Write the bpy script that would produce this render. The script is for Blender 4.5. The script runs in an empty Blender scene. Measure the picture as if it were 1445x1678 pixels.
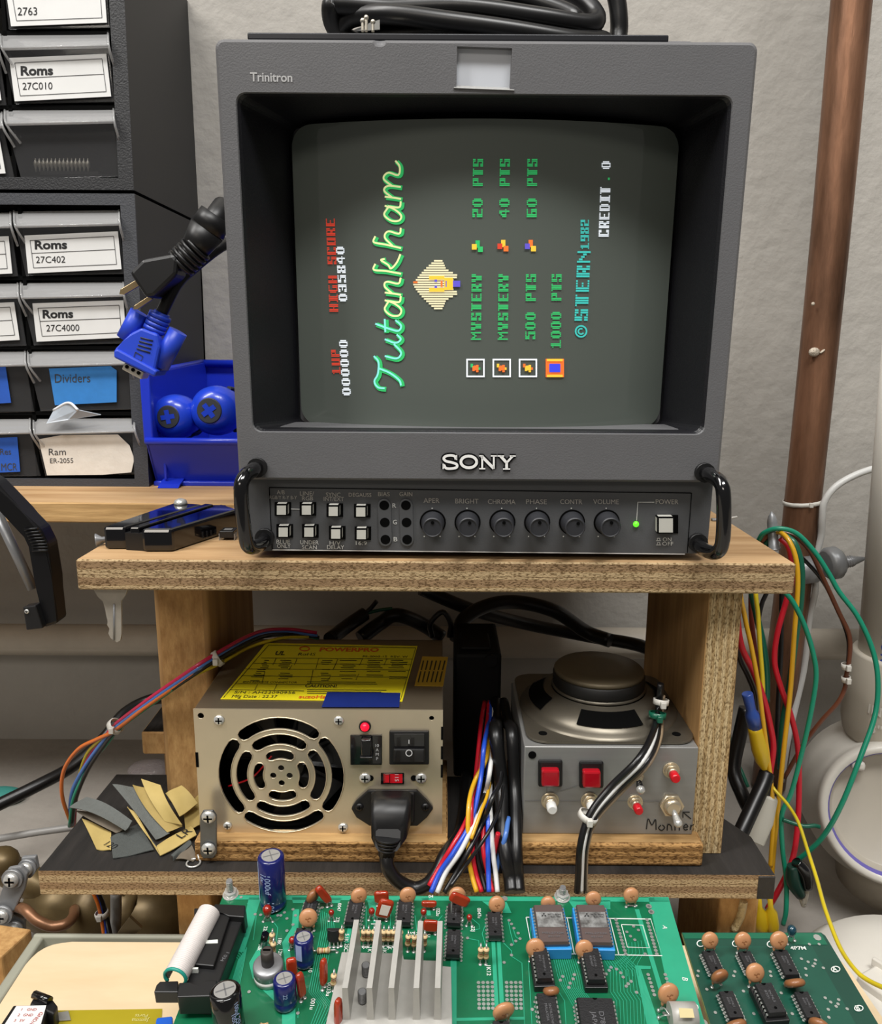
import bpy, bmesh, math, random
from math import sin, cos, tan, pi, radians, atan2
from mathutils import Vector, Matrix
random.seed(7)
V = Vector
S = bpy.context.scene
COL = S.collection
# ------------------------------------------------------------------ camera, light, exposure
F, CX, CY = 1340.0, 722.5, 839.0            # focal length and centre in pixels of the 1445x1678 frame
TH, RO = radians(11.8), radians(0.35)       # pitch below the horizontal, slight roll
CAM = V((0, 0, .40))
FWD, U0 = V((0, cos(TH), -sin(TH))), V((0, sin(TH), cos(TH)))
RT = V((1, 0, 0)) * cos(RO) + U0 * sin(RO)
UP = V((1, 0, 0)) * -sin(RO) + U0 * cos(RO)
cd = bpy.data.cameras.new('camera'); cam = bpy.data.objects.new('camera', cd); COL.objects.link(cam)
cd.sensor_fit = 'VERTICAL'; cd.sensor_height = 24; cd.sensor_width = 24
cd.lens = F / 1678 * 24; cd.clip_start = .01; cd.clip_end = 50
M = Matrix.Identity(4)
for i in range(3):
    M[i][0], M[i][1], M[i][2], M[i][3] = RT[i], UP[i], -FWD[i], CAM[i]
cam.matrix_world = M
S.camera = cam
S.view_settings.view_transform = 'Standard'; S.view_settings.look = 'None'
S.view_settings.gamma = 1; S.view_settings.use_curve_mapping = False
S.view_settings.exposure = 0.0
w = bpy.data.worlds.new('world'); S.world = w; w.use_nodes = True
w.node_tree.nodes['Background'].inputs[0].default_value = (1, .955, .90, 1)
w.node_tree.nodes['Background'].inputs[1].default_value = .125
def lamp(name, loc, target, sx, sy, power, col=(1, 1, 1)):
    ld = bpy.data.lights.new(name, 'AREA'); ld.shape = 'RECTANGLE'; ld.size = sx; ld.size_y = sy
    ld.energy = power; ld.color = col
    o = bpy.data.objects.new(name, ld); COL.objects.link(o); o.location = loc
    o.rotation_euler = (V(target) - V(loc)).to_track_quat('-Z', 'Y').to_euler()
    return o
lamp('ceiling_or_fill_light', (.25, -.42, 1.95), (.05, .42, .25), 1.1, .30, 33, (1, .985, .96))
lamp('ceiling_or_fill_light', (-1.0, -.15, 1.95), (0, .45, .25), .30, 1.2, 32, (1, .975, .94))
lamp('ceiling_or_fill_light', (-.9, -2.4, 1.95), (-.1, .45, .1), 1.2, .5, 16, (1, .92, .82))  # added soft fill from the front left, lifts the wall under the shelf
# ------------------------------------------------------------------ projecting pixels into the place
def ray(u, v):
    a, b = (u - CX) / F, (CY - v) / F
    return V((1, 0, 0)) * (a * cos(RO) - b * sin(RO)) + U0 * (a * sin(RO) + b * cos(RO)) + FWD
def onY(u, v, y):
    d = ray(u, v); return CAM + d * ((y - CAM.y) / d.y)
def onZ(u, v, z):
    d = ray(u, v); return CAM + d * ((z - CAM.z) / d.z)
def onP(u, v, p, n):
    d = ray(u, v); return CAM + d * ((p - CAM).dot(n) / d.dot(n))
def pxm(p):                                  # metres per pixel at a point
    return (p - CAM).dot(FWD) / F
# ------------------------------------------------------------------ materials
def lin(c):
    if isinstance(c, str):
        c = [int(c[i:i + 2], 16) / 255 for i in (0, 2, 4)]
    return tuple((x / 12.92 if x <= .04045 else ((x + .055) / 1.055) ** 2.4) for x in c) + (1,)
MC = {}
def mat(name, col, rough=.5, metal=0, var=0, vs=40, bump=0, bs=200, emit=0, alpha=1, coat=0, stretch=(1, 1, 1), col2=None, spec=.5, ani=None):
    if name in MC: return MC[name]
    m = bpy.data.materials.new(name); m.use_nodes = True; MC[name] = m
    nt = m.node_tree; N = nt.nodes; L = nt.links; p = N['Principled BSDF']
    c = lin(col)
    p.inputs['Base Color'].default_value = c; p.inputs['Roughness'].default_value = rough
    p.inputs['Metallic'].default_value = metal; p.inputs['Specular IOR Level'].default_value = spec
    p.inputs['Coat Weight'].default_value = coat; p.inputs['Coat Roughness'].default_value = .03
    if emit:
        p.inputs['Emission Color'].default_value = c; p.inputs['Emission Strength'].default_value = emit
    if alpha < 1: p.inputs['Alpha'].default_value = alpha
    if var or bump:
        g = N.new('ShaderNodeNewGeometry'); mp = N.new('ShaderNodeMapping'); mp.inputs['Scale'].default_value = stretch
        L.new(g.outputs['Position'], mp.inputs['Vector'])
    if var:
        n = N.new('ShaderNodeTexNoise'); n.inputs['Scale'].default_value = vs; n.inputs['Detail'].default_value = 6
        n.inputs['Roughness'].default_value = .65
        L.new(mp.outputs[0], n.inputs['Vector'])
        r = N.new('ShaderNodeValToRGB'); r.color_ramp.elements[0].position = .32; r.color_ramp.elements[1].position = .68
        c2 = lin(col2) if col2 else tuple(x * (1 - var) for x in c[:3]) + (1,)
        r.color_ramp.elements[0].color = c2; r.color_ramp.elements[1].color = c
        L.new(n.outputs['Fac'], r.inputs['Fac']); L.new(r.outputs[0], p.inputs['Base Color'])
    if bump:
        n2 = N.new('ShaderNodeTexNoise'); n2.inputs['Scale'].default_value = bs; n2.inputs['Detail'].default_value = 5
        L.new(mp.outputs[0], n2.inputs['Vector'])
        b = N.new('ShaderNodeBump'); b.inputs['Strength'].default_value = bump; b.inputs['Distance'].default_value = .002
        L.new(n2.outputs['Fac'], b.inputs['Height']); L.new(b.outputs[0], p.inputs['Normal'])
    return m
def ply(name, axis, period, light, dark, fib=1500):
    """plywood edge: alternating veneers across one axis with fine end-grain pits"""
    m = bpy.data.materials.new(name); m.use_nodes = True; MC[name] = m
    nt = m.node_tree; N = nt.nodes; L = nt.links; p = N['Principled BSDF']; p.inputs['Roughness'].default_value = .8
    p.inputs['Specular IOR Level'].default_value = .2
    g = N.new('ShaderNodeNewGeometry'); s = N.new('ShaderNodeSeparateXYZ'); L.new(g.outputs['Position'], s.inputs[0])
    nz = N.new('ShaderNodeTexNoise'); nz.inputs['Scale'].default_value = 60; L.new(g.outputs['Position'], nz.inputs['Vector'])
    a = N.new('ShaderNodeMath'); a.operation = 'MULTIPLY_ADD'; a.inputs[1].default_value = .0012
    L.new(nz.outputs['Fac'], a.inputs[0]); L.new(s.outputs['XYZ'.index(axis)], a.inputs[2])
    d = N.new('ShaderNodeMath'); d.operation = 'DIVIDE'; d.inputs[1].default_value = period; L.new(a.outputs[0], d.inputs[0])
    f = N.new('ShaderNodeMath'); f.operation = 'FRACT'; L.new(d.outputs[0], f.inputs[0])
    r = N.new('ShaderNodeValToRGB'); e = r.color_ramp.elements
    e[0].position = 0; e[0].color = lin(dark); e[1].position = 1; e[1].color = lin(light)
    for pos, cc in ((.42, dark), (.46, light), (.58, light), (.60, '6b5032'), (.64, light), (.93, light), (.97, '8a6a45')):
        x = e.new(pos); x.color = lin(cc)
    L.new(f.outputs[0], r.inputs['Fac'])
    n2 = N.new('ShaderNodeTexNoise'); n2.inputs['Scale'].default_value = fib; n2.inputs['Detail'].default_value = 3
    mp = N.new('ShaderNodeMapping'); mp.inputs['Scale'].default_value = {'Z': (.5, .5, 1), 'X': (1, .5, .35)}[axis]
    L.new(g.outputs['Position'], mp.inputs['Vector']); L.new(mp.outputs[0], n2.inputs['Vector'])
    r2 = N.new('ShaderNodeValToRGB'); r2.color_ramp.elements[0].position = .36; r2.color_ramp.elements[1].position = .52
    r2.color_ramp.elements[0].color = (.34, .29, .23, 1)
    L.new(n2.outputs['Fac'], r2.inputs['Fac'])
    mx = N.new('ShaderNodeMixRGB'); mx.blend_type = 'MULTIPLY'; mx.inputs[0].default_value = .9
    L.new(r.outputs[0], mx.inputs[1]); L.new(r2.outputs[0], mx.inputs[2]); L.new(mx.outputs[0], p.inputs['Base Color'])
    b = N.new('ShaderNodeBump'); b.inputs['Strength'].default_value = .5; b.inputs['Distance'].default_value = .001
    L.new(n2.outputs['Fac'], b.inputs['Height']); L.new(b.outputs[0], p.inputs['Normal'])
    return m
# ------------------------------------------------------------------ mesh building
_tc = {}
def text_geo(s, off):
    k = (s, off)
    if k in _tc: return _tc[k]
    cu = bpy.data.curves.new('t', 'FONT'); cu.body = s; cu.size = 1; cu.offset = off; cu.resolution_u = 3
    ob = bpy.data.objects.new('t', cu)
    me = bpy.data.meshes.new_from_object(ob)
    vs = [tuple(v.co) for v in me.vertices]; fs = [tuple(p.vertices) for p in me.polygons]
    bpy.data.objects.remove(ob); bpy.data.meshes.remove(me); bpy.data.curves.remove(cu)
    _tc[k] = (vs, fs); return _tc[k]
def frame(d):                                # two unit vectors square to d
    d = d.normalized(); a = V((0, 0, 1)) if abs(d.z) < .9 else V((1, 0, 0))
    x = a.cross(d).normalized(); return x, d.cross(x)
def spline(pts, n=6):
    P = [V(p) for p in pts]
    if len(P) < 3: return P
    Q = [P[0] * 2 - P[1]] + P + [P[-1] * 2 - P[-2]]; out = []
    for i in range(1, len(Q) - 2):
        a, b, c, d = Q[i - 1], Q[i], Q[i + 1], Q[i + 2]
        for k in range(n):
            t = k / n
            out.append(.5 * ((2 * b) + (c - a) * t + (2 * a - 5 * b + 4 * c - d) * t * t + (3 * b - a - 3 * c + d) * t ** 3))
    out.append(P[-1]); return out
class B:
    def __init__(s): s.bm = bmesh.new(); s.mats = []
    def m(s, mt):
        if mt not in s.mats: s.mats.append(mt)
        return s.mats.index(mt)
    def raw(s, vs, fs, mt, smooth=False):
        mi = s.m(mt); bv = [s.bm.verts.new(v) for v in vs]; out = []
        for f in fs:
            try: g = s.bm.faces.new([bv[i] for i in f])
            except ValueError: continue
            g.material_index = mi; g.smooth = smooth; out.append(g)
        return bv, out
    def bx(s, x0, x1, y0, y1, z0, z1, mt, bev=0, seg=2, T=None, top=None, front=None, side=None):
        vs = [V((x, y, z)) for x in (x0, x1) for y in (y0, y1) for z in (z0, z1)]
        if T is not None: vs = [T @ v for v in vs]
        bv, fs = s.raw(vs, [(0, 1, 3, 2), (4, 6, 7, 5), (0, 4, 5, 1), (2, 3, 7, 6), (0, 2, 6, 4), (1, 5, 7, 3)], mt)
        if top: fs[5].material_index = s.m(top)
        if front: fs[2].material_index = s.m(front)
        if side: fs[0].material_index = s.m(side); fs[1].material_index = s.m(side)
        if bev:
            es = list({e for f in fs for e in f.edges})
            r = bmesh.ops.bevel(s.bm, geom=es, offset=bev, segments=seg, affect='EDGES', profile=.5, clamp_overlap=True)
            if seg > 1:
                for f in r['faces']: f.smooth = True
        return s
    def ring_loft(s, rings, mt, smooth=True, caps=True, closed=True):
        mi = s.m(mt); R = [[s.bm.verts.new(p) for p in r] for r in rings]; n = len(R[0])
        for a, b in zip(R, R[1:]):
            for i in range(n if closed else n - 1):
                j = (i + 1) % n
                try: f = s.bm.faces.new((a[i], a[j], b[j], b[i]))
                except ValueError: continue
                f.material_index = mi; f.smooth = smooth
        if caps and closed:
            for r in (R[0][::-1], R[-1]):
                f = s.bm.faces.new(r); f.material_index = mi
        return R
    def cyl(s, p0, p1, r0, mt, r1=None, n=16, caps=True, smooth=True):
        p0, p1 = V(p0), V(p1); x, y = frame(p1 - p0); r1 = r0 if r1 is None else r1
        rs = [[p + (x * cos(2 * pi * i / n) + y * sin(2 * pi * i / n)) * r for i in range(n)] for p, r in ((p0, r0), (p1, r1))]
        s.ring_loft(rs, mt, smooth, caps); return s
    def lathe(s, o, ax, prof, mt, n=24, smooth=True, caps=True, ex=1, ey=1, x=None):
        o = V(o); ax = V(ax).normalized()
        if x is None: x, y = frame(ax)
        else: x = V(x).normalized(); y = ax.cross(x)
        rs = [[o + ax * h + x * (r * ex * cos(2 * pi * i / n)) + y * (r * ey * sin(2 * pi * i / n)) for i in range(n)] for r, h in prof]
        s.ring_loft(rs, mt, smooth, caps); return s
    def tube(s, pts, r, mt, n=8, sm=6, caps=True):
        P = spline(pts, sm) if sm > 1 else [V(p) for p in pts]
        rings = []; x = None
        for i, p in enumerate(P):
            d = (P[min(i + 1, len(P) - 1)] - P[max(i - 1, 0)])
            if d.length < 1e-9: d = V((0, 0, 1))
            d.normalize()
            if x is None: x, y = frame(d)
            else:
                x = (x - d * x.dot(d)).normalized(); y = d.cross(x)
            rr = r(i / (len(P) - 1)) if callable(r) else r
            rings.append([p + (x * cos(2 * pi * k / n) + y * sin(2 * pi * k / n)) * rr for k in range(n)])
        s.ring_loft(rings, mt, True, caps); return s
    def ball(s, c, r, mt, n=16, R=None):
        r = (r, r, r) if not isinstance(r, (tuple, list)) else r
        T = Matrix.Translation(V(c)) @ (R.to_4x4() if R else Matrix()) @ Matrix.Diagonal((r[0], r[1], r[2], 1))
        mi = s.m(mt); q = bmesh.ops.create_uvsphere(s.bm, u_segments=n, v_segments=max(6, n // 2), radius=1, matrix=T)
        for f in {f for v in q['verts'] for f in v.link_faces}: f.material_index = mi; f.smooth = True
        return s
    def prism(s, pts, vec, mt, bev=0):
        """polygon of world points pushed along vec"""
        n = len(pts); P = [V(p) for p in pts]; vec = V(vec)
        bv, fs = s.raw(P + [p + vec for p in P], [tuple(range(n))[::-1], tuple(range(n, 2 * n))] + [(i, (i + 1) % n, n + (i + 1) % n, n + i) for i in range(n)], mt)
        if bev:
            es = list({e for f in fs for e in f.edges})
            bmesh.ops.bevel(s.bm, geom=es, offset=bev, segments=2, affect='EDGES', profile=.5, clamp_overlap=True)
        return s
    def text(s, t, o, ux, uy, h, mt, width=None, off=0, align='l'):
        vs, fs = text_geo(t, off)
        if not vs: return s
        x0 = min(v[0] for v in vs); x1 = max(v[0] for v in vs)
        k = h / .70; kx = (width / (x1 - x0)) if width else k
        dx = -x0 if align == 'l' else -(x0 + x1) / 2
        s.raw([V(o) + V(ux) * ((v[0] + dx) * kx) + V(uy) * (v[1] * k) for v in vs], fs, mt); return s
    def rib(s, f, pts, w, mt, closed=False, sm=5):
        """flat stroke of half width w(or list) along 2D points, mapped to the place by f(x,y)"""
        P = [p.to_2d() for p in spline([(a, b, 0) for a, b in pts], sm)] if sm > 1 and len(pts) > 2 else [V(p) for p in pts]
        L, Rr = [], []
        for i, p in enumerate(P):
            if closed: d = P[(i + 1) % len(P)] - P[i - 1] if i not in (0, len(P) - 1) else P[1] - P[-2]
            else: d = P[min(i + 1, len(P) - 1)] - P[max(i - 1, 0)]
            d.normalize(); nn = V((-d.y, d.x))
            ww = w(i / (len(P) - 1)) if callable(w) else w
            L.append(f(*(p + nn * ww))); Rr.append(f(*(p - nn * ww)))
        n = len(P)
        s.raw(L + Rr, [(i, i + 1, n + i + 1, n + i) for i in range(n - 1)], mt); return s
def finish(b, name, parent=None, origin=None):
    bmesh.ops.recalc_face_normals(b.bm, faces=b.bm.faces[:])
    if parent is not None:
        r = parent
        while r.parent: r = r.parent
        o = r.location.copy()
    else:
        if origin is None:
            xs = [v.co for v in b.bm.verts]
            lo = [min(v[i] for v in xs) for i in range(3)]; hi = [max(v[i] for v in xs) for i in range(3)]
            origin = ((lo[0] + hi[0]) / 2, (lo[1] + hi[1]) / 2, lo[2])
        o = V(origin)
    bmesh.ops.translate(b.bm, vec=-o, verts=b.bm.verts[:])
    me = bpy.data.meshes.new(name); b.bm.to_mesh(me); b.bm.free()
    for mt in b.mats: me.materials.append(mt)
    ob = bpy.data.objects.new(name, me); COL.objects.link(ob)
    if parent is not None: ob.parent = parent
    else: ob.location = o
    return ob
def thing(name, label, cat, loc, group=None):
    o = bpy.data.objects.new(name, None); COL.objects.link(o); o.location = loc; o.empty_display_size = .01
    o['label'] = label; o['category'] = cat
    if group: o['group'] = group
    return o
def single(b, name, label, cat, group=None, kind=None):
    o = finish(b, name); o['label'] = label; o['category'] = cat
    if group: o['group'] = group
    if kind: o['kind'] = kind
    return o
def struct(b, name):
    o = finish(b, name); o['kind'] = 'structure'; return o
def part(b, name, parent, label=None):
    o = finish(b, name, parent)
    if label: o['label'] = label
    return o
def cutout(b, cut):
    """b minus cut, as a new builder"""
    def tmp(x):
        bmesh.ops.recalc_face_normals(x.bm, faces=x.bm.faces[:])
        me = bpy.data.meshes.new('tmp'); x.bm.to_mesh(me); x.bm.free()
        for mt in x.mats: me.materials.append(mt)
        o = bpy.data.objects.new('tmp', me); COL.objects.link(o); return o
    A, C = tmp(b), tmp(cut)
    md = A.modifiers.new('b', 'BOOLEAN'); md.object = C; md.operation = 'DIFFERENCE'; md.solver = 'EXACT'
    bpy.context.view_layer.update()
    dg = bpy.context.evaluated_depsgraph_get(); me = bpy.data.meshes.new_from_object(A.evaluated_get(dg))
    r = B(); r.bm.from_mesh(me); r.mats = list(b.mats)
    for o in (A, C): bpy.data.objects.remove(o)
    return r
def screw(b, p, n, r, mt, dk, h=.0012):
    """round head with a cross slot"""
    n = V(n).normalized(); x, y = frame(n)
    b.lathe(p, n, [(r, 0), (r, h * .4), (r * .8, h * .85), (r * .45, h)], mt, n=16)
    for a in (x, y):
        c = a.cross(n)
        b.raw([V(p) + n * (h * 1.04) + a * (r * .62 * i) + c * (r * .13 * j) for i, j in ((-1, -1), (1, -1), (1, 1), (-1, 1))], [(0, 1, 2, 3)], dk)
# ------------------------------------------------------------------ the setting
m_wall = mat('painted_concrete', 'aaa69f', .85, var=.08, vs=9, bump=.8, bs=75, spec=.2)
m_ledge = mat('raw_concrete', 'a09a92', .9, var=.22, vs=14, bump=.6, bs=60, spec=.2)
b = B(); b.bx(-1.6, 1.6, .70, .76, -.02, 1.8, m_wall); struct(b, 'wall_back')
b = B(); b.bx(-1.6, 1.6, -.1, .70, -.02, .036, m_ledge); struct(b, 'floor')
m_steel = mat('galvanised_steel', '9a9b9d', .38, .45, var=.25, vs=30)
m_screw = mat('zinc_screw', 'cfcfcb', .28, .55)
m_black = mat('black_plastic', '141415', .42)
m_blackg = mat('gloss_black_plastic', '0b0b0d', .14, coat=.5)
m_dark = mat('recess_shade_black', '030303', .9, spec=.1)  # near-black colour standing in for shade in holes, slots and hollow insides
m_rub = mat('black_rubber_cable', '0f0f10', .36)
# long conduit at the foot of the wall
b = B(); p = onY(740, 1052, .672); b.cyl((-1.5, .672, p.z), (1.5, .672, p.z), .0135, mat('grey_conduit', 'b3aa9c', .5, 0, var=.2, vs=20), n=20)
single(b, 'steel_conduit', 'grey metal conduit running level along the wall behind the wooden stand', 'pipe')
# ------------------------------------------------------------------ wooden stand
WOOD_TOP = mat('plywood_face', 'c8a67c', .6, var=.3, vs=55, stretch=(.12, 1.6, 1), bump=.25, bs=90, col2='a07c54', spec=.3)
ply_h = ply('plywood_edge', 'Z', .0078, 'b59d78', '94795a')
ply_v = ply('plywood_end', 'X', .0036, 'cbb48a', 'b0956a')
WOOD_SIDE = mat('pine_face', 'b8915f', .62, var=.3, vs=90, stretch=(1.5, 1, .1), bump=.3, bs=120, col2='8f6a40', spec=.3)
WOOD_POST = mat('pine_post', 'c49c66', .65, var=.28, vs=260, stretch=(1, 1, .4), bump=.4, bs=200, col2='a2794a', spec=.25)
ply_s = ply('riser_edge', 'Z', .0042, 'b58c58', '86633a', 900)
WOOD_STRIP = mat('plywood_strip', 'bd9a68', .7, var=.4, vs=110, stretch=(.10, 1, 1.6), bump=.4, bs=160, col2='84643c', spec=.25)
PAINT = mat('worn_black_paint', '191817', .6, var=.55, vs=130, stretch=(1, .12, 1), bump=.45, bs=220, col2='2b2826')
ZU, ZL = .300, .142                         # tops of the two shelves
st = thing('wooden_stand', 'homemade plywood stand with two shelves carrying the monitor and the power supply', 'shelf stand', (0, .43, .1))
b = B()
x0, x1 = onZ(128, 914, ZU).x, onZ(1305, 924, ZU).x
TU = .0147
b.bx(x0, x1, .366, .488, ZU - TU, ZU, ply_h, .0008, 1, top=WOOD_TOP)
part(b, 'upper_shelf', st)
b = B(); b.bx(-.1545, -.125, .42, .5235, ZL, ZU - TU, WOOD_SIDE, .003, 3, front=WOOD_POST); part(b, 'side_panel', st)
b = B(); b.bx(.1292, .1455, .377, .488, ZL, ZU - TU, WOOD_SIDE, .0004, 1, front=ply_v); part(b, 'side_panel', st)
b = B(); xa, xb = -.1985, .1665
P = [V((xa, .36, ZL)), V((xb, .36, ZL)), V((xb, .392, ZL)), V((.152, .42, ZL)), V((.150, .452, ZL)), V((xa + .003, .452, ZL))]
b.prism(P, (0, 0, -.0132), ply_h)
b.bm.normal_update()
bmesh.ops.recalc_face_normals(b.bm, faces=b.bm.faces[:])
for f in b.bm.faces:
    if f.normal.z > .9: f.material_index = b.m(PAINT)
part(b, 'lower_shelf', st)
b = B(); b.bx(.1585, .1668, .3595, .362, ZL - .0133, ZL - .0006, PAINT, .0003, 1); part(b, 'painted_corner', st, 'black painted end of the lower shelf edge')
b = B(); b.bx(-.123, .0045, .368, .452, ZL, ZL + .0112, ply_s, .0008, 2, top=WOOD_STRIP); part(b, 'riser_strip', st)
b = B(); xr = onZ(1141, 1400, ZL).x; b.bx(.0405, xr, .366, .452, ZL, ZL + .0128, ply_s, .0015, 2, top=WOOD_STRIP); part(b, 'riser_strip', st)
for u0, u1 in ((290, 347), (1178, 1242)):
    b = B(); q0, q1 = onY(u0, 1500, .374).x, onY(u1, 1500, .374).x
    b.bx(q0, q1, .374, .44, .036, ZL - .0132, WOOD_POST, .0015, 2); part(b, 'leg', st)
b = B()
p0, p1 = onY(1218, 1476, .3735), onY(1202, 1524, .3735)
b.tube([p0, (p0 + p1) / 2 + V((.001, 0, 0)), p1], .0022, mat('wood_glue', 'cdb98e', .4, bump=1, bs=400), n=6); part(b, 'glue_bead', st, 'dried pale glue run down the right leg')
# small block behind the left side panel
b = B(); p = onY(232, 1212, .56)
b.bx(p.x, p.x + .06, .56, .62, p.z - .012, p.z + .006, WOOD_POST, .001, 1, top=PAINT); 
bl = single(b, 'wood_block', 'short wooden block with black painted top behind the left side panel', 'wood block')
b = B(); b.bx(p.x + .012, p.x + .05, .57, .61, .036, p.z - .012, WOOD_SIDE, .001, 1); o = part(b, 'leg', bl)
# far shelf, unseen right end lengthened behind the monitor to shade the opening
FZ = .302
b = B(); b.bx(-.75, .152, .49, .70, FZ - .0125, FZ, mat('plywood_soft_edge', 'cda873', .7, var=.45, vs=120, stretch=(.12, 1, 1.4), bump=.35, bs=150, col2='99764a', spec=.25), .0008, 1, top=WOOD_TOP)
single(b, 'wall_shelf', 'long wooden shelf along the wall under the small drawer cabinets', 'shelf')
# ------------------------------------------------------------------ drawer cabinets
KC = .050
nC = V((0, 1, -KC)).normalized(); pC = V((0, .548, FZ)); upC = V((0, KC, 1)).normalized()
def cb(u, v, off=0): return onP(u, v, pC + nC * off, nC)
m_cab = mat('black_cabinet_plastic', '1b1c1f', .5, bump=.25, bs=900)
m_cab2 = mat('charcoal_cabinet_plastic', '3a3c41', .5, bump=.2, bs=900)
m_side = mat('cabinet_side', '1c1c1e', .5)
m_clear = mat('clear_plastic_lip', 'b8b8b8', .15, alpha=.42, coat=.5)
m_drawer = mat('smoky_clear_plastic', '4a4a4b', .12, alpha=.34, coat=.6)
m_paper = mat('white_label', 'dcdcda', .6, var=.05, vs=60)
m_line = mat('label_line', '3a3a3c', .7)
m_ink = mat('label_ink', '111113', .7)
m_btape = mat('blue_masking_tape', '2f7fc9', .65, var=.12, vs=160)
m_btape2 = mat('deep_blue_tape', '1d56b8', .65, var=.12, vs=160)
m_torn = mat('torn_paper', 'dcd6cc', .8, var=.1, vs=80, bump=.2, bs=150)
def quad(b, c, off, th, m_, proj):
    P = [proj(u, v, off) for u, v in c]; b.prism(P, nC * th, m_, .0004); return P
def cabinet(name, label, right, left_col, top_v, bot_v, frame_m, front_m, drawers, lefts):
    root = thing(name, label, 'drawer cabinet', (-.3, .62, cb(100, bot_v).z), 'parts cabinets on the wall shelf')
    (ut, vt), (ub, vb) = right
    A, Bt = cb(ut, vt), cb(ub, vb)
    xr = (A.x + Bt.x) / 2; z0, z1 = Bt.z, A.z
    def at(x, z, d): return V((x, .548 + KC * (z - FZ) + d, z))
    b = B(); D = .145; xl = xr - .36; sw = .0095
    def slab(xa, xb, za, zb, d0, d1, m_):
        vs = [at(x, z, d) for x in (xa, xb) for d in (d0, d1) for z in (za, zb)]
        b.raw(vs, [(0, 1, 3, 2), (4, 6, 7, 5), (0, 4, 5, 1), (2, 3, 7, 6), (0, 2, 6, 4), (1, 5, 7, 3)], m_)
    slab(xr - sw, xr, z0, z1, 0, D, m_side); slab(xl, xl + sw, z0, z1, 0, D, m_side)
    slab(xl, xr, z0, z1, D - .004, D, m_side)
    slab(xl + sw, xr - sw, z1 - .006, z1, .001, D - .004, m_side); slab(xl + sw, xr - sw, z0, z0 + .0065, .001, D - .004, m_side)
    slab(xr - sw, xr, z0, z1, -.0012, 0, front_m); slab(xl + sw, xr - sw, z0, z0 + .0075, -.0012, .001, front_m); slab(xl + sw, xr - sw, z1 - .007, z1, -.0012, .001, front_m)
    for c in drawers[:-1]:
        zz = cb((c[0] + c[2]) / 2, c[4] + 4).z
        slab(xl + sw, xr - sw, zz - .0012, zz + .0012, .002, D - .004, m_dark)
    xm = cb((drawers[1][0] + drawers[1][3]) / 2 - 4, (drawers[1][1] + drawers[1][4]) / 2).x
    slab(xm - .0012, xm + .0012, z0 + .007, z1 - .007, .002, D - .004, m_dark)
    part(b, 'cabinet_body', root)
    for (ul, vl, ur, ubl, vbl, ubr, lab) in drawers + lefts:
        b = B()
        c = [(ul, vl + 26), (ur, vl + 22), (ubr, vbl - 3), (ubl, vbl)]
        P = [cb(u, v, .001) for u, v in c]; b.prism(P, nC * .0012, m_drawer, .0004)
        # clear tray behind the front
        bl_, br_ = cb(ubl, vbl, .003), cb(ubr, vbl - 3, .003)
        b.prism([bl_, br_, br_ + V((0, .11, 0)), bl_ + V((0, .11, 0))], (0, 0, .0012), m_drawer)
        dr = part(b, 'drawer', root)
        b = B()                                        # lip: a sloping clear strip with a rolled edge
        t0, t1 = cb(ul - 2, vl, .004), cb(ur - 1, vl - 2, .004); q0, q1 = cb(ul, vl + 25, -.006), cb(ur, vl + 21, -.006)
        ins = V((.0022, 0, 0))
        b.prism([t0, t1, q1, q0], V((0, .0016, -.0010)), m_clear, .0005)
        b.tube([q0, q1], .0009, m_clear, n=6, sm=1)
        for t_, q_, f_ in ((t0, q0, (ubl, vbl)), (t1, q1, (ubr, vbl - 3))):
            b.tube([t_, q_, cb(f_[0], vl + (vbl - vl) * .5, .0005)], .0008, m_clear, n=6, sm=3)
        part(b, 'lip', dr)
        if lab:
            kind, c, lines = lab
            b = B(); P = [cb(u, v, -.0005) for u, v in c]
            mm = {'w': m_paper, 'b': m_btape, 'd': m_btape2, 't': m_torn}[kind]
            b.prism(P, nC * .0004, mm)
            f = lambda u, v: cb(u, v, -.0007)
            if kind == 'w':
                (a0, a1), (b0, b1), (c0, c1), (d0, d1) = c
                I = [(a0 + 9, a1 + 8), (b0 - 7, b1 + 8), (c0 - 8, c1 - 8), (d0 + 9, d1 - 9)]
                for i in range(4): b.rib(f, [I[i], I[(i + 1) % 4]], .45, m_line, sm=1)
                k = .47
                b.rib(f, [(I[0][0] * (1 - k) + I[3][0] * k, I[0][1] * (1 - k) + I[3][1] * k), (I[1][0] * (1 - k) + I[2][0] * k, I[1][1] * (1 - k) + I[2][1] * k)], .45, m_line, sm=1)
            for t, u, v, h, wd, off in lines:
                o = f(u, v); ux = (f(u + 60, v - 1) - o).normalized(); uy = (f(u - 1, v - 30) - o).normalized()
                b.text(t, o, ux, uy, h * pxm(o), m_ink if off >= 0 else m_line, width=wd * pxm(o), off=max(off, 0))
            part(b, 'label_card', dr)
    return root
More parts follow.
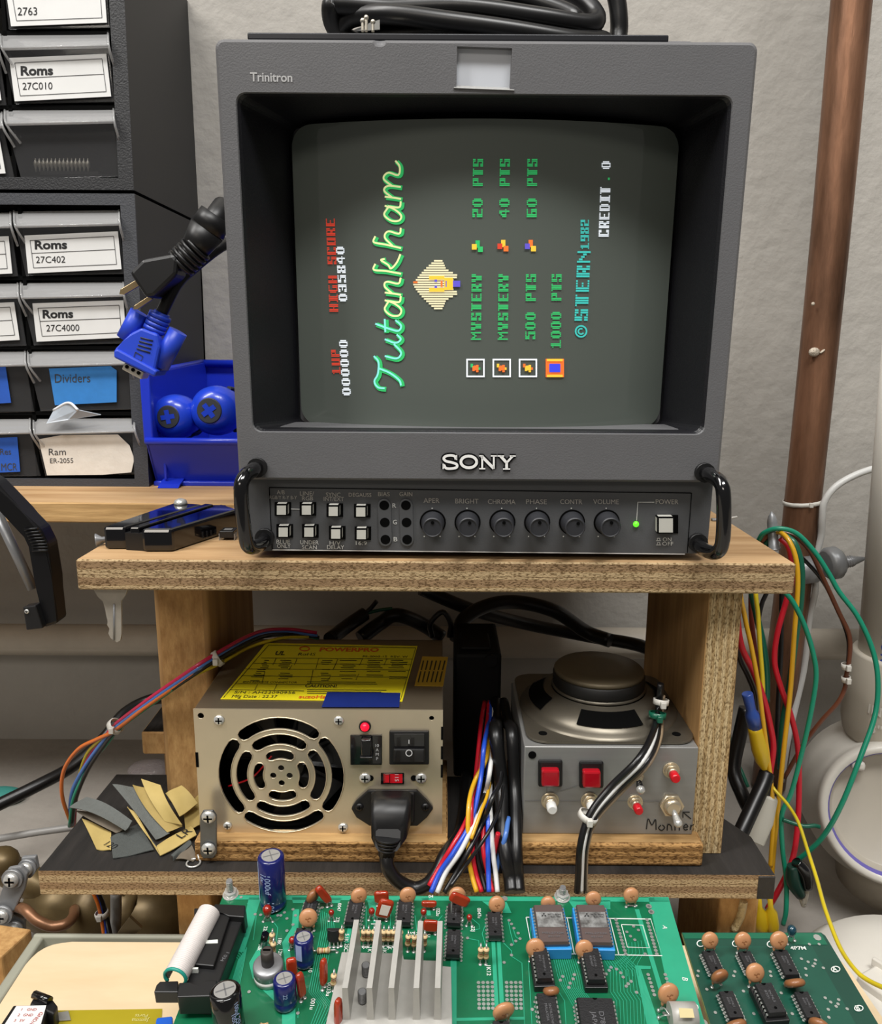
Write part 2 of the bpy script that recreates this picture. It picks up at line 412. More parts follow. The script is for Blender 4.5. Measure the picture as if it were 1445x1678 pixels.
# drawers: left u, top v, right u, bottom-left u, bottom v, bottom-right u, label
cabinet('drawer_cabinet', 'upper black cabinet of clear drawers, its right side seen, above the charcoal one', ((196, -145), (222, 312)), None, -60, 312, m_cab, m_cab,
  [(2, -85, 172, 14, 48, 180, ('w', [(4, -55), (168, -60), (175, 37), (18, 43)], [('2763', 29, 25, 12, 32, 0)])),
   (3, 54, 178, 24, 170, 188, ('w', [(15, 95), (174, 88), (182, 158), (24, 166)], [('Roms', 34, 123, 13.5, 53, .034), ('27C010', 37, 147, 11, 49, 0)])),
   (10, 178, 187, 34, 292, 197, None)],
  [(-170, 64, -2, -150, 176, 10, ('w', [(-160, 105), (-8, 100), (2, 164), (-150, 170)], [])),
   (-165, 186, 4, -140, 296, 24, ('w', [(-150, 228), (-2, 222), (9, 284), (-140, 292)], []))])
cabinet('drawer_cabinet', 'lower charcoal cabinet of clear drawers standing on the wall shelf beside the blue bin', ((223, 318), (244, 803)), None, 318, 803, m_cab2, m_cab2,
  [(25, 346, 196, 42, 452, 204, ('w', [(40, 386), (193, 379), (199, 441), (46, 448)], [('Roms', 57, 408, 13, 53, .034), ('27C402', 59, 431, 10.5, 48, 0)])),
   (36, 463, 203, 55, 566, 211, ('w', [(53, 497), (202, 492), (207, 553), (60, 560)], [('Roms', 70, 521, 12.5, 50, .034), ('27C4000', 76, 543, 10.5, 54, 0)])),
   (48, 575, 212, 66, 674, 222, ('b', [(80, 604), (181, 600), (191, 607), (191, 659), (90, 664)], [('Dividers', 90, 627, 14, 58, -1)])),
   (57, 686, 221, 74, 780, 231, ('t', [(63, 720), (100, 713), (193, 712), (212, 730), (220, 752), (215, 774), (168, 778), (77, 779)], [('Ram', 80, 746, 11, 28, -1), ('ER-2055', 82, 759, 8, 38, -1)]))],
  [(-140, 350, 18, -120, 456, 29, ('w', [(-140, 393), (14, 387), (20, 448), (-130, 456)], [])),
   (-130, 466, 30, -110, 570, 43, ('w', [(-130, 502), (23, 495), (32, 557), (-120, 565)], [])),
   (-120, 577, 42, -95, 678, 56, ('d', [(-60, 606), (9, 601), (18, 660), (-50, 664)], [])),
   (-110, 688, 50, -85, 783, 66, ('d', [(-50, 720), (28, 716), (33, 773), (-40, 776)], [('MCR', 2, 771, 12, 26, -1), ('Res', 0, 745, 10, 18, -1)]))])
# box rules on the torn label and a row of pins in the unlabelled drawer
b = B(); q = cb(57, 283, .012); m_tin = mat('tinned_pins', 'cfc9bb', .35, .6)
for i in range(14):
    a = cb(59 + 6.6 * i, 282, .010); c = cb(58 + 6.6 * i, 259, .010); mid = a.lerp(c, .5)
    b.lathe(a, c - a, [(.0006, 0), (.0006, .002), (.0014, .004), (.0014, .006), (.0005, .0075), (.0004, (c - a).length)], m_tin, n=6)
b.bx(cb(55, 283).x, cb(152, 283).x, cb(55, 283, .009).y, cb(55, 283, .013).y, cb(100, 284, .01).z - .001, cb(100, 281, .01).z, m_black)
single(b, 'pin_header', 'row of pale metal pins lying in the unlabelled drawer', 'connector')
b = B(); m_bag = mat('clear_film', 'c9d2dc', .15, alpha=.5)
P = [cb(u, v, o) for u, v, o in ((88, 672, -.004), (112, 660, -.009), (128, 672, -.011), (165, 680, -.006), (112, 688, -.009), (76, 694, -.008))]
b.prism(P, (0, .0005, .0004), m_bag, 0); b.tube([P[0], P[1], P[2]], .0009, mat('bright_clear', 'e6e9ee', .2), n=6)
single(b, 'plastic_scrap', 'crumpled scrap of clear plastic resting on the lip of the bottom drawer', 'plastic scrap')
# ------------------------------------------------------------------ blue bin with two screwdrivers
m_blue = mat('blue_bin_plastic', '1c35c4', .35, var=.06, vs=30, coat=.15)
bz = FZ + .001
bf = .545
def bn(u, v, y): return onY(u, v, y)
root = thing('storage_bin', 'royal blue open fronted plastic bin between the drawers and the monitor', 'storage bin', (-.16, .6, FZ))
xl = bn(240, 700, bf).x; xr = xl + .115; zt = bn(240, 612, bf).z; zm = bn(250, 722, bf).z; zb = bn(255, 796, bf).z
b = B()
t = .0022
side = [(bf + .012, zb), (bf + .135, zb), (bf + .14, zt + .004), (bf + .004, zt), (bf + .002, zm + .004), (bf - .003, zm - .001)]
for x in (xl, xr): b.prism([V((x, y, z)) for y, z in side], (t, 0, 0), m_blue, .0006)
b.prism([V((xl, bf + .012, zb)), V((xr + t, bf + .012, zb)), V((xr + t, bf + .135, zb)), V((xl, bf + .135, zb))], (0, 0, t), m_blue)
b.prism([V((xl, bf + .138, zb)), V((xr + t, bf + .138, zb)), V((xr + t, bf + .141, zt + .004)), V((xl, bf + .141, zt + .004))], (0, t, 0), m_blue)
b.prism([V((xl, bf + .012, zb)), V((xr + t, bf + .012, zb)), V((xr + t, bf - .003, zm - .001)), V((xl, bf - .003, zm - .001))], (0, t, 0), m_blue)
part(b, 'tray', root)
b = B()
b.tube([V((xl, bf - .003, zm)), V((xr + t, bf - .003, zm))], .0024, m_blue, sm=1)
b.tube([V((xl, bf + .014, zt)), V((xl, bf + .135, zt + .004))], .0022, m_blue, sm=1)
b.tube([V((xl, bf + .138, zt + .003)), V((xr, bf + .138, zt + .003))], .003, m_blue, sm=1)
b.bx(xl - .0015, xl + .005, bf - .003, bf + .003, zm - .002, zt + .001, m_blue, .001)
b.bx(xl + .008, xl + .010, bf + .0045, bf + .0065, zb + .003, zm - .004, m_blue, .0008)
b.bx(xl, xr, bf + .006, bf + .012, zb - .0015, zb + .002, m_blue, .0008)
part(b, 'rim', root)
b = B(); b.bx(xl + .004, xr - .002, bf + .02, bf + .13, FZ, zb + .0005, m_blue); b.prism([V((xl + .006, bf - .004, FZ + .0002)), V((xl + .02, bf - .004, FZ + .0002)), V((xl + .02, bf + .02, FZ + .006)), V((xl + .006, bf + .02, FZ + .006))], (0, .004, .002), m_blue)
part(b, 'foot', root)
m_sd = mat('blue_handle', '1c40c6', .3, coat=.3); m_sdg = mat('grey_handle_grip', '2d2f33', .6)
for u, v, r, ang, lab in ((287, 683, 37, .15, 'left blue screwdriver handle with a grey cross marked end, in the blue bin'), (354, 673, 41, .6, 'right blue screwdriver handle with a grey cross marked end, half behind the monitor')):
    c = bn(u, v, bf + .022); R = r * pxm(c); back = V((.08, 1, -.08)).normalized()
    sd = thing('screwdriver', lab, 'screwdriver', c, 'screwdrivers in the blue bin')
    b = B(); b.lathe(c - back * R * .75, back, [(R * .5, 0), (R * .8, R * .18), (R * .96, R * .5), (R, R * .85), (R * .97, R * 1.3), (R * .8, R * 2), (R * .62, R * 2.6), (R * .7, R * 3.3), (R * .4, R * 4)], m_sd, n=32); part(b, 'handle', sd)
    b = B(); q = c - back * (R * .755); b.lathe(q, back, [(R * .47, -R * .04), (R * .50, 0), (R * .52, R * .04)], m_sdg, n=28)
    part(b, 'end_cap', sd, 'grey end cap')
    b = B(); x, y = V((1, 0, 0)), V((0, 0, 1))
    for k in range(2):
        a = ang + k * pi / 2; d = x * cos(a) + y * sin(a); n_ = x * -sin(a) + y * cos(a)
        e = q - back * (R * .075 + k * .0001)
        b.raw([e + d * (R * .3 * i) + n_ * (R * .10 * j) for i, j in ((-1, -1), (1, -1), (1, 1), (-1, 1))], [(0, 1, 2, 3)], m_sd)
    part(b, 'cross_mark', sd)
    b = B(); s0 = c + back * R * 3.2
    for i in range(5):
        a = -.9 - .5 * i * (1 if u < 300 else -1)
        b.tube([c + back * (R * k * .5) + (V((1, 0, 0)) * cos(a) + V((0, 0, 1)) * sin(a)) * (R * rr) for k, rr in ((.6, 1.0), (2, .95), (3.5, .78))], R * .1, m_sdg, n=6)
    part(b, 'grip_rib', sd)
# ------------------------------------------------------------------ the monitor
KM = .042
Yd = V((0, 1, KM)).normalized(); Zm = V((0, -KM, 1)).normalized()
OM = onY(787, 788, .362)
def mp(u, v, off=0): return onP(u, v, OM + Yd * off, Yd)
def loc(p): q = p - OM; return q.x, q.dot(Yd), q.dot(Zm)
def MW(x, d, z): return OM + V((1, 0, 0)) * x + Yd * d + Zm * z
m_bez = mat('grey_monitor_plastic', '656567', .42, var=.06, vs=40, bump=.12, bs=1500, spec=.4)
m_pan = mat('control_panel_grey', '525355', .45, bump=.1, bs=1500, spec=.4)
m_hood = mat('black_hood_plastic', '17171b', .38, bump=.15, bs=1400)
m_glass = mat('crt_phosphor', '5a615b', .55, coat=1, spec=.3)
m_key = mat('grey_key', 'c2c1b9', .45)
m_print = mat('panel_print', 'd2d2ce', .6)
m_printd = mat('panel_print_faded', 'aba69e', .6)
m_white = mat('white_enamel', 'f4f4f2', .4)
mon = thing('crt_monitor', 'grey broadcast video monitor showing an arcade title screen, on top of the wooden stand', 'monitor', (OM.x, .43, ZU))
xl = (loc(mp(347, 63))[0] + loc(mp(394, 786))[0]) / 2; xr = (loc(mp(1241, 68))[0] + loc(mp(1181, 792))[0]) / 2
zt = (loc(mp(347, 62))[2] + loc(mp(1241, 68))[2]) / 2; zb = loc(mp(787, 789))[2]
print('monitor', xl, xr, loc(mp(347, 63))[0], loc(mp(394, 786))[0], loc(mp(1241, 68))[0], loc(mp(1181, 792))[0], zt, zb)
def rr(x0, x1, z0, z1, r, d, n=5, dr=None):
    out = []
    for cx, cz, a0 in ((x1 - r, z1 - r, 0), (x0 + r, z1 - r, pi / 2), (x0 + r, z0 + r, pi), (x1 - r, z0 + r, 1.5 * pi)):
        for i in range(n + 1):
            a = a0 + pi / 2 * i / n; x, z = cx + r * cos(a), cz + r * sin(a)
            out.append(MW(x, d(x) if callable(d) else d, z))
    return out
ox0 = (loc(mp(387, 152))[0] + loc(mp(415, 706))[0]) / 2; ox1 = (loc(mp(1199, 158))[0] + loc(mp(1155, 713))[0]) / 2
oz1 = loc(mp(790, 155))[2]; oz0 = loc(mp(790, 709))[2]
HD = .034
ix0 = (loc(mp(470, 230, HD))[0] + loc(mp(492, 680, HD))[0]) / 2; ix1 = (loc(mp(1116, 230, HD))[0] + loc(mp(1086, 680, HD))[0]) / 2
iz1 = oz1 - .004; iz0 = oz0 - .0012
# bezel with the call window and the small nick cut out of it
b = B(); r = .0035
b.ring_loft([rr(xl + .004, xr - .004, zb + .001, zt - .004, r, .030), rr(xl, xr, zb, zt, r, .022), rr(xl, xr, zb, zt, r, .0016), rr(xl + .0014, xr - .0014, zb + .0012, zt - .0014, r * .7, 0),
             rr(ox0 - .0004, ox1 + .0004, oz0 - .0004, oz1 + .0004, .004, 0), rr(ox0, ox1, oz0, oz1, .004, .0008), rr(ox0, ox1, oz0, oz1, .004, .030)], m_bez, smooth=False, caps=False)
R0 = rr(xl + .004, xr - .004, zb + .001, zt - .004, r, .030); R1 = rr(ox0, ox1, oz0, oz1, .004, .030)
b.ring_loft([R0, R1], m_bez, False, False)
bmesh.ops.remove_doubles(b.bm, verts=b.bm.verts[:], dist=1e-6)
c = B(); q = [mp(749, 72, -.003), mp(840, 75, -.003), mp(836, 145, -.003), mp(748, 141, -.003)]
c.prism(q, Yd * .013, m_bez)
k = mp(622, 66); c.ball(k + V((0, -.001, .001)), .0037, m_bez, n=12)
b = cutout(b, c)
part(b, 'bezel', mon)
b = B(); q = [mp(746, 71, .003), mp(843, 74, .003), mp(840, 148, .003), mp(745, 144, .003)]
b.prism(q, Yd * .002, mat('tally_lamp', 'cfd3da', .3, coat=.4), .0006); part(b, 'tally_lamp', mon, 'white translucent call window')
b = B(); q = [mp(747, 140, .001), mp(839, 144, .001), mp(843, 148, -.0006), mp(743, 144, -.0006)]
b.prism(q, Yd * .001, mat('worn_edge', '8f8f8d', .4)); part(b, 'window_sill', mon)
b = B()
b.ring_loft([rr(ox0, ox1, oz0, oz1, .004, .0007), rr(ox0 + .001, ox1 - .001, oz0 + .0006, oz1 - .0006, .004, .0022), rr(ix0, ix1, iz0, iz1, .003, HD), rr(ix0 + .001, ix1 - .001, iz0 + .001, iz1 - .001, .003, HD + .012)], m_hood, False, False)
part(b, 'screen_hood', mon)
# picture tube
hw = (ix1 - ix0) / 2 - .0015; xc = (ix0 + ix1) / 2
SD, SG = .0165, .0165
def sdep(x): return SD + SG * ((x - xc) / hw) ** 2
def sp(u, v, off=0):
    d = SD
    for _ in range(8):
        p = mp(u, v, d + off); d = sdep(loc(p)[0])
    return p
sz0 = loc(sp(790, 706))[2]; sz1 = iz1 - .0015
b = B(); n = 64; cr = .009; cols = []
for i in range(n + 1):
    q = -cos(pi * i / n); x = xc + hw * q; e = hw * (1 - abs(q)); k = cr - math.sqrt(max(0, cr * cr - (cr - e) ** 2)) if e < cr else 0
    cols.append((x, sz0 + k, sz1 - k))
nz = 14
vs = [MW(x, sdep(x), a_ + (c_ - a_) * j / nz) for x, a_, c_ in cols for j in range(nz + 1)]
b.raw(vs, [(i * (nz + 1) + j, (i + 1) * (nz + 1) + j, (i + 1) * (nz + 1) + j + 1, i * (nz + 1) + j + 1) for i in range(n) for j in range(nz)], m_glass, True)
rim = [MW(x, sdep(x), a_) for x, a_, c_ in cols] + [MW(x, sdep(x), c_) for x, a_, c_ in cols[::-1]]
b.ring_loft([rim, [q + Yd * .010 for q in rim]], m_hood, False, False)
part(b, 'picture_tube', mon)
b = B(); b.prism([MW(ix0 + .001, HD + .014, iz0 + .001), MW(ix1 - .001, HD + .014, iz0 + .001), MW(ix1 - .001, HD + .014, iz1 - .001), MW(ix0 + .001, HD + .014, iz1 - .001)], Yd * .002, m_dark); part(b, 'tube_surround', mon)
# what the tube shows
FONT = {'A': '01110 11011 11011 11111 11011 11011 11011', 'C': '11111 11011 11000 11000 11000 11011 11111', 'D': '11110 11011 11011 11011 11011 11011 11110', 'E': '11111 11000 11000 11110 11000 11000 11111',
 'G': '01111 11000 11000 11011 11011 11011 01111', 'H': '11011 11011 11011 11111 11011 11011 11011', 'I': '11111 01110 01110 01110 01110 01110 11111', 'M': '10001 11011 11111 10101 10001 10001 10001',
 'N': '10001 11001 11101 10111 10011 10001 10001', 'O': '11111 11011 11011 11011 11011 11011 11111', 'P': '11111 11011 11011 11111 11000 11000 11000', 'R': '11111 11011 11011 11110 11110 11011 11011',
 'S': '11111 11011 11000 11111 00011 11011 11111', 'T': '11111 01110 01110 01110 01110 01110 01110', 'U': '11011 11011 11011 11011 11011 11011 11111', 'Y': '11011 11011 11011 01110 01110 01110 01110',
 '0': '01110 11011 11011 11011 11011 11011 01110', '1': '01100 11100 01100 01100 01100 01100 11111', '2': '11111 11011 00011 11111 11000 11000 11111', '3': '11111 11011 00011 01111 00011 11011 11111',
 '4': '00110 01110 11010 11010 11111 00010 00010', '5': '11111 11000 11111 00011 00011 11011 11111', '6': '11111 11000 11000 11111 11011 11011 11111', '8': '11111 11011 11011 01110 11011 11011 11111', '9': '11111 11011 11011 11111 00011 00011 11111',
 'V': '11011 11011 11011 11011 11011 01110 00100', ' ': '00000 00000 00000 00000 00000 00000 00000', '.': '00000 00000 00000 00000 00000 01100 01100'}
def glow(n, c, e=1.0): return mat('glow_' + n, c, .6, emit=e, spec=.1)
G_RED, G_WHT, G_GRN, G_CYN = glow('red', 'c8402f', .62), glow('white', 'dfe6ee', .68), glow('green', '35b264', .52), glow('cyan', '3fb6ae', .55)
def sq(b, u0, v0, u1, v1, m_, off=-.0004):
    b.raw([sp(u0, v0, off), sp(u1, v0, off), sp(u1, v1, off), sp(u0, v1, off)], [(0, 1, 2, 3)], m_)
def crt(b, s, u0, v0, u1, v1, hh, m_):
    """arcade letters reading up the screen: line centre from (u0,v0) to (u1,v1), letter height hh px"""
    n = len(s); n_c = 6 * n - 1; dv = (v1 - v0) / n_c; du = (u1 - u0) / n_c; ph = hh / 7
    for i, ch in enumerate(s):
        rows = FONT[ch].split()
        for cidx in range(5):
            j = 0
            while j < 7:
                if rows[j][cidx] == '1':
                    k = j
                    while k < 7 and rows[k][cidx] == '1': k += 1
                    a = 6 * i + cidx; uu = u0 + du * a - hh / 2
                    sq(b, uu + j * ph + .25, v0 + dv * (a + .10), uu + k * ph - .25, v0 + dv * (a + .86), m_)
                    j = k
                else: j += 1
for s_, u_, v_, u2, v2, h_, m_, nm in (('HIGH SCORE', 547, 511, 541, 358, 15, G_RED, 'red_caption'), ('1UP', 551, 613, 549, 573, 14, G_RED, 'red_caption'), ('000000', 568, 648, 562, 557, 14, G_WHT, 'white_caption'), ('035840', 562, 494, 557, 404, 14, G_WHT, 'white_caption'),
        ('CREDIT', 989, 388, 992, 306, 17, G_WHT, 'white_caption'), ('0', 993, 277, 993, 264, 15, G_WHT, 'white_caption')):
    b = B(); crt(b, s_, u_, v_, u2, v2, h_, m_); part(b, nm, mon)
b = B(); sq(b, 996, 295, 999, 291, G_GRN); part(b, 'green_dot', mon)
for u, rows in ((781, (('MYSTERY', 557, 449), ('20', 356, 325), ('PTS', 305, 260))), (825, (('MYSTERY', 557, 449), ('40', 356, 325), ('PTS', 305, 260))), (870, (('500 PTS', 556, 449), ('60', 356, 325), ('PTS', 305, 260))), (912, (('1000 PTS', 570, 449),))):
    for s, va, vb in rows: b = B(); crt(b, s, u + (va - 450) * -.012, va, u + (vb - 450) * -.012, vb, 17, G_GRN); part(b, 'green_caption', mon)
b = B(); crt(b, 'STERN', 952, 526, 957, 411, 22, G_CYN); crt(b, '1982', 958, 408, 958, 360, 14, G_CYN)
f = lambda x, y: sp(x, y, -.0004)
b.rib(f, [(952 + 9 * cos(a), 543 + 9 * sin(a)) for a in [i * pi / 8 for i in range(17)]], 1.3, G_CYN, sm=1)
b.rib(f, [(952 + 4.5 * cos(a), 543 + 4.5 * sin(a)) for a in [pi * .8 + i * pi / 8 for i in range(-5, 8)]], 1.2, G_CYN, sm=1); part(b, 'cyan_caption', mon)
# the script title, drawn in strokes: x along the line 0..1, y up 0..1
b = B(); b2 = B(); G_HI = glow('pale', 'd9dca0', .6); G_HC = glow('aqua', '7fd6cf', .6)
def tm(x, y): return (660 - 47 * y - 4 * (1 - x) * 0 - 6 * x * 0, 637 - 376 * x)
st_ = [('T', [[(.0, .62), (.005, .86), (.03, .98), (.06, .86), (.11, .84), (.135, 1.0)], [(.085, .86), (.065, .45), (.035, .12), (.012, .05)]]),
 ('u', [[(.135, .62), (.125, .2), (.15, .05), (.185, .3)], [(.205, .62), (.19, .25), (.205, .06), (.225, .2)]]),
 ('t', [[(.27, .95), (.25, .5), (.24, .15), (.262, .05), (.285, .25)], [(.235, .6), (.29, .62)]]),
 ('a', [[(.36, .5), (.33, .62), (.305, .4), (.305, .12), (.33, .05), (.355, .3), (.368, .62)], [(.365, .5), (.36, .12), (.385, .06)]]),
 ('n', [[(.40, .62), (.395, .3), (.39, .05)], [(.395, .35), (.425, .62), (.445, .55), (.437, .15), (.462, .06)]]),
 ('k', [[(.52, .95), (.495, 1.0), (.49, .6), (.478, .05)], [(.54, .62), (.535, .75), (.515, .5), (.50, .4), (.525, .2), (.56, .07)]]),
 ('h', [[(.635, .95), (.61, 1.0), (.60, .6), (.585, .05)], [(.595, .35), (.63, .62), (.655, .5), (.645, .12), (.67, .06)]]),
 ('a', [[(.755, .5), (.725, .64), (.70, .4), (.70, .12), (.722, .05), (.748, .3), (.762, .62)], [(.76, .5), (.755, .12), (.78, .06)]]),
 ('m', [[(.80, .62), (.795, .3), (.79, .05)], [(.795, .35), (.825, .64), (.845, .5), (.84, .06)], [(.843, .35), (.875, .66), (.90, .5), (.89, .15), (.925, .1), (.95, .25)]])]
for i, (ch, ss) in enumerate(st_):
    for s_ in ss:
        P = [tm(x * 1.045, y) for x, y in s_]
        b.rib(lambda x, y: sp(x + 1.8, y + 1, -.0004), P, 3.9, G_GRN); b2.rib(lambda x, y: sp(x - .6, y - .5, -.0006), P, 1.5, G_HC if i < 3 else G_HI)
part(b, 'title_script', mon); part(b2, 'title_highlight', mon)
# plain sprites: a striped head-dress, four framed tiles and three small blobs
b = B(); G_CR = glow('cream', 'ddd3ae', .6); G_YL = glow('yellow', 'd8b13c', .75); G_PU = glow('violet', '5a50b8', .7); G_OR = glow('orange', 'd86a30', .75); G_BL = glow('blue', '3a43cf', .75)
for i in range(21):
    t = i / 20; v = 426 + 78 * t; d = 1 - abs(2 * t - 1)
    ul = 677 + 34 * (1 - d) ** 1.3; ur = 735 + (18 * max(0, 1 - abs(abs(2 * t - 1) - .36) * 3.4)) - 10 * (1 - d) ** 2
    sq(b, ul, v, ur, v + 2.7, G_CR)
for u0, v0, u1, v1, m_ in ((703, 452, 728, 458, G_YL), (703, 472, 728, 478, G_YL), (728, 455, 742, 475, G_YL), (712, 458, 716, 462, G_PU), (712, 468, 716, 472, G_PU), (722, 460, 725, 470, G_OR), (730, 460, 754, 470, G_PU), (677, 461, 684, 464, G_OR)):
    sq(b, u0, v0, u1, v1, m_, -.0006)
part(b, 'head_dress_sprite', mon)
for uc, fr, ins in ((779, G_WHT, (G_GRN, G_OR)), (822, G_WHT, (G_YL, G_OR)), (865, G_WHT, (G_OR, G_YL)), (909, G_OR, (G_BL, G_BL))):
    b = B(); x0_, x1_, y0_, y1_ = uc - 15, uc + 15, 588, 618
    for q in ((x0_, y0_, x1_, y0_ + 2.4), (x0_, y1_ - 2.4, x1_, y1_), (x0_, y0_, x0_ + 2.4, y1_), (x1_ - 2.4, y0_, x1_, y1_)): sq(b, *q, fr)
    if uc == 909:
        sq(b, x0_, y0_, x1_, y1_, G_OR, -.0003); sq(b, uc - 9, 596, uc + 9, 610, G_BL, -.0006); sq(b, uc - 13, 588, uc + 13, 592, G_YL, -.0006); sq(b, uc - 13, 614, uc + 13, 618, G_YL, -.0006)
    else:
        for k in range(5): sq(b, uc - 8 + 3 * k, 596 + 2 * ((k * 2) % 5), uc - 4 + 3 * k, 602 + 2 * ((k * 3) % 5), ins[k % 2], -.0006)
        sq(b, uc - 3, 599, uc + 5, 607, ins[1], -.0007)
    part(b, 'framed_tile_sprite', mon)
for u, v, ms in ((781, 403, (G_GRN, G_GRN, G_YL)), (823, 402, (G_YL, G_OR, G_RED)), (868, 402, (G_OR, G_YL, G_PU))):
    b = B()
    for k, (du, dv, w_, h_) in enumerate(((-2, -9, 7, 12), (2, 1, 8, 9), (-8, -3, 8, 9))): sq(b, u + du, v + dv, u + du + w_, v + dv + h_, ms[k], -.0004 - .0001 * k)
    part(b, 'item_sprite', mon)
# body, panel and controls
PD = .0065
pz0 = loc(mp(785, 908, PD))[2]; px0 = (loc(mp(404, 890, PD))[0]); px1 = loc(mp(1163, 890, PD))[0]
b = B()
b.ring_loft([rr(px0 + .001, px1 - .001, pz0 + .001, zb + .006, .004, .05), rr(px0, px1, pz0, zb + .006, .004, PD + .003), rr(px0 + .001, px1 - .001, pz0 + .001, zb + .006, .003, PD)], m_pan, False, True)
part(b, 'control_panel', mon)
b = B(); zt_ = onY(740, 64, .40).z
b.bx(OM.x + xl + .012, OM.x + xr - .012, .398, .60, ZU + .0035, zt_, m_bez, .003); part(b, 'cabinet_body', mon)
for x in (px0 + .02, px1 - .02):
    for y in (.395, .56):
        b = B(); q = MW(x, 0, 0); b.cyl((q.x, y, ZU), (q.x, y, ZU + .0045), .006, m_rub); part(b, 'rubber_foot', mon)
pf = lambda u, v: mp(u, v, PD - .0003)
b = B()
for q in (((441, 799), (1133, 808)), ((1133, 808), (1126, 906)), ((441, 799), (446, 901))): b.rib(pf, q, .7, m_dark, sm=1)
b.rib(pf, [(446, 901), (1122, 908)], .8, m_print, sm=1); part(b, 'panel_outline', mon)
def ptext(b, s, u, v, wd, h, m_, off=0):
    o = pf(u, v); ux = (pf(u + 80, v + 1) - o).normalized(); uy = (pf(u - .5, v - 30) - o).normalized()
    k = pxm(o); b.text(s, o - ux * (wd * k / 2), ux, uy, h * k, m_, width=wd * k, off=off)
b = B()
for s, u, v, wd, h in (('A/B', 460, 810, 13, 7), ('RGB/Y R-Y B-Y', 464, 818, 45, 6), ('LINE/', 503, 812, 23, 7), ('RGB', 504, 820, 18, 7), ('SYNC', 546, 814, 24, 7), ('INT/EXT', 547, 821, 33, 7), ('DEGAUSS', 590, 814, 37, 6.5), ('BIAS', 629, 813, 19, 7), ('GAIN', 665, 813, 21, 7),
                       ('APER', 707, 824, 26, 8), ('BRIGHT', 765, 825, 38, 8), ('CHROMA', 822, 826, 45, 8), ('PHASE', 879, 826, 34, 8), ('CONTR', 936, 826, 36, 8), ('VOLUME', 993, 826, 42, 8), ('POWER', 1093, 826, 37, 8)):
    ptext(b, s, u, v, wd, h, m_printd)
for s, u, v, wd, h in (('BLUE', 464, 891, 22, 7), ('ONLY', 465, 898, 22, 7), ('UNDER', 507, 892, 30, 7), ('SCAN', 507, 900, 24, 7), ('H/V', 549, 893, 18, 7), ('DELAY', 550, 900, 28, 7), ('16:9', 592, 893, 18, 6.5), ('G', 647, 859, 6, 7.5), ('R', 646, 832, 6, 7.5), ('B', 648, 887, 6, 7.5), ('ON', 1093, 887, 14, 6.5), ('OFF', 1094, 894, 18, 6.5)):
    ptext(b, s, u, v, wd, h, m_print)
b.rib(pf, [(475, 834), (491, 834.5)], .6, m_print, sm=1); b.rib(pf, [(1043, 853), (1045, 823), (1072, 823)], .55, m_print, sm=1)
for y in (884, 891):
    b.rib(pf, [(1075, y + 2), (1083, y + 2)], .5, m_print, sm=1); b.rib(pf, [(1077, y + 1), (1077, y - 2), (1081, y - 2), (1081, y + 1)], .5, m_print, sm=1)
for u in (708, 765, 822, 879, 936, 993):
    for du, dv in ((0, -30 + 8), (-13, 24), (13, 24)): b.rib(pf, [(u + du - 1, 851 + dv + 4), (u + du + 1, 851 + dv + 4)], 1, m_print, sm=1)
part(b, 'lettering', mon)
def key(u, v, w_, h_, name):
    b = B(); P = [pf(u - w_ * .5 - 1, v - h_ * .5 - 3), pf(u + w_ * .5 + 6, v - h_ * .5 - 3), pf(u + w_ * .5 + 6, v + h_ * .5 - 1), pf(u - w_ * .5 - 1, v + h_ * .5 - 1)]
    b.prism([p - Yd * .0001 for p in P], Yd * .0003, m_dark)
    P = [mp(u - w_ * .5, v - h_ * .5, PD - .0045), mp(u + w_ * .5, v - h_ * .5, PD - .0045), mp(u + w_ * .5, v + h_ * .5, PD - .0045), mp(u - w_ * .5, v + h_ * .5, PD - .0045)]
    b.prism(P, Yd * .0047, m_key, .0007); part(b, name, mon, 'pale grey key')
for u, v in ((461, 836), (502, 836), (546, 838), (591, 839), (464, 872), (506, 872), (550, 875), (592, 876)): key(u, v, 20, 20, 'push_button')
key(1091, 861, 28, 28, 'power_button')
for u, dx in ((629.5, 0), (665, .5)):
    b = B(); L_ = [pf(u + 11 * cos(a), 828 + 11 * sin(a)) for a in [pi + i * pi / 8 for i in range(9)]] + [pf(u + 2 + 11 * cos(a), 884 + 11 * sin(a)) for a in [i * pi / 8 for i in range(9)]]
    b.prism([p + Yd * .0002 for p in L_], Yd * -.0008, mat('trimmer_plate', '4d4e50', .4), .0003)
    for i, v in enumerate((828, 856, 884)):
        c_ = mp(u + i, v, PD - .0008); b.cyl(c_, c_ + Yd * -.0002, 8 * pxm(c_), m_dark, n=20)
    part(b, 'trimmer_slot', mon)
m_knob = mat('knob_plastic', '2c2d31', .45)
for u, an in ((708, 0), (765, .25), (822, 0), (879, 0), (936, .55), (993, .05)):
    c_ = pf(u + 1, 856); k = pxm(c_)
    b = B(); b.lathe(c_, -Yd, [(19 * k, 0), (19 * k, .0015), (17.5 * k, .002), (17 * k, .0085), (15.5 * k, .0098), (14 * k, .0098), (13.5 * k, .0094)], m_knob, n=32)
    kb = part(b, 'control_knob', mon)
    b = B(); e = c_ - Yd * .0096 + (Zm * cos(an) + V((1, 0, 0)) * sin(an)) * (8.5 * k); b.cyl(e, e - Yd * .0003, 2.8 * k, m_dark, n=12); part(b, 'dimple', kb)
    b = B()
    b.lathe(c_ + Yd * .0001, -Yd, [(21.5 * k, 0), (21 * k, .0005)], m_dark, n=28); part(b, 'knob_well', kb)
b = B(); c_ = pf(1042, 859); b.ball(c_, 5 * pxm(c_), mat('green_led', '5fe02a', .3, emit=1.0)); part(b, 'power_led', mon)
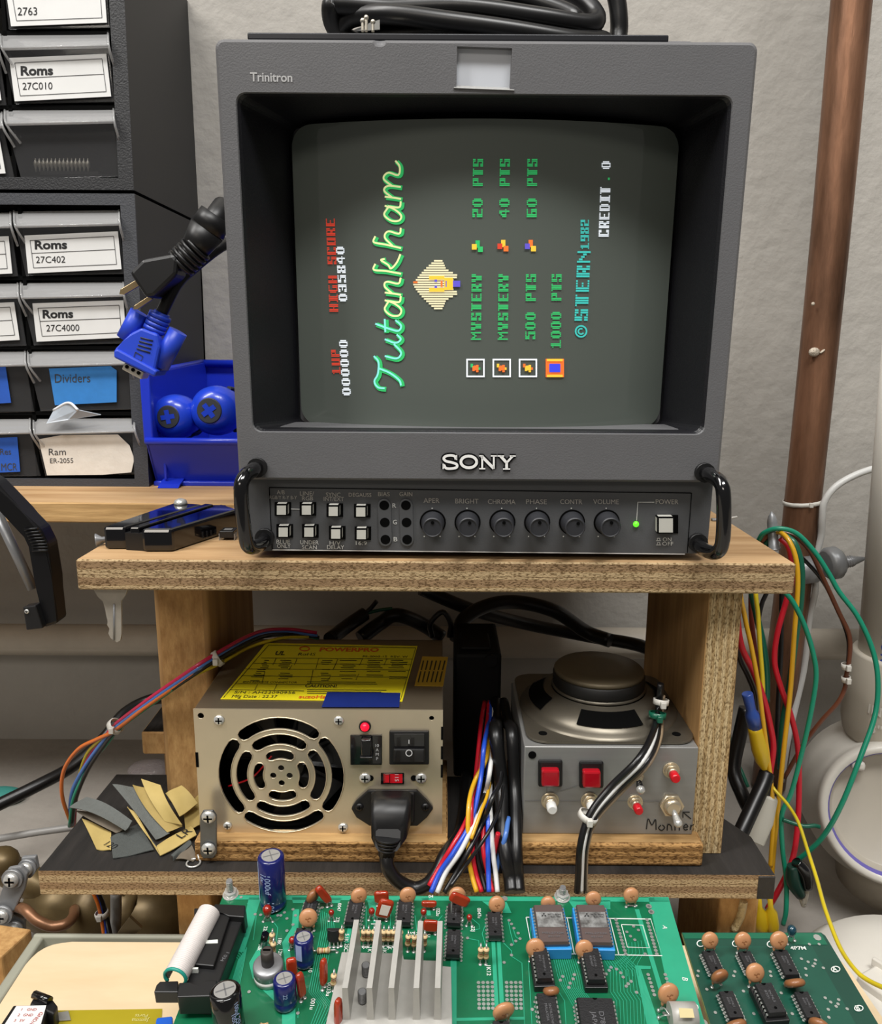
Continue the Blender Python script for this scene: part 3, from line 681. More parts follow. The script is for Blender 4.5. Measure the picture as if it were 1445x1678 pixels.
for sx, (ut, vt, ub, vb) in ((-1, (424, 764, 436, 878)), (1, (1151, 772, 1140, 886))):
    a, c_ = mp(ut, vt, .002), mp(ub, vb, PD + .002); o_ = V((sx * .003, 0, 0))
    b = B(); q = -Yd * .017
    b.tube([a, a + q * .55 + o_ * .25, a + q * .95 + o_ + Zm * -.002, a + q * 1.12 + o_ * 1.3 - Zm * .008, c_ + q * 1.42 + o_ * 1.3 + Zm * .008, c_ + q * 1.25 + o_ + Zm * .001, c_ + q * .7 + o_ * .2 - Zm * .001, c_], .0032, m_blackg, n=14, sm=6)
    for e in (a, c_): b.cyl(e - Yd * .0045, e, .0044, m_black, n=16)
    part(b, 'handle', mon)
# raised maker's letters and the tube name
b = B(); b2 = B()
fl = lambda x, y: mp(x, y + (x - 784) * .006, -.0012); fk = lambda x, y: mp(x, y + (x - 784) * .006, -.0003)
def stroke(P, w_, sm=5):
    b.rib(fl, P, w_, m_white, sm=sm); b2.rib(fk, P, w_ + 2.6, m_blackg, sm=sm)
stroke([(747, 753), (745, 748), (738, 746.5), (730, 748), (727, 752), (731, 756), (740, 758), (748, 761), (748, 766), (740, 768), (731, 767.5), (727, 762)], 2.1)
for q in ([(748, 746), (748, 754)], [(726, 760), (726, 769)]): stroke(q, 1, 1)
stroke([(768 + 13 * cos(a), 757 + 9.6 * sin(a)) for a in [i * pi / 10 for i in range(21)]], 2.3, 1)
stroke([(790, 747), (790, 768)], 1.5, 1); stroke([(809, 747), (809, 768)], 1.5, 1); stroke([(789, 747.5), (809, 767.5)], 2.4, 1)
for q in ([(785, 747), (792, 747)], [(785, 768), (795, 768)], [(804, 747), (814, 747)]): stroke(q, 1.1, 1)
stroke([(820, 747), (830, 758)], 2.3, 1); stroke([(840, 747), (830, 758)], 1.7, 1); stroke([(830, 758), (830, 768)], 2.2, 1)
for q in ([(815, 747), (826, 747)], [(835, 747), (845, 747)], [(824, 768.3), (836, 768.3)]): stroke(q, 1.1, 1)
lg = part(b2, 'badge_backing', mon, 'black backing of the badge'); part(b, 'badge_letters', lg)
b = B(); o = mp(410, 133, -.0002); ux = (mp(479, 134, -.0002) - o); uy = (mp(409.5, 119, -.0002) - o).normalized()
b.text('Trinitron', o, ux.normalized(), uy, 13.5 * pxm(o), mat('silver_print', 'b4b4b4', .5), width=ux.length, off=.018); part(b, 'tube_lettering', mon)
# ------------------------------------------------------------------ power supply
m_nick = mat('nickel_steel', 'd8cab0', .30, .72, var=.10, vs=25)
m_nickd = mat('nickel_steel_shaded', '9a8d78', .38, .8, var=.12, vs=25)  # darker copy of the front steel, shade under the shelf put into the colour
m_yel = mat('yellow_label', 'e3d41e', .5)
m_red = mat('red_plastic', 'c8101f', .3, coat=.3)
m_print_b = mat('label_print', '2e2c12', .7); m_print_r = mat('label_print_red', 'cf5a14', .7)
YF = .376; ZR = ZL + .0112
pz1 = onY(520, 1164, YF).z
pxl = (onY(315, 1162, YF).x + onY(330, 1366, YF).x) / 2; pxr = (onY(726, 1168, YF).x + onY(724, 1368, YF).x) / 2
ps = thing('power_supply', 'metal cased switching power supply with a round fan grille and yellow rating label', 'power supply', ((pxl + pxr) / 2, .42, ZR))
YB = .474
b = B()
t = .0012
b.bx(pxl, pxr, YF + .001, YB, pz1 - t, pz1, m_nickd, .0005, 1); b.bx(pxl, pxr, YF + .001, YB, ZR, ZR + t, m_nick, top=m_dark)  # case floor painted near-black, shade inside the case put into its colour
b.bx(pxl, pxl + t, YF + .001, YB, ZR + t, pz1 - t, m_nickd); b.bx(pxr - t, pxr, YF + .001, YB, ZR + t, pz1 - t, m_nickd)
b.bx(pxl, pxr, YB - t, YB, ZR, pz1, m_nickd); b.bx(pxl + t, pxr - t, YF + .022, YF + .024, ZR + t, pz1 - t, m_dark)  # near-black sheet behind the fan paints the same inner shade
part(b, 'case', ps)
# front plate with real slots
b = B(); b.bx(pxl, pxr, YF, YF + .001, ZR, pz1 + .0003, m_nick)
c = B()
fc = onY(461, 1271, YF); k = pxm(fc) * 1.035
def arc_slot(c, r0, r1, a0, a1):
    n = 14; rm, hw_ = (r0 + r1) / 2, (r1 - r0) / 2; e = hw_ / rm
    P = [(r1, a0 + e + (a1 - a0 - 2 * e) * i / n) for i in range(n + 1)]
    pts = [(r * cos(a), r * sin(a)) for r, a in P]
    for i in range(1, 5):
        q = a1 - e; th = q + pi * i / 5; pts.append((rm * cos(q) + hw_ * cos(th), rm * sin(q) + hw_ * sin(th)))
    pts += [(r0 * cos(a), r0 * sin(a)) for a in [a1 - e - (a1 - a0 - 2 * e) * i / n for i in range(n + 1)]]
    for i in range(1, 5):
        q = a0 + e; th = q + pi + pi * i / 5; pts.append((rm * cos(q) + hw_ * cos(th), rm * sin(q) + hw_ * sin(th)))
    c.prism([fc + V((x * k, -.002, z * k)) for x, z in pts], (0, .005, 0), m_nick)
slots = []
for r0, r1, half in ((80, 99, 44), (54, 71, 42), (29, 44, 37)):
    for q in range(4):
        a = radians(90 * q + 1.5); slots.append((r0, r1, a - radians(half), a + radians(half)))
for sl in slots: arc_slot(c, *sl)
for q in range(4):
    a = pi / 2 * q; e = fc + V((13 * k * cos(a), -.002, 13 * k * sin(a))); c.cyl(e, e + V((0, .005, 0)), 5 * k, m_nick, n=14)
for u, v, r in ((327, 1176, 5), (707, 1180, 4)):
    e = onY(u, v, YF - .002); c.cyl(e, e + V((0, .005, 0)), r * k, m_nick, n=14)
b = cutout(b, c); part(b, 'front_plate', ps)
b = B()
for r0, r1, a0, a1 in slots:                   # pressed rims round the slots
    rm = (r1 + r0) / 2; hw_ = (r1 - r0) / 2 + .6; e = hw_ / rm; n = 10
    pts = [(rm + hw_, a0 + e + (a1 - a0 - 2 * e) * i / n) for i in range(n + 1)]; pts2 = [(r * cos(a), r * sin(a)) for r, a in pts]
    for i in range(1, 4): pts2.append((rm * cos(a1 - e) + hw_ * cos(a1 - e + pi * i / 4), rm * sin(a1 - e) + hw_ * sin(a1 - e + pi * i / 4)))
    pts2 += [((rm - hw_) * cos(a), (rm - hw_) * sin(a)) for a in [a1 - e - (a1 - a0 - 2 * e) * i / n for i in range(n + 1)]]
    for i in range(1, 4): pts2.append((rm * cos(a0 + e) + hw_ * cos(a0 + e + pi + pi * i / 4), rm * sin(a0 + e) + hw_ * sin(a0 + e + pi + pi * i / 4)))
    pts2.append(pts2[0])
    b.tube([fc + V((x * k, -.0001, z * k)) for x, z in pts2], .00032, m_nick, n=6, sm=1, caps=False)
part(b, 'slot_rim', ps)
b = B(); b.cyl(fc + V((0, .012, 0)), fc + V((0, .018, 0)), 30 * k, m_black, n=24)
for i in range(7):
    a = 2 * pi * i / 7; d = V((cos(a), 0, sin(a))); q = V((-sin(a), 0, cos(a)))
    b.prism([fc + V((0, .011, 0)) + d * 28 * k, fc + V((0, .011, 0)) + d * 96 * k - q * 6 * k, fc + V((0, .017, 0)) + d * 92 * k + q * 44 * k, fc + V((0, .017, 0)) + d * 28 * k + q * 18 * k], (0, .001, 0), m_black)
part(b, 'fan', ps)
b = B(); b.tube([fc + V((x * k, .008, z * k)) for x, z in ((-92, -34), (-60, -22), (-44, -10), (-20, 20))], .0005, m_red, n=6); part(b, 'fan_wire', ps)
fy = lambda u, v, o=0: onY(u, v, YF + o)
for u, v, r in ((359, 1180, 8.5), (555, 1181, 8), (373, 1353, 7), (562, 1356, 8), (598, 1275, 9), (690, 1275, 9)):
    b = B(); screw(b, fy(u, v, -.0001), (0, -1, 0), r * k, m_screw, m_dark)
    part(b, 'screw', ps)
b = B()
for u in (598 + 9, 690 - 12): e = fy(u, 1275, -.0001); b.cyl(e, e + V((0, -.0002, 0)), 5 * k, m_dark, n=12)
part(b, 'adjuster_slot', ps)
b = B(); e = fy(598, 1190, -.0001); b.cyl(e, e + V((0, -.0006, 0)), 9.5 * k, m_black, n=20); b.ball(e + V((0, -.0008, 0)), 7 * k, mat('red_led', 'ff1030', .3, emit=.9)); part(b, 'power_led', ps)
b = B(); P = [fy(574, 1203, -.0001), fy(626, 1203, -.0001), fy(626, 1252, -.0001), fy(574, 1252, -.0001)]; b.prism(P, (0, -.0012, 0), m_blackg, .0004)
e = fy(601, 1221, -.0013); b.bx(e.x - .0027, e.x + .0027, e.y - .0035, e.y, e.z - .0045, e.z + .0045, m_black, .0008); b.bx(e.x - .0032, e.x + .0032, e.y - .004, e.y, e.z - .0052, e.z - .0044, m_black, .0003)
fh = part(b, 'fuse_holder', ps)
b = B(); m_wp = mat('white_print', 'c8c8c8', .6)
for i, s_ in enumerate(('10', 'A', 'M', 'P')):
    e = fy(618, 1224 + 7.2 * i, -.0014); b.text(s_, e, (1, 0, 0), (0, 0, 1), 5 * k, m_wp, align='c')
part(b, 'rating_print', fh)
b = B(); P = [fy(638, 1196, -.0001), fy(703, 1196, -.0001), fy(703, 1251, -.0001), fy(638, 1251, -.0001)]; b.prism(P, (0, -.0016, 0), m_black, .0006)
P = [fy(645, 1202, -.0016), fy(696, 1202, -.0016), fy(696, 1224, -.0016), fy(645, 1224, -.0016)]; b.prism(P, (0, -.0006, 0), m_blackg, .0003)
P = [fy(645, 1224, -.0016), fy(696, 1224, -.0016), fy(696, 1246, -.0016), fy(645, 1246, -.0016)]; b.prism(P, (0, -.0026, 0), m_blackg, .0006)
sw = part(b, 'rocker_switch', ps)
b = B(); e = fy(670, 1216, -.0023); b.bx(e.x - .0002, e.x + .0002, e.y - .0001, e.y, e.z - .0008, e.z + .0012, m_wp)
g = lambda x, y: fy(x, y, -.0043)
b.rib(g, [(670 + 5 * cos(i * pi / 8), 1234 + 5 * sin(i * pi / 8)) for i in range(17)], .8, m_wp, sm=1); part(b, 'switch_mark', sw)
b = B(); P = [fy(624, 1266, -.0001), fy(662, 1266, -.0001), fy(662, 1284, -.0001), fy(624, 1284, -.0001)]; b.prism(P, (0, -.0004, 0), m_blackg)
P = [fy(628, 1267, -.0004), fy(660, 1267, -.0004), fy(660, 1283, -.0004), fy(628, 1283, -.0004)]; b.prism(P, (0, -.0004, 0), m_red, .0002)
P = [fy(630, 1268, -.0008), fy(639, 1268, -.0008), fy(639, 1282, -.0008), fy(630, 1282, -.0008)]; b.prism(P, (0, -.0008, 0), m_red, .0003)
e = fy(647, 1269, -.0010); b.text('115', e, (0, 0, -1), (1, 0, 0), 6 * k, m_wp, width=12 * k); part(b, 'voltage_selector', ps)
b = B(); P = [fy(u, v, -.0001) for u, v in ((604, 1292), (683, 1292), (700, 1310), (710, 1322), (700, 1336), (684, 1350), (606, 1350), (584, 1336), (576, 1322), (584, 1310))]
b.prism(P, (0, -.0022, 0), m_black, .0006)
P = [fy(608, 1297, -.0023), fy(679, 1297, -.0023), fy(679, 1345, -.0023), fy(608, 1345, -.0023)]; b.prism(P, (0, -.002, 0), m_black, .0006)
inl = part(b, 'power_inlet', ps)
for u in (589, 697):
    b = B(); screw(b, fy(u, 1322, -.0023), (0, -1, 0), 6.5 * k, m_black, m_dark); part(b, 'screw', inl)
b = B()
for v in (1200, 1232, 1262): e = fy(722, v); b.bx(pxr - .0009, pxr + .0002, YF - .0002, YF + .003, e.z - .004, e.z + .003, m_dark)
e = fy(327, 1245); b.bx(pxl - .0002, pxl + .0012, YF - .0002, YF + .002, e.z - .004, e.z + .004, m_dark)
part(b, 'seam_notch', ps)
# labels on the lid
lz = lambda u, v, o=.0002: onZ(u, v, pz1 + o)
b = B(); P = [lz(361, 1146), lz(659, 1150), lz(684, 1059), lz(436, 1054)]; b.prism(P, (0, 0, .0002), m_yel); yl = part(b, 'rating_label', ps, 'yellow rating label')
b = B(); g = lambda u, v: lz(u, v, .0006)
def lt(s, u, v, wd, h, m_, off=0):
    o = g(u, v); ux = (g(u + 100, v + .8) - o).normalized(); uy = V((0, 1, 0)); hh = (g(u, v - h) - o).length; b.text(s, o, ux, uy, hh, m_, width=wd * pxm(o), off=off)
lt('POWERPRO', 523, 1067, 97, 6, m_print_r, .03); lt('RoHS', 488, 1074, 28, 4.5, m_print_b); lt('S/N : AH22090956', 383, 1136, 100, 4, m_print_b); lt('Mfg Date : 22.37', 379, 1143, 74, 4.5, m_print_b); lt('CAUTION!', 499, 1126, 52, 4.5, m_print_b, .02)
lt('suzoHapp', 489, 1144, 60, 5, m_print_r, .02); lt('4PIN REMOTE CONNECTOR', 396, 1119, 90, 3, m_print_b); lt('UL', 450, 1073, 16, 6, m_print_b, .03); lt('PS-2000-15  REV. W', 594, 1077, 74, 3, m_print_b)
for v, ua, ub in ((1079, 428, 676), (1088, 415, 674), (1097, 402, 672), (1108, 396, 520), (1109, 520, 668), (1121, 386, 505), (1131, 378, 498)): b.rib(g, [(ua, v - 1), (ub, v + 1)], .35, m_print_b, sm=1)
for u, va, vb in ((450, 1079, 1090), (485, 1079, 1090), (520, 1079, 1097), (552, 1079, 1090), (592, 1079, 1090), (632, 1079, 1090), (476, 1090, 1098), (548, 1088, 1098), (511, 1098, 1121), (432, 1101, 1119), (540, 1108, 1114), (586, 1104, 1114), (452, 1121, 1131), (420, 1121, 1131)): b.rib(g, [(u + 2, va), (u - 3, vb)], .4, m_print_b, sm=1)
for v in range(1082, 1116, 3):
    for ua, ub in ((432 - (v - 1082) * .8, 446 - (v - 1082) * .5), (456, 480), (525, 545), (556, 585), (598, 628), (636, 668)):
        if random.random() < .75: b.rib(g, [(ua + random.random() * 6, v), (ub - random.random() * 8, v + .3)], .55, m_print_b, sm=1)
for v in (1117, 1120, 1130, 1133, 1136): b.rib(g, [(503, v), (640 - random.random() * 30, v + 1)], .5, m_print_b, sm=1)
for q in ([(366, 1143), (440, 1057)], [(440, 1057), (681, 1061.5)], [(681, 1061.5), (656, 1147)]): b.rib(g, q, .4, m_print_b, sm=1)
b.rib(g, [(499 + 8 * cos(i * pi / 6), 1063 + 3.5 * sin(i * pi / 6)) for i in range(13)], .9, m_print_r, sm=1)
part(b, 'label_print', yl)
b = B(); P = [lz(679, 1124), lz(726, 1125), lz(734, 1077), lz(692, 1076)]; b.prism(P, (0, 0, .0002), mat('amber_label', 'b5912a', .5)); wl = part(b, 'warning_label', ps, 'small amber label')
b = B()
for i in range(6):
    for a0, a1 in ((.1, .45), (.5, .9)): b.rib(g, [(684 + 7 * i + 11 * (1 - a0), 1078 + 44 * a0), (684 + 7 * i + 11 * (1 - a1), 1078 + 44 * a1)], 1.0, m_print_b, sm=1)
part(b, 'label_print', wl)
b = B(); P = [lz(527, 1159, .0005), lz(654, 1159, .0005), lz(656, 1136, .0005), lz(536, 1135, .0005)]; b.prism(P, (0, 0, .0003), mat('navy_tape', '122873', .5, var=.1, vs=100)); part(b, 'blue_tape', ps, 'strip of dark blue tape')
# angle bracket holding it to the strip
br = thing('metal_bracket', 'small grey metal tab screwed beside the power supply at its lower left corner', 'bracket', onY(342, 1400, .366))
b = B(); P = [onY(u, v, .3665) for u, v in ((329, 1335), (334, 1326), (350, 1326), (356, 1335), (356, 1396), (350, 1404), (334, 1404), (329, 1396))]
b.prism(P, (0, -.0014, 0), mat('dull_steel', '77797b', .45, .8, var=.2, vs=60), .0004); part(b, 'plate', br)
for v in (1338, 1390):
    b = B(); screw(b, onY(342, v, .365), (0, -1, -.1), 11 * k, m_screw, m_dark, .002); part(b, 'screw', br)
# ------------------------------------------------------------------ wires
def wire(b, P, r, m_, n=7, sm=6): b.tube([onY(u, v, y) for u, v, y in P], r, m_, n=n, sm=sm); return b
W = {k_: mat('wire_' + k_, c_, .38, coat=.2) for k_, c_ in dict(red='c0172a', yellow='d9a520', orange='d9722c', green='158a6c', dkgreen='0d5a44', blue='2450c8', white='d4d4d2', black='101012', brown='6a3c28', lemon='d2bd24', pink='cc2450', lilac='7a86c8', ltblue='4a76c0', tan='8d7a63').items()}
def ziptie(b, c, axis, r, m_, w_=.0015):
    axis = V(axis).normalized(); x, y = frame(axis)
    b.lathe(V(c) - axis * w_, axis, [(r, 0), (r + .0006, .0002), (r + .0006, 2 * w_), (r, 2 * w_)], m_, n=14, caps=False)
    b.bx(-.0014, .0014, -.0012, .0016, -.0018, .0018, m_, .0004, T=Matrix.Translation(V(c) - V((0, 1, 0)) * (r + .0006) + x * .0005))
m_tie = mat('white_nylon', 'd3d0c8', .4)
def harness(name, label, wires, loc, cat='cable', ties=()):
    r_ = thing(name, label, cat, loc)
    for nm, lab, P, rad, m_ in wires:
        b = B(); wire(b, P, rad, m_); part(b, nm, r_, lab)
    for tc, ax, rad, m_ in ties:
        b = B(); ziptie(b, tc, ax, rad, m_); part(b, 'cable_tie', r_)
    return r_
# power lead into the supply
root = thing('power_lead', 'black mains lead plugged into the power supply inlet and looping right along the shelf', 'cable', onY(640, 1400, .36))
b = B(); a = onY(642, 1318, YF - .005); d = V((0, -1, -.12)).normalized(); d2 = V((-.12, -.62, -1)).normalized()
bx_ = lambda c, u_, v_, w_, hu, hv: [c + u_ * (sx * hu) + v_ * (sz * hv) for sx, sz in ((-1, -.6), (-.75, -1), (.75, -1), (1, -.6), (1, .8), (.8, 1), (-.8, 1), (-1, .8))]
X1, Z1 = V((1, 0, 0)), V((0, 0, 1))
b.ring_loft([bx_(a, X1, Z1, 0, .0098, .0075), bx_(a + V((0, -.008, -.001)), X1, Z1, 0, .0098, .0075), bx_(a + V((-.0006, -.015, -.005)), X1, Z1, 0, .0085, .0068), bx_(a + V((-.0010, -.0165, -.009)), X1, V((0, .6, .8)), 0, .006, .005)], m_black, True, True)
part(b, 'connector', root)
b = B(); s0 = a + V((-.001, -.0155, -.008)); s1 = onY(633, 1402, .354)
for i in range(5):
    p0 = s0.lerp(s1, i / 5); p1 = s0.lerp(s1, (i + .72) / 5); b.cyl(p0, p1, .0064 - .0006 * i, m_black, r1=.0060 - .0006 * i, n=14)
b.cyl(s0, s1, .0040, m_black); part(b, 'strain_relief', root)
b = B(); wire(b, [(633, 1398, .354), (635, 1420, .3515), (650, 1442, .3515), (678, 1456, .352), (700, 1449, .352), (716, 1430, .354), (730, 1400, .361), (751, 1372, .374), (758, 1345, .392), (762, 1315, .415), (765, 1270, .44)], .0034, m_rub, n=12); part(b, 'cord', root)
# loom between supply and control box
def Yq(v): return .39 if v < 1260 else (.382 if v < 1310 else (.364 if v < 1360 else (.3535 if v < 1410 else (.3505 if v < 1440 else .345))))
def Q(P, o=0):
    R = [(u, v, Yq(v) + o) for u, v in P]
    if P[0][1] < 1310: R = [(806 + (P[0][0] - 800) * .5, 1150, .447), (805 + (P[0][0] - 800) * .7, 1185, .425)] + (R if P[0][1] > 1195 else R[1:])
    return R
rw = .00125
harness('wiring_loom', 'bundle of yellow, red, blue and white wires spilling out beside the power supply', [
 ('wire', 'yellow', Q([(799, 1185), (797, 1242), (778, 1280), (768, 1320), (767, 1394), (772, 1430), (781, 1462)], .002), rw, W['yellow']),
 ('wire', 'red', Q([(790, 1240), (778, 1290), (772, 1320), (774, 1394), (779, 1430), (789, 1462)], .003), rw, W['red']),
 ('wire', 'black', Q([(812, 1230), (800, 1290), (780, 1330), (781, 1394), (788, 1430), (796, 1462)], .004), rw, W['black']),
 ('wire', 'blue', Q([(793, 1222), (788, 1273), (773, 1343), (745, 1394), (721, 1429), (706, 1463)]), rw, W['blue']),
 ('wire', 'white', Q([(808, 1190), (803, 1260), (795, 1300), (780, 1343), (755, 1394), (731, 1429), (716, 1463)]), rw, W['white']),
 ('wire', 'red', Q([(776, 1300), (764, 1345), (742, 1385), (722, 1418), (703, 1452)], .003), rw, W['red']),
 ('wire', 'black', Q([(821, 1270), (806, 1310), (790, 1350), (768, 1394), (748, 1429), (728, 1463)], .0005), rw, W['black']),
 ('wire', 'black', Q([(824, 1290), (812, 1340), (790, 1380), (758, 1425), (738, 1452)], -.001), .0009, W['black']),
 ('wire', 'yellow', Q([(814, 1190), (801, 1290), (788, 1330), (772, 1375)], .002), .0009, W['yellow']),
 ('wire', 'white', Q([(803, 1300), (804, 1340), (808, 1400), (812, 1430), (815, 1462)], .002), rw, W['white']),
 ('wire', 'blue', Q([(798, 1300), (800, 1340), (799, 1400), (800, 1430), (801, 1462)], .002), rw, W['blue']),
 ('wire', 'red', Q([(792, 1350), (792, 1394), (799, 1430), (807, 1462)], .003), rw, W['red']),
 ('wire', 'red', Q([(816, 1365), (812, 1385), (809, 1400)], .005), rw, W['red']),
 ('wire', 'light blue', Q([(833, 1340), (828, 1370), (818, 1405), (812, 1430)], .005), rw, W['ltblue']),
 ('wire', 'tan', Q([(790, 1195), (786, 1250), (780, 1290)], .006), .0008, W['tan'])], onY(780, 1460, .35))
for P, r_, lab in (([(812, 1200), (821, 1284), (823, 1353), (829, 1400), (836, 1435), (839, 1462)], .0036, 'thick black cable hanging left of its twin beside the control box'), ([(838, 1200), (843, 1284), (845, 1353), (846, 1400), (848, 1435), (850, 1462)], .0031, 'thick black cable hanging tight against the control box edge')):
    b = B(); wire(b, Q(P, .003), r_, m_rub, n=12); single(b, 'black_cable', lab, 'cable', 'black cables beside the control box')
# ------------------------------------------------------------------ control box, speaker and its lead
YC = .374; ZS = ZL + .0128; cz1 = onY(1000, 1224, YC).z; cx0 = onY(857, 1300, YC).x; cx1 = .1288
m_alu = mat('brushed_aluminium', '9a9a98', .45, .55, var=.1, vs=70, stretch=(.2, 1, 3))
cbx = thing('control_box', 'grey aluminium box of red and white push buttons marked in black pen', 'control box', ((cx0 + cx1) / 2, .42, ZS))
b = B(); b.bx(cx0, cx1, YC, .452, ZS, cz1, m_alu, .0006); part(b, 'box', cbx)
cy = lambda u, v, o=0: onY(u, v, YC + o)
kc = pxm(cy(1000, 1300)); nF = V((0, -1, 0))
for u, v in ((901, 1268), (968, 1270)):
    b = B(); P = [cy(u + a_ * 20, v - 3 + c_ * 22, -.0001) for a_, c_ in ((-1, -1), (1, -1), (1, 1), (-1, 1))]; b.prism(P, (0, -.0022, 0), m_black, .0012); bz_ = part(b, 'square_button', cbx)
    b = B(); P = [cy(u - .5 + a_ * 14.5, v + 1 + c_ * 13.5, -.0016) for a_, c_ in ((-1, -1), (1, -1), (1, 1), (-1, 1))]; b.prism(P, (0, -.0045, 0), mat('dark_red_cap', 'a30c1c', .25, coat=.5), .0010); part(b, 'cap', bz_, 'dark red cap')
def push(u, v, mc, R=14):
    b = B(); o = cy(u, v); b.lathe(o, nF, [(R * 1.05 * kc, 0), (R * 1.05 * kc, .0010)], m_nick, n=20); b.lathe(o, nF, [(R * .92 * kc, .001), (R * .92 * kc, .0028)], m_nick, n=6); b.lathe(o, nF, [(R * .66 * kc, .0028), (R * .66 * kc, .0046), (R * .5 * kc, .0046)], m_nick, n=18); q = part(b, 'push_button', cbx)
    b = B(); b.lathe(o, nF, [(R * .56 * kc, .0046), (R * .60 * kc, .005), (R * .60 * kc, .0088), (R * .45 * kc, .0096)], mc, n=18); part(b, 'plunger', q)
push(901, 1311, mat('white_cap', 'd6d6d2', .35)); push(966, 1311, MC['white_cap']); push(1040, 1313, m_red, 12); push(1099, 1261, m_red, 13)
for u, v, R, d in ((1099, 1317, 20, (.15, -1, -.55)), (1044, 1268, 9, (0, -1, -.5))):
    b = B(); o = cy(u, v); b.lathe(o, nF, [(R * kc, 0), (R * kc, .0026)], m_nick, n=6); b.lathe(o, nF, [(R * .72 * kc, .0026), (R * .72 * kc, .0042), (R * .5 * kc, .0052)], m_nick, n=18); q = part(b, 'toggle_switch', cbx)
    b = B(); e = o + V(d).normalized() * (.0105 if R > 10 else .009); b.tube([o + V((0, -.004, 0)), o.lerp(e, .6), e], lambda t: .0010 + .0011 * t, m_screw if R > 10 else m_blackg, n=10); b.ball(e, .0022, m_screw); part(b, 'lever', q)
b = B(); e = cy(872, 1237, -.0001); b.cyl(e, e + V((0, -.0003, 0)), 6.5 * kc, m_dark); part(b, 'panel_hole', cbx)
b = B(); g = lambda x, y: cy(x, y, -.0003); m_pen = mat('marker_pen', '161616', .7)
for P in ([(1059, 1359), (1062, 1342), (1068, 1352), (1074, 1343), (1075, 1360)], [(1083, 1352), (1079, 1357), (1084, 1361), (1089, 1356), (1085, 1352)], [(1093, 1361), (1094, 1352), (1099, 1353), (1101, 1361)], [(1106, 1353), (1106, 1361)], [(1106, 1348), (1106.5, 1349)], [(1114, 1343), (1113, 1361)], [(1109, 1351), (1118, 1350)], [(1120, 1356), (1127, 1355), (1124, 1351), (1120, 1355), (1122, 1360), (1127, 1359)], [(1131, 1360), (1132, 1352)], [(1132, 1354), (1137, 1351)], [(1132, 1342), (1120, 1332)], [(1119, 1340), (1119, 1331), (1130, 1331)]):
    b.rib(g, P, .9, m_pen, sm=5 if len(P) > 3 else 1)
m_scr = mat('scribed_line', '6f6f70', .5)
for P in ([(860, 1312), (1080, 1313)], [(896, 1285), (896, 1300)], [(918, 1296), (958, 1283)]): b.rib(g, P, .45, m_scr, sm=1)
part(b, 'pen_marks', cbx, 'handwriting and arrow in black pen')
spk = thing('loudspeaker', 'round steel loudspeaker lying face down on the control box', 'loudspeaker', (.085, .42, cz1))
sc = V((.0865, .4185, cz1)); m_bsk = mat('speaker_steel', '746e62', .38, .7, var=.15, vs=40); m_mag = mat('ferrite', '161514', .55)
b = B(); r_ = .044; P = []
for cx_, cy_, a0 in ((1, 1, 0), (-1, 1, 90), (-1, -1, 180), (1, -1, 270)):
    for i in range(7):
        a = radians(a0 + 15 * i); P.append(sc + V((cx_ * .033 + .0095 * cos(a), cy_ * .033 + .0095 * sin(a), .0005)))
b.prism(P, (0, 0, .0012), m_bsk, .0004)
b.lathe(sc, (0, 0, 1), [(.0425, .0017), (.0415, .0032), (.039, .0036), (.0375, .0058), (.034, .009), (.029, .0115), (.0255, .0125)], m_bsk, n=40, caps=False)
part(b, 'basket', spk)
b = B()
for i in range(4):
    a0 = radians(-90 + 90 * i)
    vs = []; n = 8
    for rr_, hh in ((.0375, .0061), (.0300, .0113)):
        for j in range(n + 1):
            a = a0 + radians(-27 + 54 * j / n); vs.append(sc + V((rr_ * cos(a) * 1.004, rr_ * sin(a) * 1.004, hh + .0006)))
    b.raw(vs, [(j, j + 1, n + 2 + j, n + 1 + j) for j in range(n)], m_dark)  # near-black patches on the solid basket paint the shade of its windows
part(b, 'window_shade_patch', spk)
b = B(); b.lathe(sc, (0, 0, 1), [(.0245, .0122), (.0255, .0135), (.0235, .0145)], m_bsk, n=32); b.lathe(sc, (0, 0, 1), [(.0243, .0142), (.0248, .015), (.0248, .0205), (.0240, .0212)], m_mag, n=32)
b.lathe(sc, (0, 0, 1), [(.0242, .0212), (.0242, .0228), (.0232, .0238), (.012, .024), (0.0001, .024)], mat('speaker_cap', '6b604c', .5, .4, var=.1, vs=40), n=32); part(b, 'magnet', spk)
b = B()
for x_ in (-.034, .034): e = sc + V((x_, -.034, .0018)); b.cyl(e, e + V((0, 0, .0002)), .0022, m_dark, n=12)
part(b, 'mounting_hole', spk)
def YS(v): return .392 if v < 1190 else (.372 if v < 1240 else (.357 if v < 1300 else (.352 if v < 1380 else .348)))
def Qs(P, o=0): return [(u, v, YS(v) + o) for u, v in P]
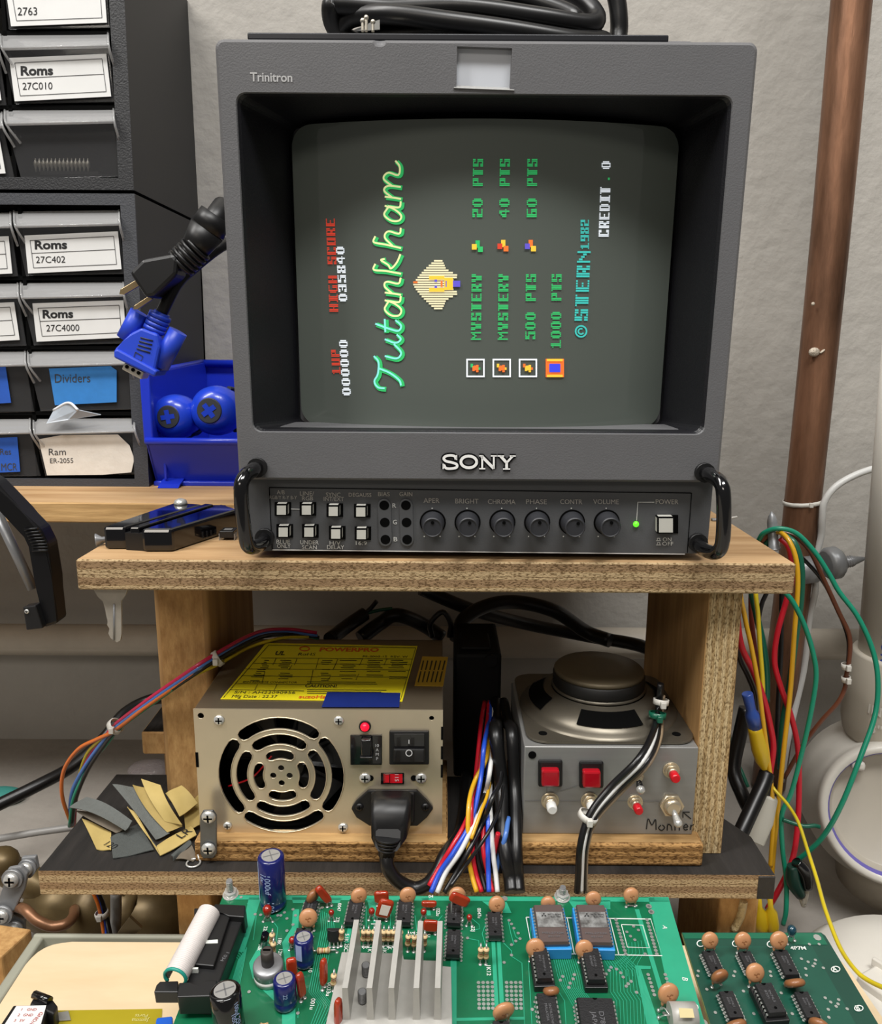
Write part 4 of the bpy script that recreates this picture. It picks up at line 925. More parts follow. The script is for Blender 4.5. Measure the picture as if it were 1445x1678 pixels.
harness('speaker_lead', 'black, white and brown lead looping from the loudspeaker down over the lower shelf', [
 ('wire', 'black', Qs([(1082, 1120), (1078, 1165), (1068, 1205), (1045, 1245), (1000, 1290), (966, 1335), (951, 1385), (948, 1430), (946, 1462)]), .0017, W['black']),
 ('wire', 'white', Qs([(1083, 1122), (1077, 1168), (1072, 1208), (1052, 1248), (1008, 1292), (970, 1338), (956, 1385), (953, 1430), (952, 1462)]), .0012, W['white']),
 ('wire', 'black', Qs([(1084, 1125), (1080, 1170), (1077, 1210), (1058, 1250), (1014, 1294), (974, 1340), (960, 1385), (957, 1430), (957, 1462)], .001), .0014, W['black']),
 ('wire', 'brown', Qs([(1087, 1140), (1084, 1172), (1082, 1210), (1062, 1254), (1018, 1298), (978, 1343), (963, 1385), (960, 1430), (961, 1462)], .002), .0010, W['tan'])], onY(950, 1460, .348),
 ties=((onY(963, 1338, .353), onY(950, 1360, .353) - onY(975, 1318, .353), .0044, m_tie), (onY(1077, 1172, .386), V((.1, .2, 1)), .0038, W['dkgreen']), (onY(1083, 1150, .392), V((.1, .2, 1)), .0034, m_tie)))
# dark adapter and cables at the back of the opening
m_adp = mat('dull_black', '080808', .7, spec=.2)
b = B(); b.bx(.0085, .036, .45, .505, ZL + .0005, onY(800, 1072, .45).z, m_adp, .002); b.bx(.012, .03, .455, .48, onY(800, 1072, .45).z, onY(800, 1060, .455).z, m_adp, .002)
e = onY(804, 1082, .4495); b.cyl(e, e + V((0, -.002, 0)), .0038, m_adp, n=16)
single(b, 'mains_adapter', 'tall black adapter in the shade between power supply and loudspeaker', 'adapter')
for P, r_, lab in (([(690, 965, .52), (770, 998, .53), (860, 1022, .55), (960, 1042, .55), (1060, 1062, .52), (1085, 1100, .515), (1090, 1160, .52)], .0045, 'thick black cable sagging along the back of the opening above the loudspeaker'),
                   ([(748, 1050, .5), (760, 1015, .51), (800, 992, .52), (850, 987, .53), (910, 1002, .53), (960, 1035, .53), (1000, 1050, .52)], .0048, 'thick black cable arching up behind the dark adapter'),
                   ([(590, 1046, .52), (625, 1020, .53), (650, 1008, .53), (690, 1022, .54), (725, 1045, .54)], .0050, 'thick black cable humping up behind the power supply')):
    b = B(); wire(b, P, r_, m_rub, n=12); single(b, 'black_cable', lab, 'cable', 'black cables at the back of the opening')
cc = thing('cut_cable', 'cut black cable end with two short bare cores above the power supply', 'cable', onY(545, 1045, .52))
b = B(); wire(b, [(540, 1048, .50), (570, 1025, .52), (598, 1006, .53)], .0048, m_rub, n=12); part(b, 'sheath', cc)
b = B(); wire(b, [(597, 1006, .529), (608, 996, .53), (617, 985, .53)], .0016, W['black']); part(b, 'core', cc)
b = B(); wire(b, [(597, 1006, .529), (620, 1000, .53), (643, 997, .53)], .0012, W['dkgreen']); part(b, 'core', cc, 'green core')
b = B(); wire(b, [(708, 1044, .50), (705, 1022, .5), (725, 1003, .5), (738, 1022, .5), (736, 1044, .5)], .0018, m_rub); single(b, 'cable_loop', 'small upright loop of thin black cable right of the power supply back', 'cable')
# colour loom leaving to the left with its ties
L0 = [(520, 1040, .490), (470, 1034, .485), (420, 1040, .462), (352, 1076, .416), (300, 1110, .409), (240, 1152, .415), (190, 1190, .43)]
def LL(du, dv, tail): return [(u + du, v + dv, y) for u, v, y in L0] + tail
harness('colour_loom', 'multicoloured wires tied together curving from the power supply down past the left panel', [
 ('wire', 'red', LL(-1, -3, [(172, 1208, .44), (145, 1240, .45), (128, 1290, .46), (121, 1352, .47)]), .0011, W['pink']),
 ('wire', 'blue', LL(0, 2, [(176, 1206, .437), (140, 1255, .45), (118, 1300, .46), (115, 1352, .47)]), .0013, W['ltblue']),
 ('wire', 'black', LL(3, 5, [(168, 1225, .44), (142, 1265, .45), (124, 1310, .458), (118, 1352, .468)]), .0013, W['black']),
 ('wire', 'green', LL(2, 6, [(180, 1212, .436), (148, 1254, .449), (122, 1305, .457), (114, 1354, .468)]), .0012, W['green']),
 ('wire', 'yellow', [(505, 1044, .486), (460, 1046, .474), (410, 1060, .452), (362, 1086, .419), (300, 1116, .412), (240, 1156, .417), (190, 1194, .432), (160, 1216, .442), (140, 1240, .45), (126, 1290, .462), (122, 1354, .471)], .0010, W['lemon']),
 ('wire', 'orange', LL(-2, 7, [(160, 1211, .44), (128, 1228, .448), (105, 1262, .455), (102, 1305, .46), (118, 1354, .47)]), .0012, W['orange'])], onY(118, 1352, .465),
 ties=((onY(189, 1190, .429), V((-.6, .1, -.55)), .0042, m_tie), (onY(357, 1079, .417), V((-.7, -.2, -.45)), .0040, m_tie)))
b = B(); wire(b, [(300, 1142, .56), (250, 1146, .55), (205, 1168, .55), (170, 1210, .54), (120, 1255, .52), (60, 1288, .5), (-30, 1332, .48)], .0042, m_rub, n=12); single(b, 'mains_cable', 'thick black mains cable sweeping down to the left edge behind the coloured wires', 'cable')
b = B(); wire(b, [(-30, 1378, .49), (0, 1374, .49), (60, 1364, .492), (118, 1356, .495), (160, 1350, .5)], .0024, mat('grey_lead', '8a8885', .4), n=10); single(b, 'grey_lead', 'thin grey lead lying on the concrete at the left edge', 'cable')
b = B(); e = onZ(0, 1305, .04); b.ball(e, (.020, .012, .006), mat('teal_glove', '3f8f86', .6, bump=.3, bs=150)); single(b, 'teal_rag', 'bit of teal cloth on the concrete at the left edge', 'cloth')
b = B(); e = onZ(248, 1268, .037); b.ball(e + V((0, 0, .004)), (.020, .014, .007), mat('clear_bag', 'b9afb0', .12, alpha=.45, bump=.8, bs=220), n=20); single(b, 'plastic_bag', 'crumpled clear plastic bag on the concrete behind the left panel', 'bag')
# ------------------------------------------------------------------ sandpaper scraps on the lower shelf
m_grit = mat('grey_grit', '4e5250', .9, var=.15, vs=600, bump=.3, bs=1500); m_gritl = mat('light_grey_grit', '626562', .9, var=.12, vs=500, bump=.3, bs=1500)
m_back = mat('tan_paper_back', 'a48d50', .75, var=.12, vs=90, bump=.15, bs=200); m_back2 = mat('straw_paper_back', 'b9a262', .75, var=.1, vs=90); m_brown = mat('brown_paper', '6d6355', .8, var=.2, vs=100)
def scrap(label, c, mt, mb, bulge=0, flip=False, txt=None):
    """sheet over four pixel corners, each at its height above the lower shelf; edges curl by bulge"""
    P = [onZ(u, v, ZL + h) for u, v, h in c]; n = 9; A = []
    nrm = (P[1] - P[0]).cross(P[3] - P[0]).normalized()
    if nrm.dot(CAM - P[0]) < 0: nrm = -nrm
    top = []
    for i in range(n):
        for j in range(n):
            s_, t_ = i / (n - 1), j / (n - 1)
            p = P[0].lerp(P[1], s_).lerp(P[3].lerp(P[2], s_), t_) + nrm * (bulge * sin(pi * t_) + .0004 * sin(5 * s_ + 3 * t_))
            p.z = max(p.z, ZL + .0006); top.append(p)
    fs = [(i * n + j, i * n + j + 1, (i + 1) * n + j + 1, (i + 1) * n + j) for i in range(n - 1) for j in range(n - 1)]
    b = B(); th = .00045
    bot = [p - nrm * th for p in top]; per = [i * n for i in range(n)] + [(n - 1) * n + j for j in range(1, n)] + [i * n + n - 1 for i in range(n - 2, -1, -1)] + [j for j in range(n - 2, 0, -1)]
    b.raw(top, fs, mt, True); b.raw(bot, [f[::-1] for f in fs], mb, True)
    b.raw([top[i] for i in per] + [bot[i] for i in per], [(i, (i + 1) % len(per), len(per) + (i + 1) % len(per), len(per) + i) for i in range(len(per))], mt)
    if txt:
        s_, a, h = txt; o = P[0].lerp(P[1], a[0]).lerp(P[3].lerp(P[2], a[0]), a[1]) + nrm * (.0005 + bulge * sin(pi * a[1]))
        b.text(s_, o, (P[1] - P[0]).normalized() * a[2], nrm.cross((P[1] - P[0]).normalized() * a[2]), h, m_ink)
    ob = finish(b, 'sandpaper_scrap'); ob['label'] = label; ob['category'] = 'sandpaper'; ob['group'] = 'sandpaper scraps on the lower shelf'
    return ob
scrap('flat dark grey scrap of sandpaper lying lowest at the front of the heap', [(181, 1372, .001), (227, 1348, .001), (252, 1393, .001), (185, 1406, .001)], m_grit, m_back)
scrap('tan printed scrap of sandpaper under the grey roll, leftmost of the backs', [(134, 1341, .001), (182, 1362, .001), (182, 1393, .001), (158, 1391, .001)], m_back2, m_grit, txt=('120', (.55, .85, 1), .004))
scrap('thin brown lower layer curling out beneath the leftmost grey scrap', [(122, 1328, .004), (150, 1330, .006), (205, 1358, .003), (190, 1365, .002)], m_brown, m_grit, .002)
scrap('leftmost dark grey scrap of sandpaper, curled and raised over the shelf edge', [(113, 1323, .007), (141, 1305, .010), (217, 1346, .007), (205, 1361, .005)], m_gritl, m_brown, .004)
scrap('tan scrap of sandpaper printed with letters, its strip crossing in front', [(255, 1387, .002), (312, 1352, .003), (322, 1369, .003), (262, 1402, .0015)], m_back2, m_grit, .001, txt=('LR', (.62, .75, 1), .005))
scrap('long dark grey scrap standing up in the middle with tan edge', [(184, 1285, .020), (218, 1289, .018), (278, 1366, .003), (255, 1376, .002)], m_gritl, m_back, .001)
scrap('narrow tan strip folded down along the long grey scrap', [(208, 1322, .011), (219, 1331, .011), (262, 1400, .0012), (255, 1388, .003)], m_back2, m_grit)
scrap('broad straw coloured scrap leaning behind the long grey one', [(217, 1286, .019), (240, 1292, .020), (299, 1354, .006), (274, 1364, .004)], m_back, m_grit, .002)
scrap('topmost tan curl of sandpaper pointing up and back', [(231, 1276, .022), (262, 1286, .021), (299, 1352, .008), (270, 1346, .008)], m_back2, m_grit, .003)
scrap('square tan scrap folded over at the right beside the metal case', [(271, 1300, .016), (297, 1286, .018), (324, 1317, .012), (294, 1338, .010)], m_back2, m_grit, .002)
scrap('curved straw scrap behind the square one against the case', [(300, 1330, .006), (326, 1300, .009), (327, 1352, .003), (304, 1362, .002)], m_back, m_grit, .002)
scrap('torn small grey scrap near the wire ring', [(280, 1401, .003), (310, 1376, .004), (313, 1384, .004), (284, 1411, .001)], m_grit, m_brown, .001)
scrap('brown backed small scrap lying right of the torn grey one', [(286, 1408, .001), (312, 1380, .004), (322, 1404, .001), (316, 1412, .0007)], m_brown, m_grit, .001)
b = B(); e = onZ(317, 1414, ZL + .0008); b.tube([e + V((.0034 * cos(a), .0034 * sin(a), 0)) for a in [2 * pi * i / 20 + .9 for i in range(21)]] + [onZ(324, 1400, ZL + .004)], .0005, m_screw, n=6, sm=1); single(b, 'wire_ring', 'small silver wire ring at the front of the lower shelf', 'wire')
# ------------------------------------------------------------------ things on the upper shelf
root = thing('plastic_case', 'gloss black plastic case with grooves on top at the left end of the upper shelf', 'case', onZ(280, 880, ZU))
m_case = mat('gloss_black_case', '08080c', .1, coat=.6)
q0_ = onZ(280, 905, ZU); zc = onY(281, 867, q0_.y).z
def ct(u, v): return onZ(u, v, zc)
def block(P, z0, bev=.0016, dz=0): b.prism([V((p.x, p.y, z0)) for p in P], (0, 0, zc - z0 - dz), m_case, bev)
b = B(); block([ct(230, 867), ct(281, 867), ct(391, 834), ct(363, 825)], ZU + .0002, .0016); part(b, 'front_block', root)
b = B(); block([ct(168, 863), ct(205, 863), ct(333, 826), ct(286, 823)], ZU + .0002, .0014); part(b, 'rear_block', root)
b = B(); block([ct(212, 864), ct(228, 864), ct(350, 826), ct(336, 825)], ZU + .0002, .0007); part(b, 'middle_rib', root)
b = B(); b.prism([V((p.x, p.y + .003, ZU + .0002)) for p in (ct(200, 866), ct(236, 868), ct(366, 830), ct(328, 826))], (0, 0, .0085), m_black); part(b, 'groove', root)
b = B(); o = ct(356, 826); b.bx(o.x - .004, o.x + .004, o.y - .004, o.y + .004, ZU + .003, zc - .0012, m_case, .0008); part(b, 'end_block', root)
b = B(); e = ct(296, 826); b.lathe(e, (0, 0, 1), [(.0036, 0), (.0036, .0008), (.003, .0022), (.0012, .0030)], m_screw); single(b, 'screw', 'silver pan head screw lying on the gloss black case', 'screw')
b = B(); e = onZ(167, 884, ZU + .003); d = V((-1, -.35, -.05)).normalized(); b.lathe(e, d, [(.0011, -.018), (.0013, 0), (.0032, .0025), (.0032, .003)], m_steel); single(b, 'countersunk_screw', 'countersunk screw lying on its side at the left end of the upper shelf', 'screw')
b = B(); o = onZ(373, 884, ZU + .0002); b.bx(o.x - .0036, o.x + .0036, o.y - .002, o.y + .007, ZU + .0014, ZU + .0050, m_black, .0004)
for i in range(4):
    for sx in (-1, 1): b.bx(o.x + sx * .0038 - .0002, o.x + sx * .0038 + .0002, o.y - .0015 + .0024 * i, o.y - .0008 + .0024 * i, ZU + .0001, ZU + .0035, m_steel)
b.raw([V((o.x + sx * .0005 * 4, o.y + sy, ZU + .00515)) for sx, sy in ((-1, 0), (1, 0), (1, .004), (-1, .004))], [(0, 1, 2, 3)], mat('chip_print', '6a6a6a', .6))
single(b, 'integrated_circuit', 'small black chip standing on its pins on the upper shelf beside the monitor', 'chip')
# key under the shelf
ky = thing('key', 'worn steel door key hanging below the left end of the upper shelf', 'key', onY(180, 1000, .372))
m_key2 = mat('worn_nickel', 'b5aea2', .38, .4, var=.2, vs=80)
b = B(); g = lambda u, v: onY(u, v, .372)
P = [(152, 950), (153, 966), (160, 978), (169, 985), (172, 998), (174, 1010), (177, 1018), (175, 1024), (180, 1030), (177, 1038), (181, 1046), (191, 1053), (197, 1050), (199, 1040), (198, 985), (206, 975), (210, 962), (210, 950)]
b.prism([g(*p) for p in P], (0, .0016, 0), m_key2, .0002); part(b, 'blank', ky)
b = B(); b.tube([g(187, 990) + V((0, -.0001, 0)), g(187, 1049) + V((0, -.0001, 0))], .0005, m_steel, sm=1); part(b, 'groove', ky)
# black lever at the left edge
lv = thing('clamp_lever', 'black ribbed lever with a grey rod hanging at the left edge below the wall shelf', 'lever', onY(60, 930, .40))
m_lev = mat('black_lever', '121214', .35, .3)
def strip(pairs, y, th, m_, bev=.0008):
    P = [onY(u, v, y) for u, v in pairs]; b.prism(P, (0, th, 0), m_, bev)
b = B(); strip([(-40, 770), (-8, 790), (35, 838), (66, 868), (78, 893), (85, 950), (94, 1022), (70, 1030), (58, 960), (52, 895), (44, 878), (0, 838), (-40, 805)], .40, .012, m_lev, .0016); part(b, 'arm', lv)
b = B()
for i in range(8):
    t = i / 7; e0 = onY(40 + 13 * min(1, t * 1.3), 868 + 34 * t, .3992); e1 = onY(62 + 17 * min(1, t * 1.3), 866 + 36 * t, .3992); b.tube([e0, e1], .0007, m_lev, sm=1, n=6)
part(b, 'grip_rib', lv)
b = B(); strip([(37, 995), (58, 992), (70, 1030), (43, 1033)], .396, .006, m_black, .0006); bt = part(b, 'jaw', lv)
b = B(); e = onY(44, 1002, .3959); screw(b, e, (0, -1, 0), .0012, m_screw, m_dark, .0006); part(b, 'screw', bt)
b = B(); b.cyl(onY(-5, 840, .412), onY(54, 965, .412), .0026, m_steel, n=12); part(b, 'rod', lv, 'grey steel rod')
# ------------------------------------------------------------------ behind and on top of the monitor
zp = onY(740, 62, .37).z
b = B(); b.bx(onY(405, 58, .372).x, onY(1096, 60, .372).x, .372, .56, zp - .0005, zp + .0024, mat('gunmetal_panel', '26272b', .35, .4), .0006); single(b, 'metal_sheet', 'thin dark metal sheet lying on top of the monitor', 'panel')
zk = zp + .0024
coil = thing('coiled_cable', 'coil of thick black cable lying on top of the monitor', 'cable', V((.02, .405, zk)))
def cyq(y): return .394 + (y - .43) * .6
for P, r_ in (([(1000, 84, .47), (985, 66, .46), (940, 66, .44), (840, 50, .43), (740, 36, .43), (640, 24, .44), (580, 28, .455), (556, 46, .46), (560, 70, .465), (640, 80, .47), (760, 84, .475)], .0042),
              ([(600, 78, .47), (552, 50, .46), (542, 14, .45), (556, 8, .45), (640, 14, .45), (760, 12, .44), (880, 28, .44), (960, 40, .45), (978, 30, .46), (960, 5, .47), (920, -18, .48), (840, -26, .49), (700, -20, .49)], .0042),
              ([(960, 84, .45), (1004, 80, .465), (1013, 58, .47), (1014, 30, .47), (1008, -10, .47), (985, -80, .47), (975, -250, .47), (980, -520, .47)], .0042),
              ([(560, 84, .47), (600, 60, .47), (700, 50, .46), (800, 52, .455), (900, 48, .45), (940, 30, .45), (880, 5, .46), (800, -12, .46), (700, -8, .46), (620, -2, .455), (600, 10, .465), (660, 30, .475)], .0043)):
    b = B(); wire(b, [(u, v, cyq(y)) for u, v, y in P], r_, m_rub, n=14); part(b, 'loop', coil)
b = B()
for u, v in ((594, 34), (600, 29), (611, 36)):
    a = onY(u, 52, .385); c_ = onY(u, v, .385); b.tube([a, a.lerp(c_, .7), c_], .0007, m_tin, n=6); b.ball(c_, .0011, m_tin, n=8)
b.bx(onY(588, 50, .384).x, onY(622, 50, .384).x, .384, .390, zk, zk + .0012, m_tin); b.prism([onY(596, 50, .389), onY(622, 48, .389), onY(622, 32, .389), onY(604, 38, .389)], (0, .0006, 0), mat('clear_strip', 'b0b0ac', .2, alpha=.5)); single(b, 'terminal_strip', 'three pale metal pins standing on the panel on top of the monitor', 'connector')
root = thing('mains_plug', 'black mains plug with two flat prongs hanging beside the monitor', 'plug', onY(270, 440, .46))
YP = .462
b = B(); g = lambda u, v, y=YP: onY(u, v, y)
P = [g(221, 449), g(243, 427), g(292, 418), (g(300, 428)), g(298, 452), g(262, 487), g(248, 490)]
b.prism([p + V((0, -.009, 0)) for p in P], (0, .018, 0), m_black, .003); part(b, 'plug_body', root)
b = B(); wire(b, [(293, 434, YP), (312, 416, YP), (336, 388, YP), (352, 360, YP), (366, 340, YP + .01)], .0062, m_black, n=14)
for i in range(5): e = g(297 + 6.5 * i, 431 - 6.2 * i); d = (g(303, 425) - g(297, 431)).normalized(); b.cyl(e - d * .0009, e + d * .0009, .0084, m_black, n=14)
b.cyl(g(316, 412), g(340, 376), .0072, m_black, r1=.0098, n=16); b.cyl(g(340, 376), g(354, 352), .0098, m_black, r1=.0085, n=16); part(b, 'strain_relief', root)
for P, lab in (([(225, 457), (197, 474), (195, 482), (203, 483), (230, 467)], 'left'), ([(245, 484), (219, 501), (218, 507), (225, 507), (250, 490)], 'right')):
    b = B(); b.prism([g(*p, YP - .002) for p in P], (0, .0018, 0), mat('brass_prong', 'b9a27c', .3, .9), .0003); part(b, 'prong', root)
root = thing('video_plug', 'bright blue video connector hanging on a black cable above the blue bin', 'connector', onY(240, 560, .47))
m_vga = mat('blue_connector', '2747c8', .4); YV = .468
b = B(); g = lambda u, v, y=YV: onY(u, v, y)
P = [(231, 537), (258, 547), (262, 570), (252, 616), (188, 584), (186, 573), (200, 560), (213, 546)]
b.prism([g(*p, YV - .007) for p in P], (0, .014, 0), m_vga, .0014); b.prism([g(*p, YV - .009) for p in ((186, 574), (192, 572), (258, 608), (253, 618), (186, 586))], (0, .018, 0), m_vga, .001); part(b, 'hood', root)
b = B(); b.prism([g(*p, YV - .0055) for p in ((204, 594), (236, 610), (231, 622), (199, 605))], (0, .011, 0), m_tin, .0006)
for u, v in ((208, 601), (218, 606), (227, 611)): e = g(u, v, YV - .0058); b.cyl(e, e + V((0, -.0003, 0)), .0011, m_dark, n=8)
part(b, 'shell', root, 'bare metal connector shell')
for a_, c_ in (((229, 512), (206, 556)), ((292, 543), (262, 600))):
    b = B(); b.cyl(g(*a_), g(*c_), .0052, m_vga, n=16); part(b, 'thumbscrew', root)
b = B()
for i in range(4):
    e = g(262 - 3 * i, 518 + 7 * i); d = (g(253, 540) - g(264, 514)).normalized(); b.cyl(e - d * .0011, e + d * .0011, .0062 , m_vga, n=14)
b.cyl(g(266, 512), g(250, 548), .0045, m_vga, n=12); part(b, 'strain_relief', root)
b = B()
for i in range(4): b.tube([g(224 + 2 * i + 0, 571 - 6 * i, YV - .0072), g(246 + 1.5 * i, 578 - 6.5 * i, YV - .0072)], .0004, m_sdg, sm=1, n=6)
b.rib(lambda x, y: g(x, y, YV - .0073), [(222, 577), (234, 584), (231, 592), (219, 586), (222, 577)], .8, m_sdg, sm=1); part(b, 'mould_mark', root)
b = B(); wire(b, [(264, 514, YV), (276, 490, YV), (292, 462, YV + .004), (315, 440, YV + .012), (360, 405, YV + .02), (400, 390, .52), (440, 388, .56)], .0033, m_rub, n=10); part(b, 'cable', root)
# ------------------------------------------------------------------ circuit boards on the bench
PA = radians(9.6); nP = V((0, -sin(PA), cos(PA))); eX = V((1, 0, 0)); eY = V((0, -cos(PA), -sin(PA)))
P0 = onY(730, 1467, .33)
def pb(u, v, h=0): return onP(u, v, P0 + nP * h, nP)
KP = .000276                                 # metres per pixel on the board
m_pcb = mat('green_solder_mask', '0b6a45', .32, var=.35, vs=22, coat=.25, col2='0a5a3a')
m_trace = mat('copper_under_mask', '2f9f7c', .34, var=.12, vs=60, coat=.25)
m_pcb2 = mat('dark_green_mask', '103c31', .4, var=.3, vs=18, coat=.2, col2='124637'); m_tr2 = mat('dark_trace', '106046', .4, coat=.2)
m_fr4 = mat('board_edge', '8f9a62', .7)
m_silk = mat('silk_white', 'd8dcd6', .6)
m_pad = mat('solder', 'c3c6c2', .3, .7)
m_ic = mat('chip_body', '1b1b1d', .5, bump=.15, bs=1200); m_icp = mat('chip_marking', '626265', .6)
m_disc = mat('orange_ceramic', 'c08a60', .38, coat=.2, var=.12, vs=200); m_disc2 = mat('brown_ceramic', '8d5c38', .4, coat=.2)
m_film = mat('red_brown_film', 'a33216', .25, coat=.5, var=.15, vs=250); m_tant = mat('red_tantalum', '8e1f12', .2, coat=.6)
m_elec = mat('blue_sleeve', '141b5c', .25, coat=.4); m_elab = mat('sleeve_print', '9fb0d8', .5); m_alt = mat('aluminium_top', 'c2c2c0', .4, .6)
m_res = mat('resistor_body', 'd3b88a', .45); m_bands = [mat('band_' + n_, c_, .5) for n_, c_ in (('brown', '6b3518'), ('red', 'a8301c'), ('gold', 'b98a35'))]
m_alum = mat('cast_aluminium', 'b9b7b1', .42, .2, var=.12, vs=120)
m_sock = mat('blue_socket', '2f8fd6', .4)
def board(name, label, corners, m_, loc_px, h=0):
    r_ = thing(name, label, 'circuit board', pb(*loc_px), None)
    b = B(); P = [pb(u, v, h) for u, v in corners]; b.prism(P, nP * -.0016, m_fr4)
    b.bm.normal_update(); bmesh.ops.recalc_face_normals(b.bm, faces=b.bm.faces[:])
    for f_ in b.bm.faces:
        if f_.normal.dot(nP) > .9: f_.material_index = b.m(m_)
    return r_, b
MB_ = [(366, 1466), (1095, 1470), (1170, 1730), (266, 1730), (283, 1690), (284, 1678)]
pcb, b = board('circuit_board', 'large bright green arcade circuit board with heat sink and ribbon socket', MB_, m_pcb, (730, 1600))
part(b, 'board', pcb)
f0 = lambda u, v: pb(u, v, .00012); f1 = lambda u, v: pb(u, v, .00022); f2 = lambda u, v: pb(u, v, .0003)
def poly(b, pts, m_, h=.00012): P = [pb(u, v, h) for u, v in pts]; b.raw(P, [tuple(range(len(P)))], m_)
b = B()
for q in ([(372, 1467), (1094, 1471), (1098, 1478), (372, 1474)], [(1062, 1470), (1095, 1470), (1170, 1730), (1118, 1730)],
          [(790, 1477), (830, 1478), (838, 1496), (815, 1496)], [(930, 1474), (1000, 1475), (1000, 1490), (940, 1489)],
          [(805, 1541), (811, 1541), (817, 1650), (810, 1650)], [(814, 1541), (820, 1541), (826, 1650), (819, 1650)],
          [(478, 1470), (560, 1471), (556, 1480), (480, 1480)], [(430, 1540), (447, 1541), (425, 1580), (408, 1578)], [(408, 1578), (425, 1580), (432, 1600), (414, 1604)],
          [(408, 1470), (428, 1471), (400, 1560), (388, 1560)], [(1040, 1582), (1066, 1583), (1066, 1588), (1050, 1588), (1080, 1678), (1070, 1690), (1062, 1690)],
          [(1040, 1490), (1047, 1490), (1092, 1640), (1085, 1642)], [(738, 1568), (748, 1570), (748, 1678), (738, 1678)], [(748, 1668), (860, 1666), (860, 1671), (748, 1673)],
          [(430, 1622), (446, 1622), (484, 1650), (484, 1690), (462, 1690), (462, 1652)], [(570, 1519), (577, 1519), (572, 1545), (565, 1545)], [(600, 1470), (615, 1470), (618, 1510), (612, 1512)], [(690, 1471), (702, 1471), (706, 1500), (700, 1500)],
          [(480, 1490), (478, 1520), (462, 1545), (470, 1600), (480, 1600), (473, 1545), (489, 1520), (490, 1490)]):
    poly(b, q, m_trace)
tw = 1.0
for i in range(7):                              # bus of traces by the ribbon socket
    b.rib(f1, [(372 + 3.2 * i * .9, 1638 - 1.5 * i), (391 + 2.2 * i, 1572 - 3.2 * i), (386 + 1.8 * i - 6, 1562 - 3 * i)], .7, m_trace, sm=1)
for i in range(7):                              # bus left of the heat sink
    d = 4.0 * i
    b.rib(f1, [(524 + d * .9, 1490 + 2 * i), (533 - 6 + d * .85, 1520), (506 + d * .9, 1625), (522 + d * 1.1, 1646 + i), (505 + d, 1690)], .55, m_trace, sm=1)
for i in range(11):                             # fan of traces under the two memory chips
    d = 6.2 * i
    b.rib(f1, [(906 + d * .55, 1566), (914 + d * .6, 1600), (918 + d * .6, 1612 + i), (940 + d * .6, 1650), (946 + d * .7, 1690)], .45, m_trace, sm=1)
    b.rib(f1, [(986 + d * .6, 1566), (1000 + d * .8, 1590), (1000 + d * .9, 1625), (1010 + d * .9, 1640), (1012 + d * .9, 1690)], .45, m_trace, sm=1)
for i in range(5): b.rib(f1, [(1030 + 5 * i, 1545 - i), (1030 + 6 * i, 1562), (1008 + 9 * i, 1580), (1010 + 9 * i, 1600)], .45, m_trace, sm=1)
for P in ([(767, 1538), (784, 1541), (786, 1556)], [(797, 1510), (790, 1530), (797, 1556)], [(825, 1545), (838, 1558), (838, 1567)], [(838, 1567), (855, 1578), (860, 1690)], [(833, 1510), (837, 1530), (842, 1548)], [(840, 1520), (845, 1535), (852, 1540)], [(870, 1500), (866, 1580), (872, 1690)], [(912, 1620), (925, 1640), (928, 1690)], [(600, 1484), (600, 1518), (610, 1526)], [(641, 1484), (639, 1520), (650, 1528)], [(680, 1500), (683, 1525)], [(767, 1500), (785, 1515), (786, 1522), (770, 1526)], [(725, 1500), (715, 1512)], [(489, 1652), (488, 1668)], [(405, 1480), (420, 1500), (415, 1540)], [(440, 1500), (455, 1520), (452, 1550)]): b.rib(f1, P, .6, m_trace, sm=1)
part(b, 'copper_traces', pcb)
b = B()
def pad(u, v, r=2.6): b.raw([pb(u, v, .0003) + (eX * cos(a) + eY * sin(a)) * (r * KP) for a in [2 * pi * i / 8 for i in range(8)]], [tuple(range(8))], m_pad)
for u in (784, 830):
    for i in range(7):
        for j in range(4): pad(u + 7.5 * j + i * .2, 1610 + 7.0 * i, 2.8)
    part(b, 'pad_array', pcb); b = B()
for j in (0, 1):
    for i in range(11): pad(1009 + i * 1.6 + j * 51, 1507 + 5.6 * i, 3.0)
part(b, 'pad_array', pcb); b = B()
for j in (0, 1):
    for i in range(6): pad(1062 + i * 2.0 + j * 28, 1597 + 6.6 * i, 2.8)
part(b, 'pad_array', pcb); b = B()
for u, v in ((834, 1508), (838, 1514), (842, 1521), (849, 1529), (852, 1538), (845, 1542), (838, 1548), (838, 1565), (826, 1577), (872, 1654), (918, 1606), (922, 1600), (941, 1597), (939, 1604), (934, 1611), (932, 1618), (993, 1596), (998, 1590), (1001, 1585), (1010, 1588), (1017, 1594), (1021, 1601), (1026, 1616), (1029, 1612), (1034, 1608), (1043, 1626), (1057, 1563), (1027, 1527), (1033, 1534), (1040, 1540), (1046, 1524), (1038, 1518), (1063, 1485), (1067, 1494), (480, 1490), (470, 1505), (480, 1515), (470, 1525), (484, 1500), (466, 1495), (475, 1543), (418, 1498), (427, 1499), (488, 1660), (408, 1625), (395, 1470), (455, 1500), (460, 1500), (528, 1487), (766, 1537), (1088, 1660)): pad(u, v)
part(b, 'solder_pads', pcb)
for u, v in ((827, 1472), (1063, 1485), (1067, 1494)): b = B(); pad(u, v, 5); part(b, 'test_pad', pcb)
b = B()
sl = lambda P, w_=.8: b.rib(f2, P, w_, m_silk, sm=1)
sl([(862, 1503), (1066, 1506), (1085, 1566), (873, 1562), (862, 1503)]); sl([(929, 1503), (941, 1564)]); sl([(999, 1505), (1014, 1565)]); sl([(1018, 1515), (1053, 1516), (1064, 1553), (1028, 1552), (1018, 1515)], .6)
